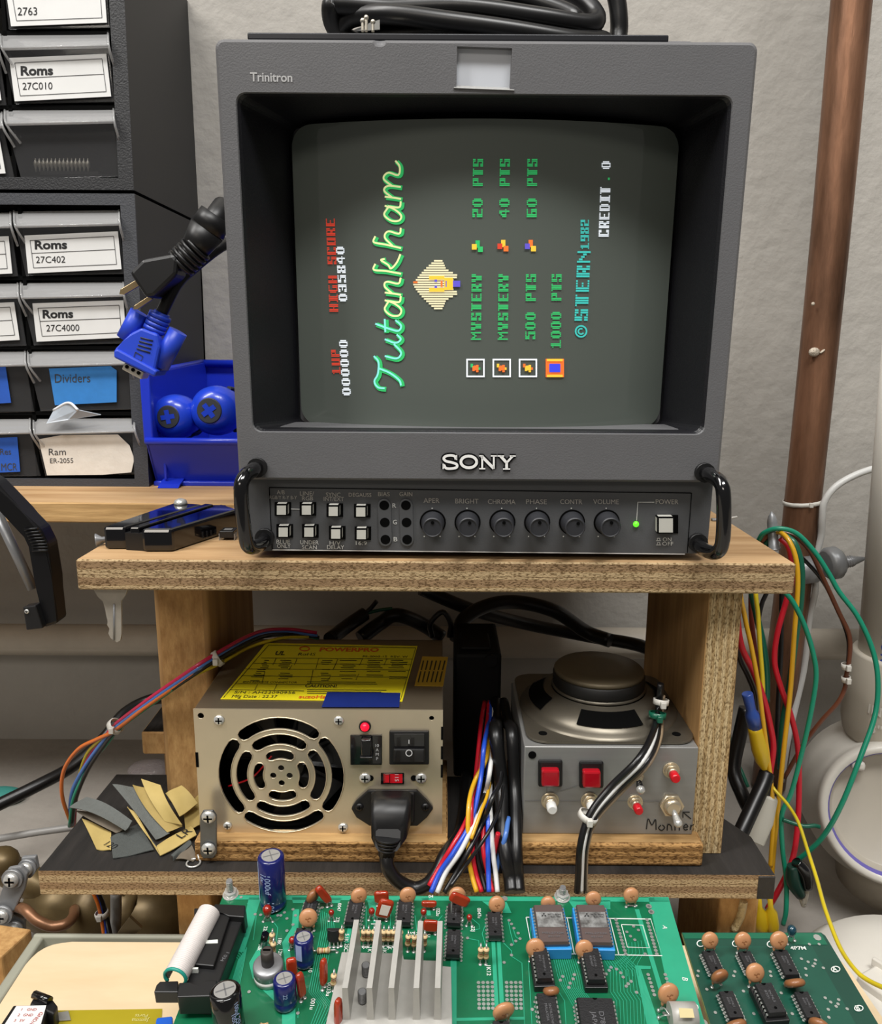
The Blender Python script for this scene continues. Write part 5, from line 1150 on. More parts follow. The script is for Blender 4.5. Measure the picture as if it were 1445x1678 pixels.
sl([(404, 1512), (366, 1624)], 1.0); sl([(590, 1563), (645, 1563)]); sl([(732, 1565), (756, 1566)]); sl([(802, 1541), (820, 1541)], .7); sl([(608, 1514), (625, 1514)], .6); sl([(1028, 1484), (1044, 1484)], 1.2)
for s_, u, v, h_, rot in (('1K', 596, 1548, 6, 1), ('5.1K', 604, 1546, 6, 1), ('10K', 613, 1546, 6, 1), ('5.1K', 628, 1548, 6, 1), ('1K', 636, 1549, 6, 1), ('51K', 646, 1549, 6, 1), ('51K', 672, 1527, 6, 1), ('10K', 682, 1528, 6, 1), ('51', 699, 1530, 6, 1), ('2SC2200', 565, 1546, 6.5, 1), ('0047', 554, 1480, 6, 1), ('22J', 551, 1503, 6, 1), ('022u', 715, 1488, 6, 1), ('04', 702, 1471, 6, 0), ('0047u', 782, 1488, 6, 1), ('22J', 772, 1518, 6, 1), ('1K12', 797, 1582, 6.5, 1), ('22u', 433, 1518, 6, 1), ('18K', 456, 1538, 6, 1), ('12K', 457, 1556, 6, 1), ('10k', 424, 1548, 6, 1), ('0033u', 537, 1610, 6.5, 1), ('47', 555, 1604, 6.5, 1), ('001u', 510, 1636, 6.5, 1), ('A', 1086, 1516, 7, 2), ('B', 1118, 1601, 8, 2), ('C', 1135, 1644, 8, 2), ('10', 506, 1587, 6, 1), ('5.1K', 566, 1530, 6, 1)):
    o = f2(u, v); x_, y_ = (eX, -eY) if rot == 0 else ((eY, eX) if rot == 1 else (-eX * .3 + eY, eX + eY * .3))
    b.text(s_, o, x_, y_, h_ * KP * .95, m_silk, off=.01)
part(b, 'silkscreen', pcb)
# component builders
def ic(root, far, near, wpx, n=7, sock=None, h=.0042, mk=None, body=None, text=('SN74LS', '8201'), rise=0, notch=True):
    h += rise
    A, C_ = pb(far[0], far[1], h), pb(near[0], near[1], h)
    ax = (C_ - A).normalized(); L_ = (C_ - A).length; wd = wpx * KP / 2; sx = ax.cross(nP).normalized() * -1
    if sx.x < 0: sx = -sx
    body = body or m_ic; b = B(); th = .0029
    sec = lambda p, w_, dz, e: [p + sx * (-w_) + nP * dz + ax * e, p + sx * w_ + nP * dz + ax * e]
    rings = []
    for w_, dz, e in ((wd * .92, -th, .0004), (wd, -th * .5, 0), (wd * .93, 0, .0003)):
        rings.append([A + sx * -w_ + nP * dz + ax * e, A + sx * w_ + nP * dz + ax * e, C_ + sx * w_ + nP * dz - ax * e, C_ + sx * -w_ + nP * dz - ax * e])
    b.ring_loft(rings, body, False)
    if notch:
        q = A + ax * .0003 + nP * .0001; b.raw([q + sx * (.0009 * cos(a)) + ax * (.0009 * sin(a)) for a in [pi * i / 8 for i in range(9)]], [tuple(range(9))], m_dark)
        q = C_ - ax * .0022 + nP * .0001; b.raw([q + sx * (.0006 * cos(a)) + ax * (.0006 * sin(a)) for a in [2 * pi * i / 10 for i in range(10)]], [tuple(range(10))], m_dark)
    o_ = part(b, 'integrated_circuit', root)
    if mk is not False:
        b = B()
        for i, s_ in enumerate(text): b.text(s_, A.lerp(C_, .26) + sx * (wd * (.10 - .42 * i)) + nP * .00012, ax, sx, wd * .26, m_icp, width=min(L_ * .5, wd * .24 * len(s_)))
        part(b, 'marking', o_)
    for s_ in (-1, 1):
        b = B()
        for i in range(n):
            p = A.lerp(C_, (i + .5) / n) + sx * (s_ * wd) + nP * (-th * .5); e = sx * (s_ * .0006)
            pw = L_ / n * .27
            b.prism([p - ax * pw, p + ax * pw, p + ax * pw + e, p - ax * pw + e], nP * -.0003, m_pad)
            dn = -(h - th * .5 - .0002) if not sock else -(th * .5 + .0006)
            b.prism([p + e - ax * pw * .7, p + e + ax * pw * .7, p + e * .7 + ax * pw * .7, p + e * .7 - ax * pw * .7], nP * dn, m_pad)
            if not sock: q = p + e; q = q - nP * ((q - P0).dot(nP) - .0003); b.raw([q + (eX * cos(a) + eY * sin(a)) * .0006 for a in [pi * k_ / 3 for k_ in range(6)]], [tuple(range(6))], m_pad)
        part(b, 'pin_row', o_)
    if sock:
        b = B(); e = .0010; hh = h - th; wS = wd + .0012
        b.prism([A + sx * -wS - ax * e - nP * (th + .0001), A + sx * wS - ax * e - nP * (th + .0001), C_ + sx * wS + ax * e - nP * (th + .0001), C_ + sx * -wS + ax * e - nP * (th + .0001)], nP * -(hh - .0003), sock, .0003); part(b, 'chip_socket', root)
    return o_
def disc(root, u, v, r, yaw=0, tilt=0, m_=None, mark=True, hc=None):
    R = r * KP; hc = R * 1.05 + .0022 if hc is None else hc; c_ = pb(u, v, hc); m_ = m_ or m_disc
    d = V((sin(yaw), -cos(yaw) * cos(tilt), sin(tilt))).normalized(); x_, y_ = frame(d)
    b = B(); b.lathe(c_ - d * .0016, d, [(R * .3, 0), (R * .75, .0002), (R * .96, .0009), (R, .0016), (R * .96, .0023), (R * .75, .003), (R * .3, .0032)], m_, n=26)
    rt_ = d.cross(V((0, 0, 1))).normalized() if abs(d.z) < .9 else eX
    dn = (V((0, 0, -1)) - d * -d.z).normalized()
    o_ = None
    for s_ in (-1, 1): b.ball(c_ + dn * R * .86 + rt_ * (s_ * R * .55), (R * .16, R * .16, R * .35), m_, n=8)
    if mark:
        b.rib(lambda a, e: c_ + d * .00165 + rt_ * (a * R) - dn * (e * R), [(-.3, .05), (-.1, .12), (.05, -.05), (.3, .08)], .07, MC['brown_ceramic'], sm=1); b.rib(lambda a, e: c_ + d * .00165 + rt_ * (a * R) - dn * (e * R), [(-.12, -.25), (.1, -.2)], .07, MC['brown_ceramic'], sm=1)
    o_ = part(b, 'ceramic_capacitor', root)
    b = B()
    for s_ in (-1, 1):
        p = c_ + dn * R * .9 + rt_ * (s_ * R * .55); q = p - nP * (p - P0).dot(nP); b.tube([p, q], .0003, m_disc if False else m_pad, n=6, sm=1); b.ball(q + nP * .0002, (.0008, .0008, .0004), m_pad, n=8)
    part(b, 'lead', o_); return o_
def film(root, u, v, w_, h_, roll=0, yaw=0, t_=6, hc=None, face=None):
    """dipped film capacitor: a pillow of w_ x h_ pixels turned by roll in its face"""
    W_, H_ = w_ * KP / 2, h_ * KP / 2; hc = H_ + .0018 if hc is None else hc; c_ = pb(u, v, hc)
    d = V((sin(yaw), -cos(yaw), 0)); x0_ = V((cos(yaw), sin(yaw), 0)); z0_ = V((0, 0, 1))
    x_ = x0_ * cos(roll) + z0_ * sin(roll); z_ = z0_ * cos(roll) - x0_ * sin(roll)
    T_ = t_ * KP / 2; b = B(); rings = []
    for k_, s_ in ((-1, .72), (-.6, .95), (0, 1), (.6, .95), (1, .72)):
        n_ = 20; ring = []
        for i in range(n_):
            a = 2 * pi * i / n_; ca, sa = cos(a), sin(a); q = .42
            ring.append(c_ + d * (T_ * k_) + x_ * (W_ * s_ * math.copysign(abs(ca) ** q, ca)) + z_ * (H_ * s_ * math.copysign(abs(sa) ** q, sa)))
        rings.append(ring)
    b.ring_loft(rings, m_film); o_ = part(b, 'film_capacitor', root)
    b = B()
    for s_ in (-1, 1): p = c_ + x_ * (s_ * W_ * .6) - z_ * H_ * .9; q = p - nP * (p - P0).dot(nP); b.tube([p, q], .0003, m_pad, n=6, sm=1); b.ball(q + nP * .0002, (.0009, .0009, .0004), m_pad, n=8)
    part(b, 'lead', o_)
    if face:
        b = B(); b.prism([c_ + d * (T_ + .0001) + x_ * (W_ * a) + z_ * (H_ * e) for a, e in ((-.55, -.5), (.55, -.5), (.6, .55), (-.6, .55))], d * .0001, mat('cap_shine', 'e0d6cc', .3)); part(b, 'label', o_)  # pale patch painted on the body as its shine, not a real label
    return o_
def drop(root, u, v, r, m_=None, h=1.5):
    m_ = m_ or m_tant; c_ = pb(u, v, r * KP * h + .0022); R = r * KP; b = B()
    b.lathe(c_ + V((0, 0, R * h)), (0, 0, -1), [(R * .1, 0), (R * .6, R * .15), (R * .95, R * .6), (R, R * 1.0), (R * .9, R * 1.7), (R * .6, R * 2.3), (R * .3, R * h * 2)], m_, n=18); o_ = part(b, 'tantalum_capacitor', root)
    b = B()
    for s_ in (-1, 1): p = c_ - V((0, 0, R * h * .85)) + eX * (s_ * R * .5); q = p - nP * (p - P0).dot(nP) + eX * s_ * R * .5; b.tube([p, q], .0003, m_pad, n=6, sm=1); b.ball(q, (.0008, .0008, .0004), m_pad, n=8)
    part(b, 'lead', o_)
def can(root, ub, vb, r, h, m_=None, tx=None, stripe=True, cross=True, lean=(0, 0)):
    m_ = m_ or m_elec; c_ = pb(ub, vb, .0004); R = r * KP; ax = (nP * .3 + V((lean[0], lean[1], .7))).normalized(); b = B()
    b.lathe(c_, ax, [(R * .9, 0), (R, .0005), (R, .0026), (R * .93, .0032), (R, .0040), (R, h - .0006), (R * .9, h), (R * .72, h + .0001)], m_, n=32); o_ = part(b, 'electrolytic_capacitor', root)
    b = B(); b.lathe(c_ + ax * h, ax, [(R * .71, -.0002), (R * .71, .0002)], m_alt, n=28)
    x_, y_ = frame(ax)
    if cross:
        for a in (.4, .4 + pi / 2): dd = x_ * cos(a) + y_ * sin(a); e = ax.cross(dd); b.raw([c_ + ax * (h + .0003) + dd * (R * .6 * i) + e * (R * .05 * j) for i, j in ((-1, -1), (1, -1), (1, 1), (-1, 1))], [(0, 1, 2, 3)], m_steel)
    part(b, 'vent', o_, 'bare aluminium top')
    f_ = V((0, -1, 0)); f_ = (f_ - ax * f_.dot(ax)).normalized(); s_ = ax.cross(f_) * -1
    if s_.x < 0: s_ = -s_
    def cylp(a, z): return c_ + ax * z + (f_ * cos(a) + s_ * sin(a)) * (R + .00012)
    b = B()
    if stripe:
        a0, a1 = stripe if isinstance(stripe, tuple) else (-.45, .35)
        for i in range(4):
            p_, q_ = a0 + (a1 - a0) * i / 4, a0 + (a1 - a0) * (i + 1) / 4; b.raw([cylp(p_, .0045), cylp(q_, .0045), cylp(q_, h - .001), cylp(p_, h - .001)], [(0, 1, 2, 3)], m_elab)
        for zz in (.3, .55, .8): b.rib(lambda a, z: cylp(a, z) + f_ * .0001, [((a0 + a1) / 2 - .15, h * zz - .0006), ((a0 + a1) / 2 + .15, h * zz - .0006), ((a0 + a1) / 2 + .15, h * zz + .0008), ((a0 + a1) / 2 - .15, h * zz + .0008), ((a0 + a1) / 2 - .15, h * zz - .0006)], .0001, m_elec, sm=1) if False else None
    if tx:
        for k_, (t_, a_, z_, hh) in enumerate(tx):
            vs, fs = text_geo(t_, .01); kx = hh / .7
            b.raw([cylp(a_ + (v_[1] * kx) / R, z_ - v_[0] * kx) for v_ in vs], fs, m_elab)
    part(b, 'sleeve_print', o_); return o_
def resistor(root, p, q, h=.0014, stand=False):
    A, C_ = (pb(*p, h), pb(*q, h)) if not stand else (pb(p[0], p[1], .0085), pb(q[0], q[1], .0026))
    d = (C_ - A).normalized(); L_ = (C_ - A).length; R = .00125; b = B()
    b.lathe(A, d, [(R * .5, 0), (R, L_ * .08), (R, L_ * .22), (R * .82, L_ * .3), (R * .82, L_ * .7), (R, L_ * .78), (R, L_ * .92), (R * .5, L_)], m_res, n=14)
    for k_, t in enumerate((.15, .42, .58, .85)): rr_ = R * 1.03 if t in (.15, .85) else R * .86; b.lathe(A + d * (L_ * (t - .03)), d, [(rr_, 0), (rr_, L_ * .06)], m_bands[k_ % 3], n=14, caps=False)
    o_ = part(b, 'resistor', root); b = B()
    if stand:
        q2 = C_ - nP * (C_ - P0).dot(nP) + eY * .0008; b.tube([C_, q2], .00035, m_pad, n=6, sm=1); b.ball(q2, (.0009, .0009, .0004), m_pad, n=8); t0 = A + V((0, 0, .0006)); b.tube([A, t0, t0 - eY * .0016, A - eY * .002 - nP * (A - P0).dot(nP)], .00035, m_pad, n=6, sm=3)
    else:
        for e, s_ in ((A, -1), (C_, 1)): g_ = e + d * (s_ * .0022); z_ = g_ + d * (s_ * .0006) - nP * h; b.tube([e, g_, z_], .00035, m_pad, n=6, sm=1); b.ball(z_, (.0008, .0008, .0004), m_pad, n=8)
    part(b, 'lead', o_)
# far row of chips, memories, the socketed pair and the large one
ic(pcb, (511, 1474), (503, 1500), 22, 5); ic(pcb, (498, 1520), (492, 1545), 24, 4)
ic(pcb, (584, 1473), (576, 1512), 23); ic(pcb, (664, 1473), (661, 1512), 22); ic(pcb, (745, 1480), (743, 1513), 22, 6); ic(pcb, (744, 1522), (742, 1565), 21, 8); ic(pcb, (809, 1493), (812, 1534), 21)
m_cer = mat('ceramic_package', '5a4c49', .45, var=.1, vs=100); m_stk = mat('worn_foil_label', 'a9aaa9', .45, .3, var=.5, vs=240, col2='4c4a48')
for far, near in (((897, 1482), (908, 1544)), ((967, 1482), (979, 1545))):
    o_ = ic(pcb, far, near, 46, 12, sock=m_sock, h=.0088, body=m_cer, mk=False, notch=False)
    b = B(); du, dv = near[0] - far[0], near[1] - far[1]; h_ = .0089
    P = [pb(far[0] + du * t + s_ * 21.5, far[1] + dv * t, h_) for t, s_ in ((.2, -1), (.2, 1), (.60, 1.02), (.60, -1.02))]
    b.prism(P, nP * .00012, m_stk); lb = part(b, 'foil_label', o_)
    b = B(); g = lambda u, v: pb(u, v, .0092)
    cx_, cy_ = far[0] + du * .28 - 9, far[1] + dv * .28
    for k_ in range(3): a = pi / 2 + 2 * pi * k_ / 3; b.raw([g(cx_ + 3 * cos(a + e) * q_, cy_ - 2.4 * sin(a + e) * q_) for e, q_ in ((0, .2), (.5, 1), (0, 1.7), (-.5, 1))], [(0, 1, 2, 3)], m_ink)
    o2 = g(far[0] + du * .27 - 2, far[1] + dv * .28); b.text('MITSUBISHI', o2, eX, -eY, 3 * KP, m_ink, width=20 * KP); o2 = g(far[0] + du * .33 + 2, far[1] + dv * .34); b.text('ELECTRIC', o2, eX, -eY, 3 * KP, m_ink, width=16 * KP)
    o2 = g(far[0] + du * .78 - 17, far[1] + dv * .77); b.text('M5L2732K', o2, eX, -eY, 3.4 * KP, m_icp, width=34 * KP); o2 = g(far[0] + du * .86 - 8, far[1] + dv * .86); b.text('821107', o2, eX, -eY, 3 * KP, m_icp, width=18 * KP)
    part(b, 'marking', o_)
ic(pcb, (884, 1552), (893, 1604), 22, 8, sock=m_black, h=.0062, text=('TMM2016P-2', '8212')); ic(pcb, (967, 1553), (978, 1606), 25, 9, sock=m_black, h=.0062, text=('LH5116', '830407'))
ic(pcb, (894, 1626), (906, 1700), 27, 9, text=('SN74LS374N', 'MALAYSIA')); ic(pcb, (974, 1634), (990, 1730), 52, 14, h=.0052, text=('D780C', 'JAPAN')); ic(pcb, (821, 1672), (824, 1720), 24, 7)
for a in ((505, 1504, 14.5, .15, .25), (588, 1468, 13.5, .3, .1), (668, 1467, 13.5, .15, .1), (749, 1467, 14, .1, .1), (814, 1482, 13.5, .1, .2), (972, 1473, 13, .05, .1), (1034, 1467, 13, .1, .1), (877, 1553, 14.5, .05, .15), (957, 1555, 14, .1, .15), (825, 1657, 16, .3, -.25), (1095, 1628, 15.5, .15, .1)): disc(pcb, *a)
disc(pcb, 513, 1468, 13, .9, -.3, m_disc2, False); disc(pcb, 903, 1624, 12, .1, -.9, m_disc2, False, hc=.004); disc(pcb, 898, 1480, 12, 0, 0)
film(pcb, 530, 1466, 13, 38, .55, .3, 9); film(pcb, 625, 1470, 24, 22, .05, 0, 8); film(pcb, 630, 1489, 25, 34, -.3, .1, 8, face=True); film(pcb, 703, 1481, 25, 10, 0, 0, 8); film(pcb, 706, 1517, 25, 20, -.08, 0, 7); film(pcb, 753, 1474, 34, 18, -.5, .1, 8, hc=.0115)
film(pcb, 478, 1585, 16, 32, .05, .25, 9); film(pcb, 493, 1614, 12, 44, .12, .9, 9); film(pcb, 530, 1593, 11, 44, -.04, 1.1, 9); film(pcb, 554, 1658, 12, 42, -.04, 1.1, 9)
for u, v, r in ((438, 1494, 7.5), (543, 1497, 4.5), (609, 1495, 5), (694, 1496, 5), (769, 1505, 4.5), (479, 1543, 5.5)): drop(pcb, u, v, r)
can(pcb, 448, 1482, 21, .0255, tx=[('1000uf', -.35, .020, .0026), ('16v', -.75, .020, .0022), ('100', -.2, .0062, .0028)], stripe=(-1.25, -1.0)); can(pcb, 499, 1578, 14.5, .0130, tx=None, stripe=(-.75, -.05)); can(pcb, 468, 1646, 16, .0125, tx=[('22', .05, .009, .0016)], stripe=None)
can(pcb, 377, 1690, 21, .0185, m_blackg, tx=[('100uf 25WV', .8, .016, .0018), ('105C', .55, .012, .0016)], stripe=None, lean=(-.06, .05))
for p, q in (((518, 1530), (516, 1546)),): pass
for u, v in ((596, 1533), (604, 1533), (613, 1533), (629, 1533), (637, 1533), (645, 1533), (656, 1534), (669, 1541), (679, 1542), (696, 1541), (788, 1562), (797, 1562), (446, 1538), (448, 1553), (547, 1605), (560, 1532)):
    resistor(pcb, (u, v - 8), (u - 1, v + 8), stand=True)
resistor(pcb, (519, 1558), (541, 1557)); resistor(pcb, (425, 1682), (440, 1681))
b = B(); c_ = pb(547, 1540, .002); b.prism([c_ + eX * (.0028 * cos(a)) + V((0, -.0018 * sin(a), 0)) for a in [pi * 1.15 * i / 10 - .24 for i in range(11)]], V((0, 0, .0055)), m_ic, .0002); tr = part(b, 'transistor', pcb)
b = B()
for k_ in (-1, 0, 1): q = pb(547 + 7 * k_, 1552, .0002); b.tube([c_ + eX * (.0016 * k_), q], .0003, m_pad, n=6, sm=1); b.ball(q, (.0009, .0009, .0004), m_pad, n=8)
part(b, 'lead', tr)
b = B(); c_ = pb(433, 1540, .003); b.cyl(c_ - V((.0006, 0, .002)), c_ + V((.0006, 0, .003)), .0016, m_blackg, n=10); dd = part(b, 'diode', pcb)
b = B(); c_ = pb(441, 1600, .0005); R = 22 * KP; b.lathe(c_, nP, [(R, 0), (R, .0028)], mat('trimmer_base', 'd0d0cc', .5), n=28); b.lathe(c_, nP, [(R * 1.0, .0029), (R, .0066), (R * .9, .0072), (R * .45, .0074)], m_steel, n=28); tp = part(b, 'trimmer', pcb)
b = B(); b.lathe(c_, nP, [(R * .42, .0074), (R * .42, .0140), (R * .3, .0145)], mat('shaft_brown', '3a3430', .6), n=18); b.bx(-.0015, .0015, -.0003, .0003, 0, .0006, m_dark, T=Matrix.Translation(c_ + nP * .0143)); part(b, 'shaft', tp)
# heat sink
hs_h = .0205
b = B(); P = [pb(u, v, .0035) for u, v in ((560, 1560), (660, 1562), (661, 1573), (718, 1574), (719, 1583), (739, 1584), (742, 1740), (520, 1740))]; b.prism(P, nP * -.0025, m_alum, .0002); hs = part(b, 'heat_sink', pcb, 'silver finned heat sink')
for far, near in (((584, 1507), (565, 1619)), ((620, 1508), (605, 1619)), ((654, 1508), (641, 1619)), ((689, 1509), (682, 1619)), ((721, 1509), (717, 1619))):
    A, C_ = pb(*far, hs_h), pb(*near, hs_h); b = B(); w_ = .00105
    base = lambda p: p - nP * (hs_h - .0034)
    b.ring_loft([[A - eX * w_, A + eX * w_, base(A) + eX * w_ * 1.3, base(A) - eX * w_ * 1.3], [C_ - eX * w_, C_ + eX * w_, base(C_) + eX * w_ * 1.3, base(C_) - eX * w_ * 1.3]], m_alum, False); part(b, 'fin', hs)
for u, v in ((600, 1598), (594, 1642)):
    b = B(); c_ = pb(u, v, .0035)
    b.cyl(c_, c_ + nP * .006, .0014, m_steel, n=12)
    for i in range(6): b.lathe(c_ + nP * (.0008 + .0009 * i), nP, [(.0014, 0), (.0018, .00035), (.0014, .0007)], m_steel, n=12, caps=False)
    part(b, 'stud', hs)
# board bolts
for u, v, h_ in ((378, 1466, .0085), (921, 1470, .006)):
    b = B(); c_ = pb(u, v, 0); b.lathe(c_, nP, [(.0036, 0), (.0036, .0004)], m_screw, n=20); b.lathe(c_, nP, [(.003, .0004), (.003, .0024)], m_screw, n=6)
    b.cyl(c_, c_ + nP * h_, .0013, m_steel, n=12)
    for i in range(int(h_ / .0009) - 3): b.lathe(c_ + nP * (.0028 + .0009 * i), nP, [(.0013, 0), (.0016, .0003), (.0013, .0006)], m_screw, n=12, caps=False)
    part(b, 'bolt', pcb)
b = B(); A, C_ = pb(1097, 1664, .004), pb(1140, 1664, .004); b.tube([A, C_], .0048, m_alum, n=18, sm=1); cr = part(b, 'crystal', pcb, 'silver crystal can')
b = B()
for v in (1656, 1668): p = pb(1079, v, .0005); b.tube([A, pb(1088, v - 4, .004), p], .0003, m_pad, n=6); b.ball(p, .0008, m_pad, n=8)
part(b, 'lead', cr); b = B(); b.prism([pb(u, v, .0089) for u, v in ((1112, 1652), (1135, 1653), (1138, 1668), (1114, 1668))], nP * .0001, mat('tan_sticker', 'cbbd8e', .6)); part(b, 'sticker', cr)
# ribbon socket and its cable
def bp(pts, h0, h1, m_, b, bev=.0004): P = [pb(u, v, h1) for u, v in pts]; b.prism(P, nP * (h0 - h1), m_, bev)
rs = 'ribbon_connector'
b = B(); bp([(352, 1489), (404, 1491), (349, 1637), (296, 1634)], .0003, .0095, m_black, b, .0006); con = part(b, rs, pcb)
b = B(); bp([(352, 1481), (402, 1483), (400, 1503), (374, 1501), (366, 1495), (346, 1494)], .003, .0125, m_black, b); part(b, 'latch', con)
b = B(); bp([(293, 1610), (312, 1609), (325, 1618), (338, 1606), (356, 1606), (350, 1632), (290, 1634)], .003, .0125, m_black, b); part(b, 'latch', con)
b = B(); bp([(318, 1488), (345, 1487), (345, 1497), (318, 1500)], .007, .011, m_black, b); part(b, 'latch_arm', con)
b = B(); bp([(256, 1614), (262, 1608), (292, 1607), (292, 1626), (252, 1626)], .0045, .0105, m_black, b); part(b, 'latch_arm', con)
b = B(); bp([(352, 1497), (378, 1498), (350, 1583), (316, 1580)], .0095, .0116, m_black, b); part(b, 'strain_clip', con)
b = B(); bp([(330, 1541), (357, 1539), (357, 1545), (328, 1546)], .0096, .0119, m_silk, b, .0002); bp([(347, 1496), (358, 1496), (358, 1498), (346, 1498)], .0096, .0119, m_silk, b, .0001); bp([(313, 1585), (325, 1585), (324, 1588), (312, 1588)], .0096, .0119, m_silk, b, .0001); part(b, 'white_key', con)
b = B(); o = pb(371, 1560, .0119); b.text('1 034', o, eY + eX * -.4, eX + eY * .3, 5 * KP, m_icp); part(b, 'moulded_number', con)
m_rib_ = mat('grey_ribbon', 'cfc8c4', .5); m_teal = mat('teal_ribbon_edge', '1f8f80', .45)
rb = thing('ribbon_cable', 'pale ribbed ribbon cable folded over the black socket at the left of the green board', 'cable', pb(310, 1590))
A, C_ = pb(343, 1495, .0125), pb(288, 1600, .0125); ax = (C_ - A).normalized(); sx = ax.cross(nP); sx = sx if sx.x > 0 else -sx
def fold(t, a): r_ = .0044; return A.lerp(C_, t) + sx * (r_ * cos(a)) + nP * (r_ * sin(a))
b = B(); n_ = 40; rings = []
for i in range(n_ * 3 + 1):
    t = i / (n_ * 3); bump = .0005 * abs(sin(pi * i / 3)); ring = []
    for j in range(15):
        a = radians(-35 + 250 * j / 14); p = fold(t, a); c_ = A.lerp(C_, t); ring.append(p + (p - c_).normalized() * bump)
    rings.append(ring)
b.ring_loft(rings, m_rib_, True, False, closed=False); b.ring_loft([[q - (q - A.lerp(C_, i / (n_ * 3))).normalized() * .0007 for q in rg] for i, rg in enumerate(rings)], m_rib_, True, False, closed=False); part(b, 'ribbon', rb)
b = B(); b.tube([fold(1.0, radians(-38 + 256 * j / 16)) + ax * .0004 for j in range(17)], .0007, m_teal, n=8, sm=1); part(b, 'edge_wire', rb, 'teal edge conductor')
# second board
R2 = [(1117, 1528), (1345, 1528), (1352, 1533), (1470, 1730), (1180, 1730)]
pc2, b = board('circuit_board', 'darker green circuit board of small chips at the right, partly under the large one', R2, m_pcb2, (1290, 1600), -.0018)
part(b, 'board', pc2)
b = B()
H2 = -.0018
def p2(u, v, h=0): return pb(u, v, H2 + h)
for q in ([(1118, 1529), (1345, 1529), (1356, 1548), (1300, 1548), (1288, 1538), (1122, 1538)],): b.raw([p2(u, v, .00012) for u, v in q], [tuple(range(len(q)))], m_tr2)
for q in ([(1150, 1550), (1330, 1550), (1402, 1678), (1200, 1690)],): b.raw([p2(u, v, .0001) for u, v in q], [tuple(range(len(q)))], mat('mid_green_pour', '145040', .4, var=.2, vs=30, coat=.2))
part(b, 'copper_traces', pc2)
b = B(); m_ = m_pad
def pad2(u, v, r=2.4): b.raw([p2(u, v, .0003) + (eX * cos(a) + eY * sin(a)) * (r * KP) for a in [2 * pi * i / 8 for i in range(8)]], [tuple(range(8))], m_pad)
for u, v in ((1313, 1571), (1336, 1573), (1324, 1576), (1335, 1579), (1332, 1583), (1320, 1587), (1321, 1598), (1349, 1586), (1352, 1635), (1374, 1638), (1361, 1642), (1373, 1645), (1370, 1649), (1357, 1654), (1388, 1653), (1358, 1667), (1326, 1547), (1342, 1547), (1290, 1547), (1262, 1592), (1263, 1599), (1204, 1592), (1202, 1599), (1144, 1591), (1143, 1599), (1158, 1621), (1218, 1624), (1280, 1627), (1172, 1659), (1235, 1661), (1298, 1661)): pad2(u, v)
pad2(1339, 1536, 6); part(b, 'solder_pads', pc2)
b = B(); g = lambda u, v: p2(u, v, .0004)
for cu_, cv_, ch in ((1369, 1588, 'A'), (1407, 1652, 'B'), (1148, 1546, ''), (1206, 1546, ''), (1263, 1547, '')):
    b.rib(g, [(cu_ + (7 if ch else 6) * cos(i * pi / 8), cv_ + (4.5 if ch else 5) * sin(i * pi / 8)) for i in range(17)], .8, m_silk, sm=1)
    if ch: o = g(cu_, cv_ + 3); b.text(ch, o, eX, -eY, 7 * KP, m_silk, align='c', off=.02)
o = g(1296, 1556); b.text('4P7M', o, eX, -eY, 6 * KP, m_silk, width=24 * KP, off=.02); part(b, 'silkscreen', pc2)
for far, near, w_, sk in (((1160, 1557), (1177, 1594), 20, None), ((1219, 1558), (1236, 1592), 20, None), ((1278, 1556), (1299, 1598), 22, None), ((1189, 1623), (1208, 1668), 21, None), ((1250, 1610), (1275, 1660), 26, m_black), ((1312, 1624), (1334, 1668), 21, None)):
    ic(pc2, far, near, w_, 8, sock=sk, h=.0062 if sk else .0024)
for u, v, r, yw, tl, mm in ((1163, 1541, 13, .1, .15, None), (1217, 1541, 13, .1, .15, None), (1276, 1541, 14, .1, .15, None), (1237, 1594, 14, .1, .2, None), (1179, 1600, 13.5, .3, -.35, m_disc2), (1302, 1611, 15, .1, -.8, m_disc2), (1206, 1680, 15, .2, -.6, m_disc2), (1342, 1680, 14, -.5, -.5, m_disc2)): disc(pc2, u, v, r, yw, tl, mm, mm is None, hc=None if tl > -.5 else .003)
drop(pc2, 1297, 1526, 7, mat('teal_bead', '153a48', .15, coat=.6), 1.4)
# plywood base and the tray it sits in
m_birch = mat('birch_ply', 'e2ceac', .5, var=.10, vs=14, stretch=(.5, 2.2, 1), spec=.35, col2='d6bd96'); m_birche = mat('birch_edge', 'b99a6a', .7)
ZB = .099
def rb_(c, r, n=6):
    out = []; m_ = len(c)
    for i in range(m_):
        p, q, s_ = V(c[i - 1]), V(c[i]), V(c[(i + 1) % m_]); a = q + (p - q).normalized() * r; e = q + (s_ - q).normalized() * r
        for k_ in range(n + 1): t = k_ / n; out.append(a.lerp(q, t).lerp(q.lerp(e, t), t))
    return out
bl0, bl1 = onZ(92, 1543, ZB), onZ(20, 1665, ZB); br0, br1 = onZ(1366, 1553, ZB), onZ(1452, 1665, ZB)
xL0 = bl1.x - (bl0.x - bl1.x) * 0; P = rb_([(bl0.x - .008, bl0.y, ZB), (br0.x, bl0.y, ZB), (br1.x, bl1.y - .06, ZB), (bl1.x - .008, bl1.y - .06, ZB)], .016)
b = B(); b.prism(P, (0, 0, -.009), m_birche, .0006); b.bm.normal_update(); bmesh.ops.recalc_face_normals(b.bm, faces=b.bm.faces[:])
for f_ in b.bm.faces:
    if f_.normal.z > .5: f_.material_index = b.m(m_birch)
single(b, 'plywood_board', 'pale birch plywood board with rounded corners lying under the circuit boards', 'board')
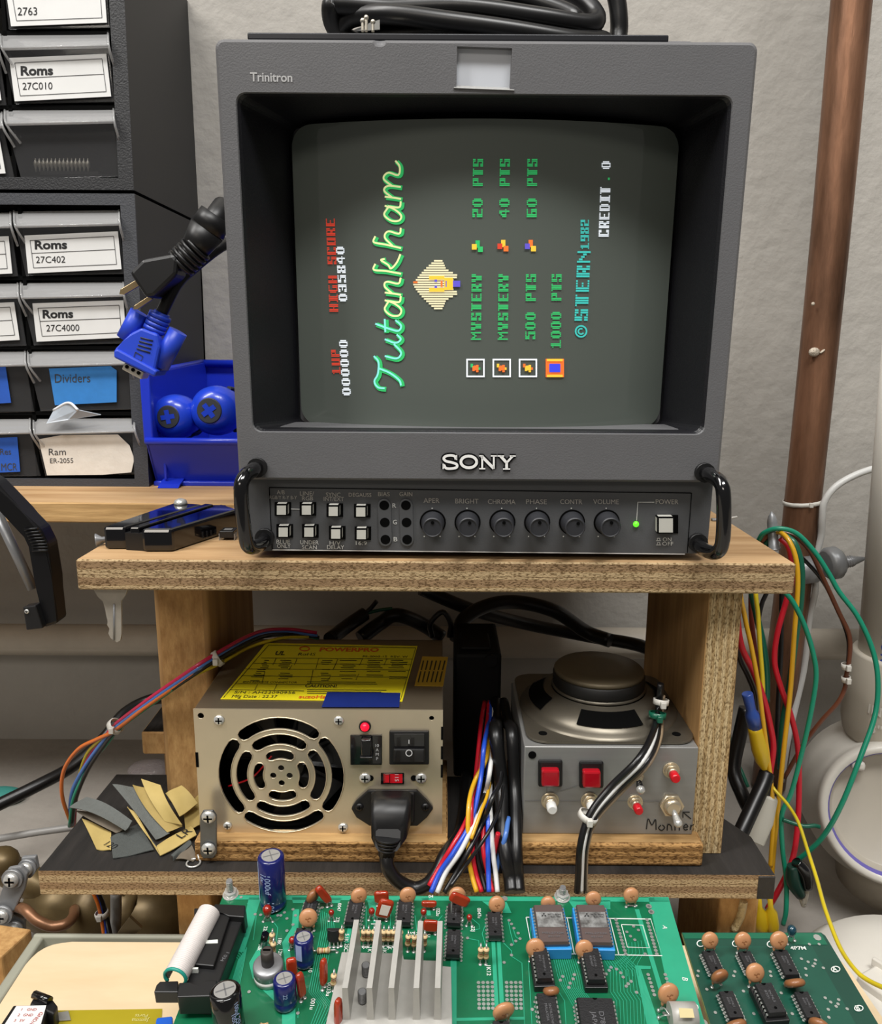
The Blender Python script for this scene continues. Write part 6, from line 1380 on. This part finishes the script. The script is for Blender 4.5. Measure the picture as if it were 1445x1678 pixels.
for u, v in ((378, 1466), (1085, 1478), (1340, 1540), (300, 1672), (1150, 1676)):
    b = B(); q = pb(u, v, -.0016 if u < 1200 else -.0036); b.cyl((q.x, q.y, ZB), (q.x, q.y, q.z), .0022, m_screw, n=12); part(b, 'standoff', pcb if u < 1200 else pc2)
m_tray = mat('grey_tray_plastic', '9b9b8c', .5, var=.05, vs=60)
zt_ = ZB - .002; t0 = onZ(78, 1538, zt_); t1 = onZ(0, 1655, zt_)
tx0 = min(t0.x - .003, bl1.x - .013); ty1 = max(t0.y + .004, bl0.y + .008); wt = .006; xr_ = .08
root = thing('tray', 'shallow grey plastic tray with a raised rim beneath the plywood board', 'tray', (0, .25, .074))
b = B(); b.bx(tx0 - .004, xr_, .10, ty1, .074, ZB - .0091, m_tray, .001); part(b, 'base', root)
b = B(); b.bx(tx0 - .004, tx0 + wt - .004, .10, ty1, ZB - .0091, zt_, m_tray, .0012); b.bx(tx0 - .004, xr_, ty1 - wt * .5, ty1, ZB - .0091, zt_ + .0005, m_tray, .0012); part(b, 'rim', root)
b = B(); b.bx(-.28, .14, .10, .37, .036, .074, WOOD_STRIP); single(b, 'bench_plank', 'wooden plank hidden mostly beneath the grey tray', 'plank')
# adapter board at the lower left
ad = thing('adapter_board', 'mustard yellow adapter board with a black edge connector at the bottom left corner', 'circuit board', onZ(150, 1670, ZB))
ZD = ZB + .012
m_must = mat('mustard_mask', 'a3941f', .35, coat=.2, var=.08, vs=40)
b = B(); b.prism([onZ(u, v, ZD) for u, v in ((78, 1656), (266, 1653), (262, 1710), (60, 1710))], (0, 0, -.0015), m_must); part(b, 'board', ad)
b = B(); o = onZ(257, 1668, ZD + .0002); b.text('Jamma', onZ(245, 1669, ZD + .0002), (-1, 0, 0), (0, -1, 0), .0020, mat('pale_print', 'cdc67c', .6), width=.0075); b.text('Ports', onZ(243, 1662, ZD + .0002), (-1, 0, 0), (0, -1, 0), .0018, MC['pale_print'], width=.0055); part(b, 'silkscreen', ad)
b = B(); b.prism([onZ(u, v, ZD + .0005) for u, v in ((80, 1662), (112, 1657), (116, 1672), (84, 1674))], (0, 0, .0002), m_pad); part(b, 'solder_tab', ad)
ZE = ZD + .008
b = B(); b.prism([onZ(u, v, ZE) for u, v in ((22, 1647), (80, 1646), (62, 1710), (-20, 1710))], (0, 0, -.0185), m_black, .0006); ec = part(b, 'edge_connector', ad)
b = B(); b.prism([onZ(u, v, ZE) for u, v in ((58, 1628), (84, 1634), (95, 1648), (88, 1662), (48, 1646))], (0, 0, -.016), m_black, .0008); b.tube([onZ(56, 1630, ZE + .001), onZ(82, 1640, ZE + .001)], .0018, m_blackg, sm=1); part(b, 'mounting_ear', ec)
b = B(); b.prism([onZ(u, v, ZE + .0003) for u, v in ((27, 1649), (76, 1648), (58, 1710), (-12, 1710))], (0, 0, .0002), m_paper); el = part(b, 'paper_label', ec)
b = B(); m_rp = mat('red_print', 'b03a36', .6)
for i, s_ in enumerate(('1', '2', '3')):
    for k_, (t_, du) in enumerate(((s_, 0), ('GND' if i < 2 else '5V', 9))): b.text(t_, onZ(34 - 6 * i + du, 1656 + 9 * i, ZE + .0007), (1, 0, 0), (0, 1, 0), .0013, m_rp)
b.text('GND/ODD', onZ(66, 1658, ZE + .0007), (-.25, -1, 0), (1, -.25, 0), .0016, m_rp); part(b, 'label_print', el)
b = B(); b.prism([onZ(u, v, ZD + .004) for u, v in ((256, 1667), (283, 1664), (283, 1710), (250, 1710))], (0, 0, -.011), m_sock if False else mat('blue_block', '1f62d0', .4), .0008); part(b, 'terminal_block', ad, 'bright blue terminal block')
# ------------------------------------------------------------------ pipes and wires at the right
m_cop = mat('aged_copper', '9c7258', .40, .65, var=.45, vs=26, stretch=(1.5, 1.5, .25), bump=.2, bs=160, col2='4e3728')
cp = thing('copper_pipe', 'tall aged copper pipe running down the wall right of the monitor', 'pipe', onY(1262, 1288, .62))
b = B(); b.tube([onY(u, v, .62) for u, v in ((1460, -700), (1428, -360), (1395, 0), (1357, 420), (1311, 860), (1285, 1075), (1259, 1286))], .0133, m_cop, n=32, sm=4); part(b, 'pipe', cp)
b = B(); e = onY(1334, 577, .607); m_sb = mat('solder_blob', 'b5aa9a', .5, .3, bump=.6, bs=600); b.ball(e, (.0042, .002, .0034), m_sb, n=12); part(b, 'solder_blob', cp, 'pale blob of solder')
b = B(); b.ball(onY(1347, 576, .607), (.0026, .0014, .0009), m_sb, n=8, R=Matrix.Rotation(-.7, 3, 'Y')); part(b, 'solder_run', cp, 'thin tail of solder')
b = B(); b.ball(onY(1332, 498, .607), (.0014, .001, .0014), m_sb, n=8); part(b, 'solder_blob', cp, 'small pale blob of solder')
b = B(); ziptie(b, onY(1315, 822, .62), V((-.12, 0, 1)), .0140, m_tie, .0016); single(b, 'cable_tie', 'white nylon tie strapping the white lead to the copper pipe', 'cable tie')
b = B(); wire(b, [(1500, 752, .615), (1450, 763, .612), (1405, 777, .608), (1370, 797, .606), (1351, 822, .606), (1347, 850, .607), (1345, 880, .61), (1334, 925, .612), (1336, 965, .612), (1325, 1020, .615), (1318, 1090, .615), (1305, 1150, .61), (1290, 1215, .60), (1280, 1280, .6)], .0026, mat('white_lead', 'cdcdca', .4), n=10); single(b, 'white_lead', 'white lead coming in from the right edge and tied to the copper pipe', 'cable')
pc = thing('pipe_clamp', 'grey steel pipe clamp with a pointed bolt sticking out right of the copper pipe', 'clamp', onY(1330, 930, .6))
m_gal = mat('grey_cast_clamp', '97999b', .4, .35, var=.2, vs=60)
b = B(); b.lathe(onY(1322, 934, .602), V((1, .1, .1)), [(.008, -.009), (.0105, -.007), (.0105, .006), (.0085, .008)], m_gal, n=24); b.lathe(onY(1352, 925, .60), V((1, .15, .15)), [(.010, 0), (.0125, .003), (.0125, .009), (.010, .012)], m_gal, n=24); part(b, 'clamp_body', pc)
b = B(); a, c_ = onY(1372, 924, .602), onY(1423, 914, .60); d = c_ - a; b.lathe(a, d, [(.0042, 0), (.0042, d.length * .5), (.0034, d.length * .55), (.0004, d.length)], m_steel, n=14)
for i in range(7): b.lathe(a + d * (.07 * i), d, [(.0042, 0), (.0047, d.length * .02), (.0042, d.length * .04)], m_steel, n=14, caps=False)
part(b, 'pointed_bolt', pc)
b = B(); a, c_ = onY(1268, 900, .486), onY(1264, 838, .486); d = c_ - a; b.lathe(a, d, [(.0042, 0), (.0042, .001), (.0032, .0012), (.0032, d.length * .72), (.0024, d.length * .86), (.0003, d.length)], m_gal, n=8)
single(b, 'steel_spike', 'short pointed steel spike standing by the back right corner of the upper shelf', 'spike')
b = B(); e = onZ(1177, 852, ZU + .0006); b.bx(e.x - .004, e.x + .003, e.y - .0015, e.y + .0015, ZU + .0001, ZU + .0014, m_gal, .0003); b.tube([e, e + V((.012, .004, .001))], .0006, m_tie, n=6, sm=1); single(b, 'staple', 'small grey staple with a pale tail on the back right corner of the upper shelf', 'staple')
b = B(); b.lathe(onY(1468, 1060, .60), V((.02, 0, 1)), [(.022, 0), (.022, .118), (.020, .125), (.012, .129)], mat('beige_plastic_pipe', '9a947f', .5), n=28); single(b, 'beige_pipe', 'beige round topped pipe partly hidden behind the printed white pipe', 'pipe')
m_pvc = mat('white_pvc', 'd2cec5', .35, var=.06, vs=20); m_pvc2 = mat('grey_white_pvc', 'bbb4a6', .4, var=.08, vs=25); m_prim = mat('purple_primer', '6a62b4', .5)
YP_ = .50
pv = thing('plastic_pipe', 'white plastic drain pipe printed in blue with its coupling, at the right edge', 'pipe', onY(1470, 1400, YP_))
a, c_ = onY(1476, 1085, YP_), onY(1502, 800, YP_); R = .0255
b = B(); b.cyl(a, a + (c_ - a) * 1.9, R, m_pvc, n=40); pp = part(b, 'pipe', pv)
b = B(); ax = (c_ - a).normalized(); f_ = V((-.80, -.6, 0)).normalized(); f_ = (f_ - ax * f_.dot(ax)).normalized(); s_ = ax.cross(f_)
vs, fs = text_geo('EX CELLULAR CORE', .008); kx = .0082 / .7
b.raw([a + ax * (.089 - v_[0] * kx * .82) + (f_ * cos((v_[1] * kx - .0015) / R) + s_ * sin((v_[1] * kx - .0015) / R)) * (R + .0002) for v_ in vs], fs, mat('blue_print', '3a4ea0', .6)); part(b, 'pipe_print', pp)
b = B(); a2 = onY(1462, 1205, YP_); ax2 = V((.03, 0, 1)).normalized(); hh = (onY(1465, 1072, YP_) - a2).length
b.lathe(a2, ax2, [(.026, -.006), (.0305, .001), (.0325, .010), (.0315, hh - .002), (.0305, hh), (.0262, hh)], m_pvc2, n=40); cpl = part(b, 'coupling', pv)
b = B(); f2_ = V((-.78, -.62, 0)).normalized()
def onr(p, w_): return p
vs, fs = text_geo('IN USA', .01); kx = .0062 / .7; s2 = ax2.cross(f2_)
for t_, z_, o_ in (('IN USA', .024, 0), ('3"', .012, .003)):
    vs, fs = text_geo(t_, .01); b.raw([a2 + ax2 * (z_ + v_[1] * kx) + (f2_ * cos((v_[0] * kx - .005 + o_) / .0325) + s2 * sin((v_[0] * kx - .005 + o_) / .0325)) * .0329 for v_ in vs], fs, m_pvc)
part(b, 'raised_letters', cpl)
b = B(); b.lathe(onY(1475, 1440, YP_), V((.03, 0, 1)), [(.040, -.02), (.040, .02), (.030, .05), (.0272, .07), (.0272, .10)], m_pvc2, n=40); part(b, 'wye_body', pv)
b = B(); d = V((-.34, -.88, .30)).normalized(); o = onY(1466, 1336, .455)
b.lathe(o, -d, [(.0375, -.001), (.0400, -.003), (.0425, -.001), (.0432, .006), (.0432, .02), (.050, .034), (.052, .07)], m_pvc, n=56, caps=False); part(b, 'hub', pv)
b = B(); b.lathe(o, -d, [(.0001, .011), (.0335, .011), (.0345, .010), (.0362, .004)], m_pvc2, n=56, caps=False); b.lathe(o, -d, [(.0362, .004), (.0368, .0005), (.0376, -.0011)], m_prim, n=56, caps=False); part(b, 'plug', pv, 'hub plug ringed with purple primer')
b = B(); x_, y_ = frame(d); q = onP(1404, 1252, o - d * .008, d); b.bx(-.004, .004, -.003, .003, -.008, .008, m_pvc, .002, T=Matrix.Translation(q) @ Matrix((x_, y_, d)).transposed().to_4x4()); part(b, 'lug', pv)
cl = thing('cleanout_cap', 'big round white plastic cap lying at the bottom right corner', 'pipe cap', onZ(1500, 1640, .036))
o = onZ(1520, 1600, .085)
b = B(); b.lathe(V((o.x, o.y, .0362)), (0, 0, 1), [(.062, 0), (.062, .024), (.060, .036), (.052, .044), (.03, .0475), (.0002, .0485)], m_pvc, n=56); part(b, 'dome', cl)
b = B(); b.bx(-.016, .016, -.026, .02, .04, .0515, m_pvc, .0015, T=Matrix.Translation((o.x - .014, o.y - .012, .0362)) @ Matrix.Rotation(.5, 4, 'Z')); b.bx(-.0012, .0012, -.02, .02, .05, .0545, m_pvc, .0006, T=Matrix.Translation((o.x - .014, o.y - .010, .0362)) @ Matrix.Rotation(.6, 4, 'Z')); part(b, 'raised_square', cl)
# wires hanging at the right of the stand
def rw_(label, P, r, m_, ys=.475, grp='coloured wires hanging at the right of the stand'):
    if P[0][1] == 962: P = [(1246, 884, .494 + .0022 * (P[0][0] % 4)), (1254, 875, .493), (1260, 882, .492), (P[0][0] * .4 + 1252 * .6, 915, .491)] + P
    b = B(); wire(b, [(p[0], p[1], p[2] if len(p) > 2 else ys) for p in P], r, m_, n=8); return single(b, 'wire', label, 'wire', grp)
rw_('green wire arching highest over the spike and sweeping out past the white coupling', [(1243, 885, .49), (1252, 873, .485), (1275, 866, .48), (1305, 874, .478), (1335, 905, .475), (1358, 940, .472), (1375, 970, .47), (1405, 1010, .465), (1428, 1060, .46), (1438, 1110, .455), (1434, 1170, .45), (1410, 1240, .44), (1378, 1320, .435), (1345, 1375, .44), (1300, 1415, .45)], .0015, W['green'])
rw_('brown wire bending over to the right and down to two white ties', [(1247, 888, .492), (1268, 872, .487), (1300, 878, .482), (1328, 905, .48), (1352, 955, .478), (1375, 1005, .475), (1391, 1040, .473), (1392, 1075, .472), (1386, 1110, .472), (1384, 1128, .472), (1372, 1152, .472), (1345, 1182, .475), (1315, 1222, .48), (1285, 1275, .485)], .0014, W['brown'])
rw_('black wire running just left of the brown one towards the coupling', [(1282, 886, .486), (1310, 910, .484), (1345, 948, .482), (1368, 990, .48), (1388, 1040, .477), (1390, 1075, .476), (1384, 1128, .476)], .0012, W['black'])
rw_('amber wire falling straight from the arch down past the shelf corner', [(1252, 884, .495), (1270, 872, .486), (1288, 880, .474), (1303, 912, .468), (1307, 960, .466), (1301, 1040, .465), (1295, 1130, .464), (1284, 1230, .462), (1274, 1330, .46), (1268, 1390, .458), (1264, 1440, .456), (1260, 1475, .455)], .0015, W['yellow'])
rw_('dark green wire hanging close behind the amber one', [(1288, 878, .48), (1303, 893, .475), (1313, 930, .472), (1312, 985, .472), (1303, 1050, .472), (1294, 1120, .472), (1282, 1190, .472), (1278, 1260, .472)], .0020, W['dkgreen'])
rw_('red wire curving left under the shelf corner then down the outside to the lower shelf', [(1278, 882, .482), (1293, 900, .478), (1298, 945, .476), (1288, 985, .474), (1273, 1040, .472), (1269, 1085, .471), (1279, 1125, .47), (1295, 1170, .469), (1307, 1225, .468), (1309, 1300, .466), (1305, 1370, .46), (1296, 1415, .455), (1275, 1460, .45), (1257, 1490, .45)], .0018, W['red'])
rw_('bright green wire starting at the shelf corner and bowing right beside the copper pipe', [(1284, 968, .455), (1300, 988, .454), (1318, 1025, .453), (1332, 1070, .452), (1337, 1110, .451), (1328, 1170, .45), (1312, 1240, .45), (1296, 1300, .45), (1281, 1335, .45), (1282, 1390, .448), (1288, 1440, .445), (1288, 1490, .44), (1283, 1515, .44)], .0015, W['green'])
rw_('red wire nearest the right panel, dropping to the yellow crimp sleeve', [(1211, 962, .46), (1208, 1010, .46), (1215, 1060, .459), (1234, 1100, .461), (1251, 1145, .462), (1262, 1190, .463), (1267, 1225, .463), (1262, 1265, .462), (1257, 1300, .46)], .0019, W['red'])
rw_('amber wire nearest the right panel, crossing the yellow crimp sleeve', [(1214, 962, .45), (1220, 1010, .45), (1231, 1060, .45), (1242, 1120, .45), (1250, 1180, .45), (1258, 1240, .45), (1264, 1290, .45), (1267, 1340, .45), (1264, 1390, .45), (1262, 1420, .45)], .0014, W['yellow'])
rw_('yellow wire hanging between two dark green wires', [(1238, 962, .468), (1242, 1010, .467), (1245, 1060, .466), (1249, 1110, .466), (1250, 1150, .466)], .0014, W['lemon'])
rw_('dark green wire hanging right behind the yellow one', [(1232, 962, .478), (1240, 1010, .478), (1250, 1055, .477), (1256, 1100, .476), (1256, 1150, .476)], .0021, W['dkgreen'])
rw_('dull red wire hanging behind the first amber wire', [(1232, 962, .485), (1231, 1010, .485), (1236, 1060, .484), (1243, 1110, .484), (1250, 1180, .484)], .0016, mat('wire_rust', '8a3a2c', .45))
rw_('black wire crossing behind the yellow ones from upper right', [(1258, 962, .49), (1248, 990, .49), (1243, 1020, .489), (1246, 1060, .489), (1254, 1110, .488)], .0014, W['black'])
rw_('black wire looping from the right panel edge into the blue crimp', [(1203, 1040, .468), (1212, 1080, .467), (1226, 1110, .466), (1236, 1140, .466), (1240, 1200, .467)], .0015, W['black'])
rw_('dark brown wire falling straight down behind the red curve', [(1281, 965, .495), (1280, 1020, .495), (1279, 1080, .494), (1275, 1150, .494), (1272, 1250, .49)], .0016, W['black'])
rw_('thin yellow wire trailing out over the white cap to the right edge', [(1258, 1268, .452), (1266, 1290, .45), (1290, 1318, .44), (1308, 1348, .425), (1322, 1390, .41), (1338, 1440, .385), (1352, 1490, .355), (1375, 1550, .325), (1400, 1588, .305), (1425, 1608, .295), (1470, 1628, .28)], .0010, W['lemon'])
rw_('short green wire ending in a twisted bare tip below the hub', [(1282, 1343, .448), (1300, 1349, .446), (1318, 1354, .444), (1334, 1353, .444), (1343, 1355, .444)], .0013, W['dkgreen'])
rw_('dark green wire slipping behind the right panel near the blue crimp', [(1192, 1170, .50), (1196, 1215, .495), (1205, 1245, .49), (1215, 1265, .485), (1225, 1290, .48)], .0014, W['dkgreen'])
for v in (1092, 1113):
    b = B(); ziptie(b, onY(1386, v, .472), V((-.1, 0, 1)), .0022, m_tie, .0018); single(b, 'cable_tie', 'upper white tie on the brown wire beside the coupling' if v < 1100 else 'lower white tie on the brown wire beside the coupling', 'cable tie')
b = B(); wire(b, [(1222, 1160, .488), (1212, 1205, .486), (1202, 1260, .48), (1215, 1300, .47), (1232, 1330, .465), (1248, 1310, .455), (1256, 1275, .452)], .0044, m_rub, n=12); single(b, 'black_lead', 'thick black lead hooking up behind the crimps', 'cable')
b = B(); wire(b, [(1256, 1268, .452), (1248, 1290, .446), (1232, 1325, .438), (1216, 1360, .43), (1204, 1388, .425)], .0046, m_rub, n=12); single(b, 'black_lead', 'glossy thick black lead leaning down onto the lower shelf by the right panel', 'cable')
m_cry, m_crb = mat('yellow_crimp', 'cfae1c', .35, coat=.3), mat('blue_crimp', '2f4f9e', .35, coat=.3)
b = B(); a, c_ = onY(1224, 1136, .452), onY(1237, 1192, .452); d = c_ - a; L_ = d.length; b.lathe(a, d, [(.003, 0), (.0033, .001), (.0030, L_ * .4), (.0030, L_ * .5), (.0042, L_ * .6), (.0042, L_)], m_crb, n=18); single(b, 'crimp_sleeve', 'blue crimp sleeve hanging beside the right panel', 'crimp connector', 'crimp sleeves')
b = B(); a, c_ = onY(1236, 1190, .452), onY(1254, 1264, .452); d = c_ - a; L_ = d.length; b.lathe(a, d, [(.0040, 0), (.0044, L_ * .1), (.0050, L_ * .5), (.0044, L_ * .75), (.0022, L_ * .93), (.0020, L_)], m_cry, n=18); single(b, 'crimp_sleeve', 'yellow crimp sleeve pushed onto the blue one beside the right panel', 'crimp connector', 'crimp sleeves')
for u, lab in ((1246, 'left yellow insulated boot hanging behind the right leg'), (1264, 'right yellow insulated boot hanging behind the right leg')):
    b = B(); a, c_ = onY(u - 3, 1466, .43), onY(u + 2, 1535, .43); d = c_ - a; L_ = d.length; b.lathe(a, d, [(.0014, 0), (.0016, L_ * .3), (.0036, L_ * .42), (.0042, L_ * .7), (.0036, L_)], m_cry, n=16); single(b, 'crimp_boot', lab, 'crimp connector', 'yellow boots')
b = B(); P = [onY(u, v, .448) for u, v in ((1247, 1302), (1276, 1312), (1268, 1352), (1252, 1390), (1216, 1374))]; b.prism(P, (0, .012, 0), mat('nylon_housing', 'c8c6bb', .35), .0012)
for u, v in ((1256, 1308), (1263, 1311)): b.tube([onY(u, v, .452), onY(u + 4, v - 10, .456)], .0012, W['black'], n=6, sm=1)
single(b, 'nylon_connector', 'milky white nylon wire connector beside the leaning black lead', 'connector')
ag = thing('crocodile_clip', 'black and green crocodile clip with two bare jaws hanging below the lower shelf', 'clip', onY(1310, 1480, .44))
for P, m_ in (([(1304, 1412), (1318, 1430), (1322, 1455)], m_blackg), ([(1298, 1418), (1300, 1445), (1312, 1468)], mat('dark_green_boot', '12352c', .35))):
    b = B(); b.tube([onY(u, v, .44) for u, v in P], lambda t: .0030 + .0012 * sin(pi * t), m_, n=12); part(b, 'sleeve', ag)
for P in ([(1322, 1455), (1320, 1470), (1317, 1480)], [(1310, 1464), (1314, 1476), (1317, 1484)]):
    b = B(); b.tube([onY(u, v, .44) for u, v in P], .0016, m_tin, n=8); part(b, 'jaw', ag)
# ------------------------------------------------------------------ pipework below the stand at the left
m_brass = mat('dull_brass', '7a6845', .42, .45, var=.3, vs=24, col2='54452c')
vl = thing('brass_valve', 'dull brass pipe and valve body running level below the lower shelf', 'valve', onY(200, 1540, .47))
YV_ = .45
b = B(); a, c_ = onY(170, 1492, YV_), onY(330, 1508, YV_); b.cyl(a, c_, .0165, m_brass, n=28); part(b, 'pipe', vl)
b = B(); d = (c_ - a).normalized(); a1 = onY(130, 1488, YV_); b.lathe(a1, d, [(.014, -.03), (.019, -.012), (.019, .0), (.0225, .004), (.0225, .016), (.0185, .018), (.0185, .03)], m_brass, n=24); b.lathe(onY(192, 1495, YV_), d, [(.0185, 0), (.020, .002), (.020, .012), (.0185, .014)], m_brass, n=6); part(b, 'union', vl)
b = B(); a3 = onY(60, 1470, YV_); b.tube([onY(175, 1495, YV_), onY(110, 1480, YV_), onY(40, 1440, YV_), onY(-30, 1405, YV_ + .01)], .0095, m_brass, n=20); part(b, 'elbow', vl)
b = B(); b.ball(onY(2, 1412, YV_ - .004), (.011, .010, .009), m_brass, n=16); part(b, 'bonnet', vl)
gc = thing('ground_clamp', 'zinc plated ground clamp with four cross head screws at the left edge', 'clamp', onY(25, 1530, .43))
YG = .418
b = B(); b.prism([onY(u, v, YG) for u, v in ((12, 1424), (34, 1420), (45, 1432), (40, 1458), (24, 1492), (-12, 1510), (-20, 1495), (2, 1470))], (0, .003, 0), m_gal, .0008); b.prism([onY(u, v, YG + .008) for u, v in ((34, 1406), (58, 1404), (62, 1424), (50, 1440), (36, 1440))], (0, .003, 0), m_gal, .0008); b.prism([onY(u, v, YG + .004) for u, v in ((-10, 1500), (10, 1490), (40, 1508), (40, 1532), (20, 1536), (-10, 1530))], (0, .003, 0), m_gal, .0008); part(b, 'plate', gc)
for u, v, r, o_ in ((22, 1438, .0044, 0), (46, 1420, .0040, .008), (6, 1497, .0042, -.001), (25, 1521, .0040, .003)):
    b = B(); c_ = onY(u, v, YG + o_ - .0004); b.cyl(c_, c_ + V((0, -.002, 0)), r * 1.35, m_gal, n=20); screw(b, c_ + V((0, -.002, 0)), (0, -1, .1), r, m_screw, m_dark, .0028); part(b, 'screw', gc)
b = B(); wire(b, [(22, 1486, .43), (40, 1490, .415), (60, 1508, .41), (85, 1518, .41), (108, 1514, .412), (120, 1502, .42), (122, 1490, .432)], .0030, mat('copper_wire', '93694b', .4, .5, var=.25, vs=80), n=10); single(b, 'copper_wire', 'bare copper wire looping from the ground clamp to the brass pipe', 'wire')
wb = B(); c0, c1, c2, c3 = onZ(-60, 1555, .098), onZ(2, 1568, .098), onZ(52, 1522, .098), onZ(-30, 1510, .098)
wb.prism([c0, c1, c2, c3], (0, 0, -.050), WOOD_POST, .001); single(wb, 'timber_block', 'sawn block of reddish timber standing left of the grey tray', 'wood block')
harness('thin_loom', 'thin tied bundle of orange, blue and black wires dropping below the lower shelf', [
 ('wire', 'orange', [(152, 1462, .395), (160, 1480, .395), (166, 1505, .395), (172, 1545, .39)], .0010, W['orange']), ('wire', 'blue', [(155, 1462, .396), (163, 1480, .396), (169, 1505, .396), (176, 1545, .39)], .0011, W['blue']), ('wire', 'black', [(159, 1462, .397), (167, 1480, .397), (174, 1505, .397), (182, 1545, .39)], .0016, W['black'])], onY(172, 1545, .39), ties=((onY(167, 1498, .3955), V((.2, 0, -1)), .0032, m_tie),))
b = B(); wire(b, [(190, 1462, .405), (190, 1500, .405), (188, 1540, .40)], .0030, mat('grey_flex', '8d8c88', .4), n=10); single(b, 'grey_flex', 'short grey flex hanging right of the thin tied bundle', 'cable')
b = B(); e = onZ(212, 1536, ZB); p = [onY(u, v, .385) for u, v in ((192, 1530), (212, 1503), (232, 1522), (222, 1530))]; b.prism(p, (0, .002, 0), mat('kraft_scrap', '9a8a6c', .7)); single(b, 'paper_scrap', 'small tan scrap propped behind the plywood board', 'paper')
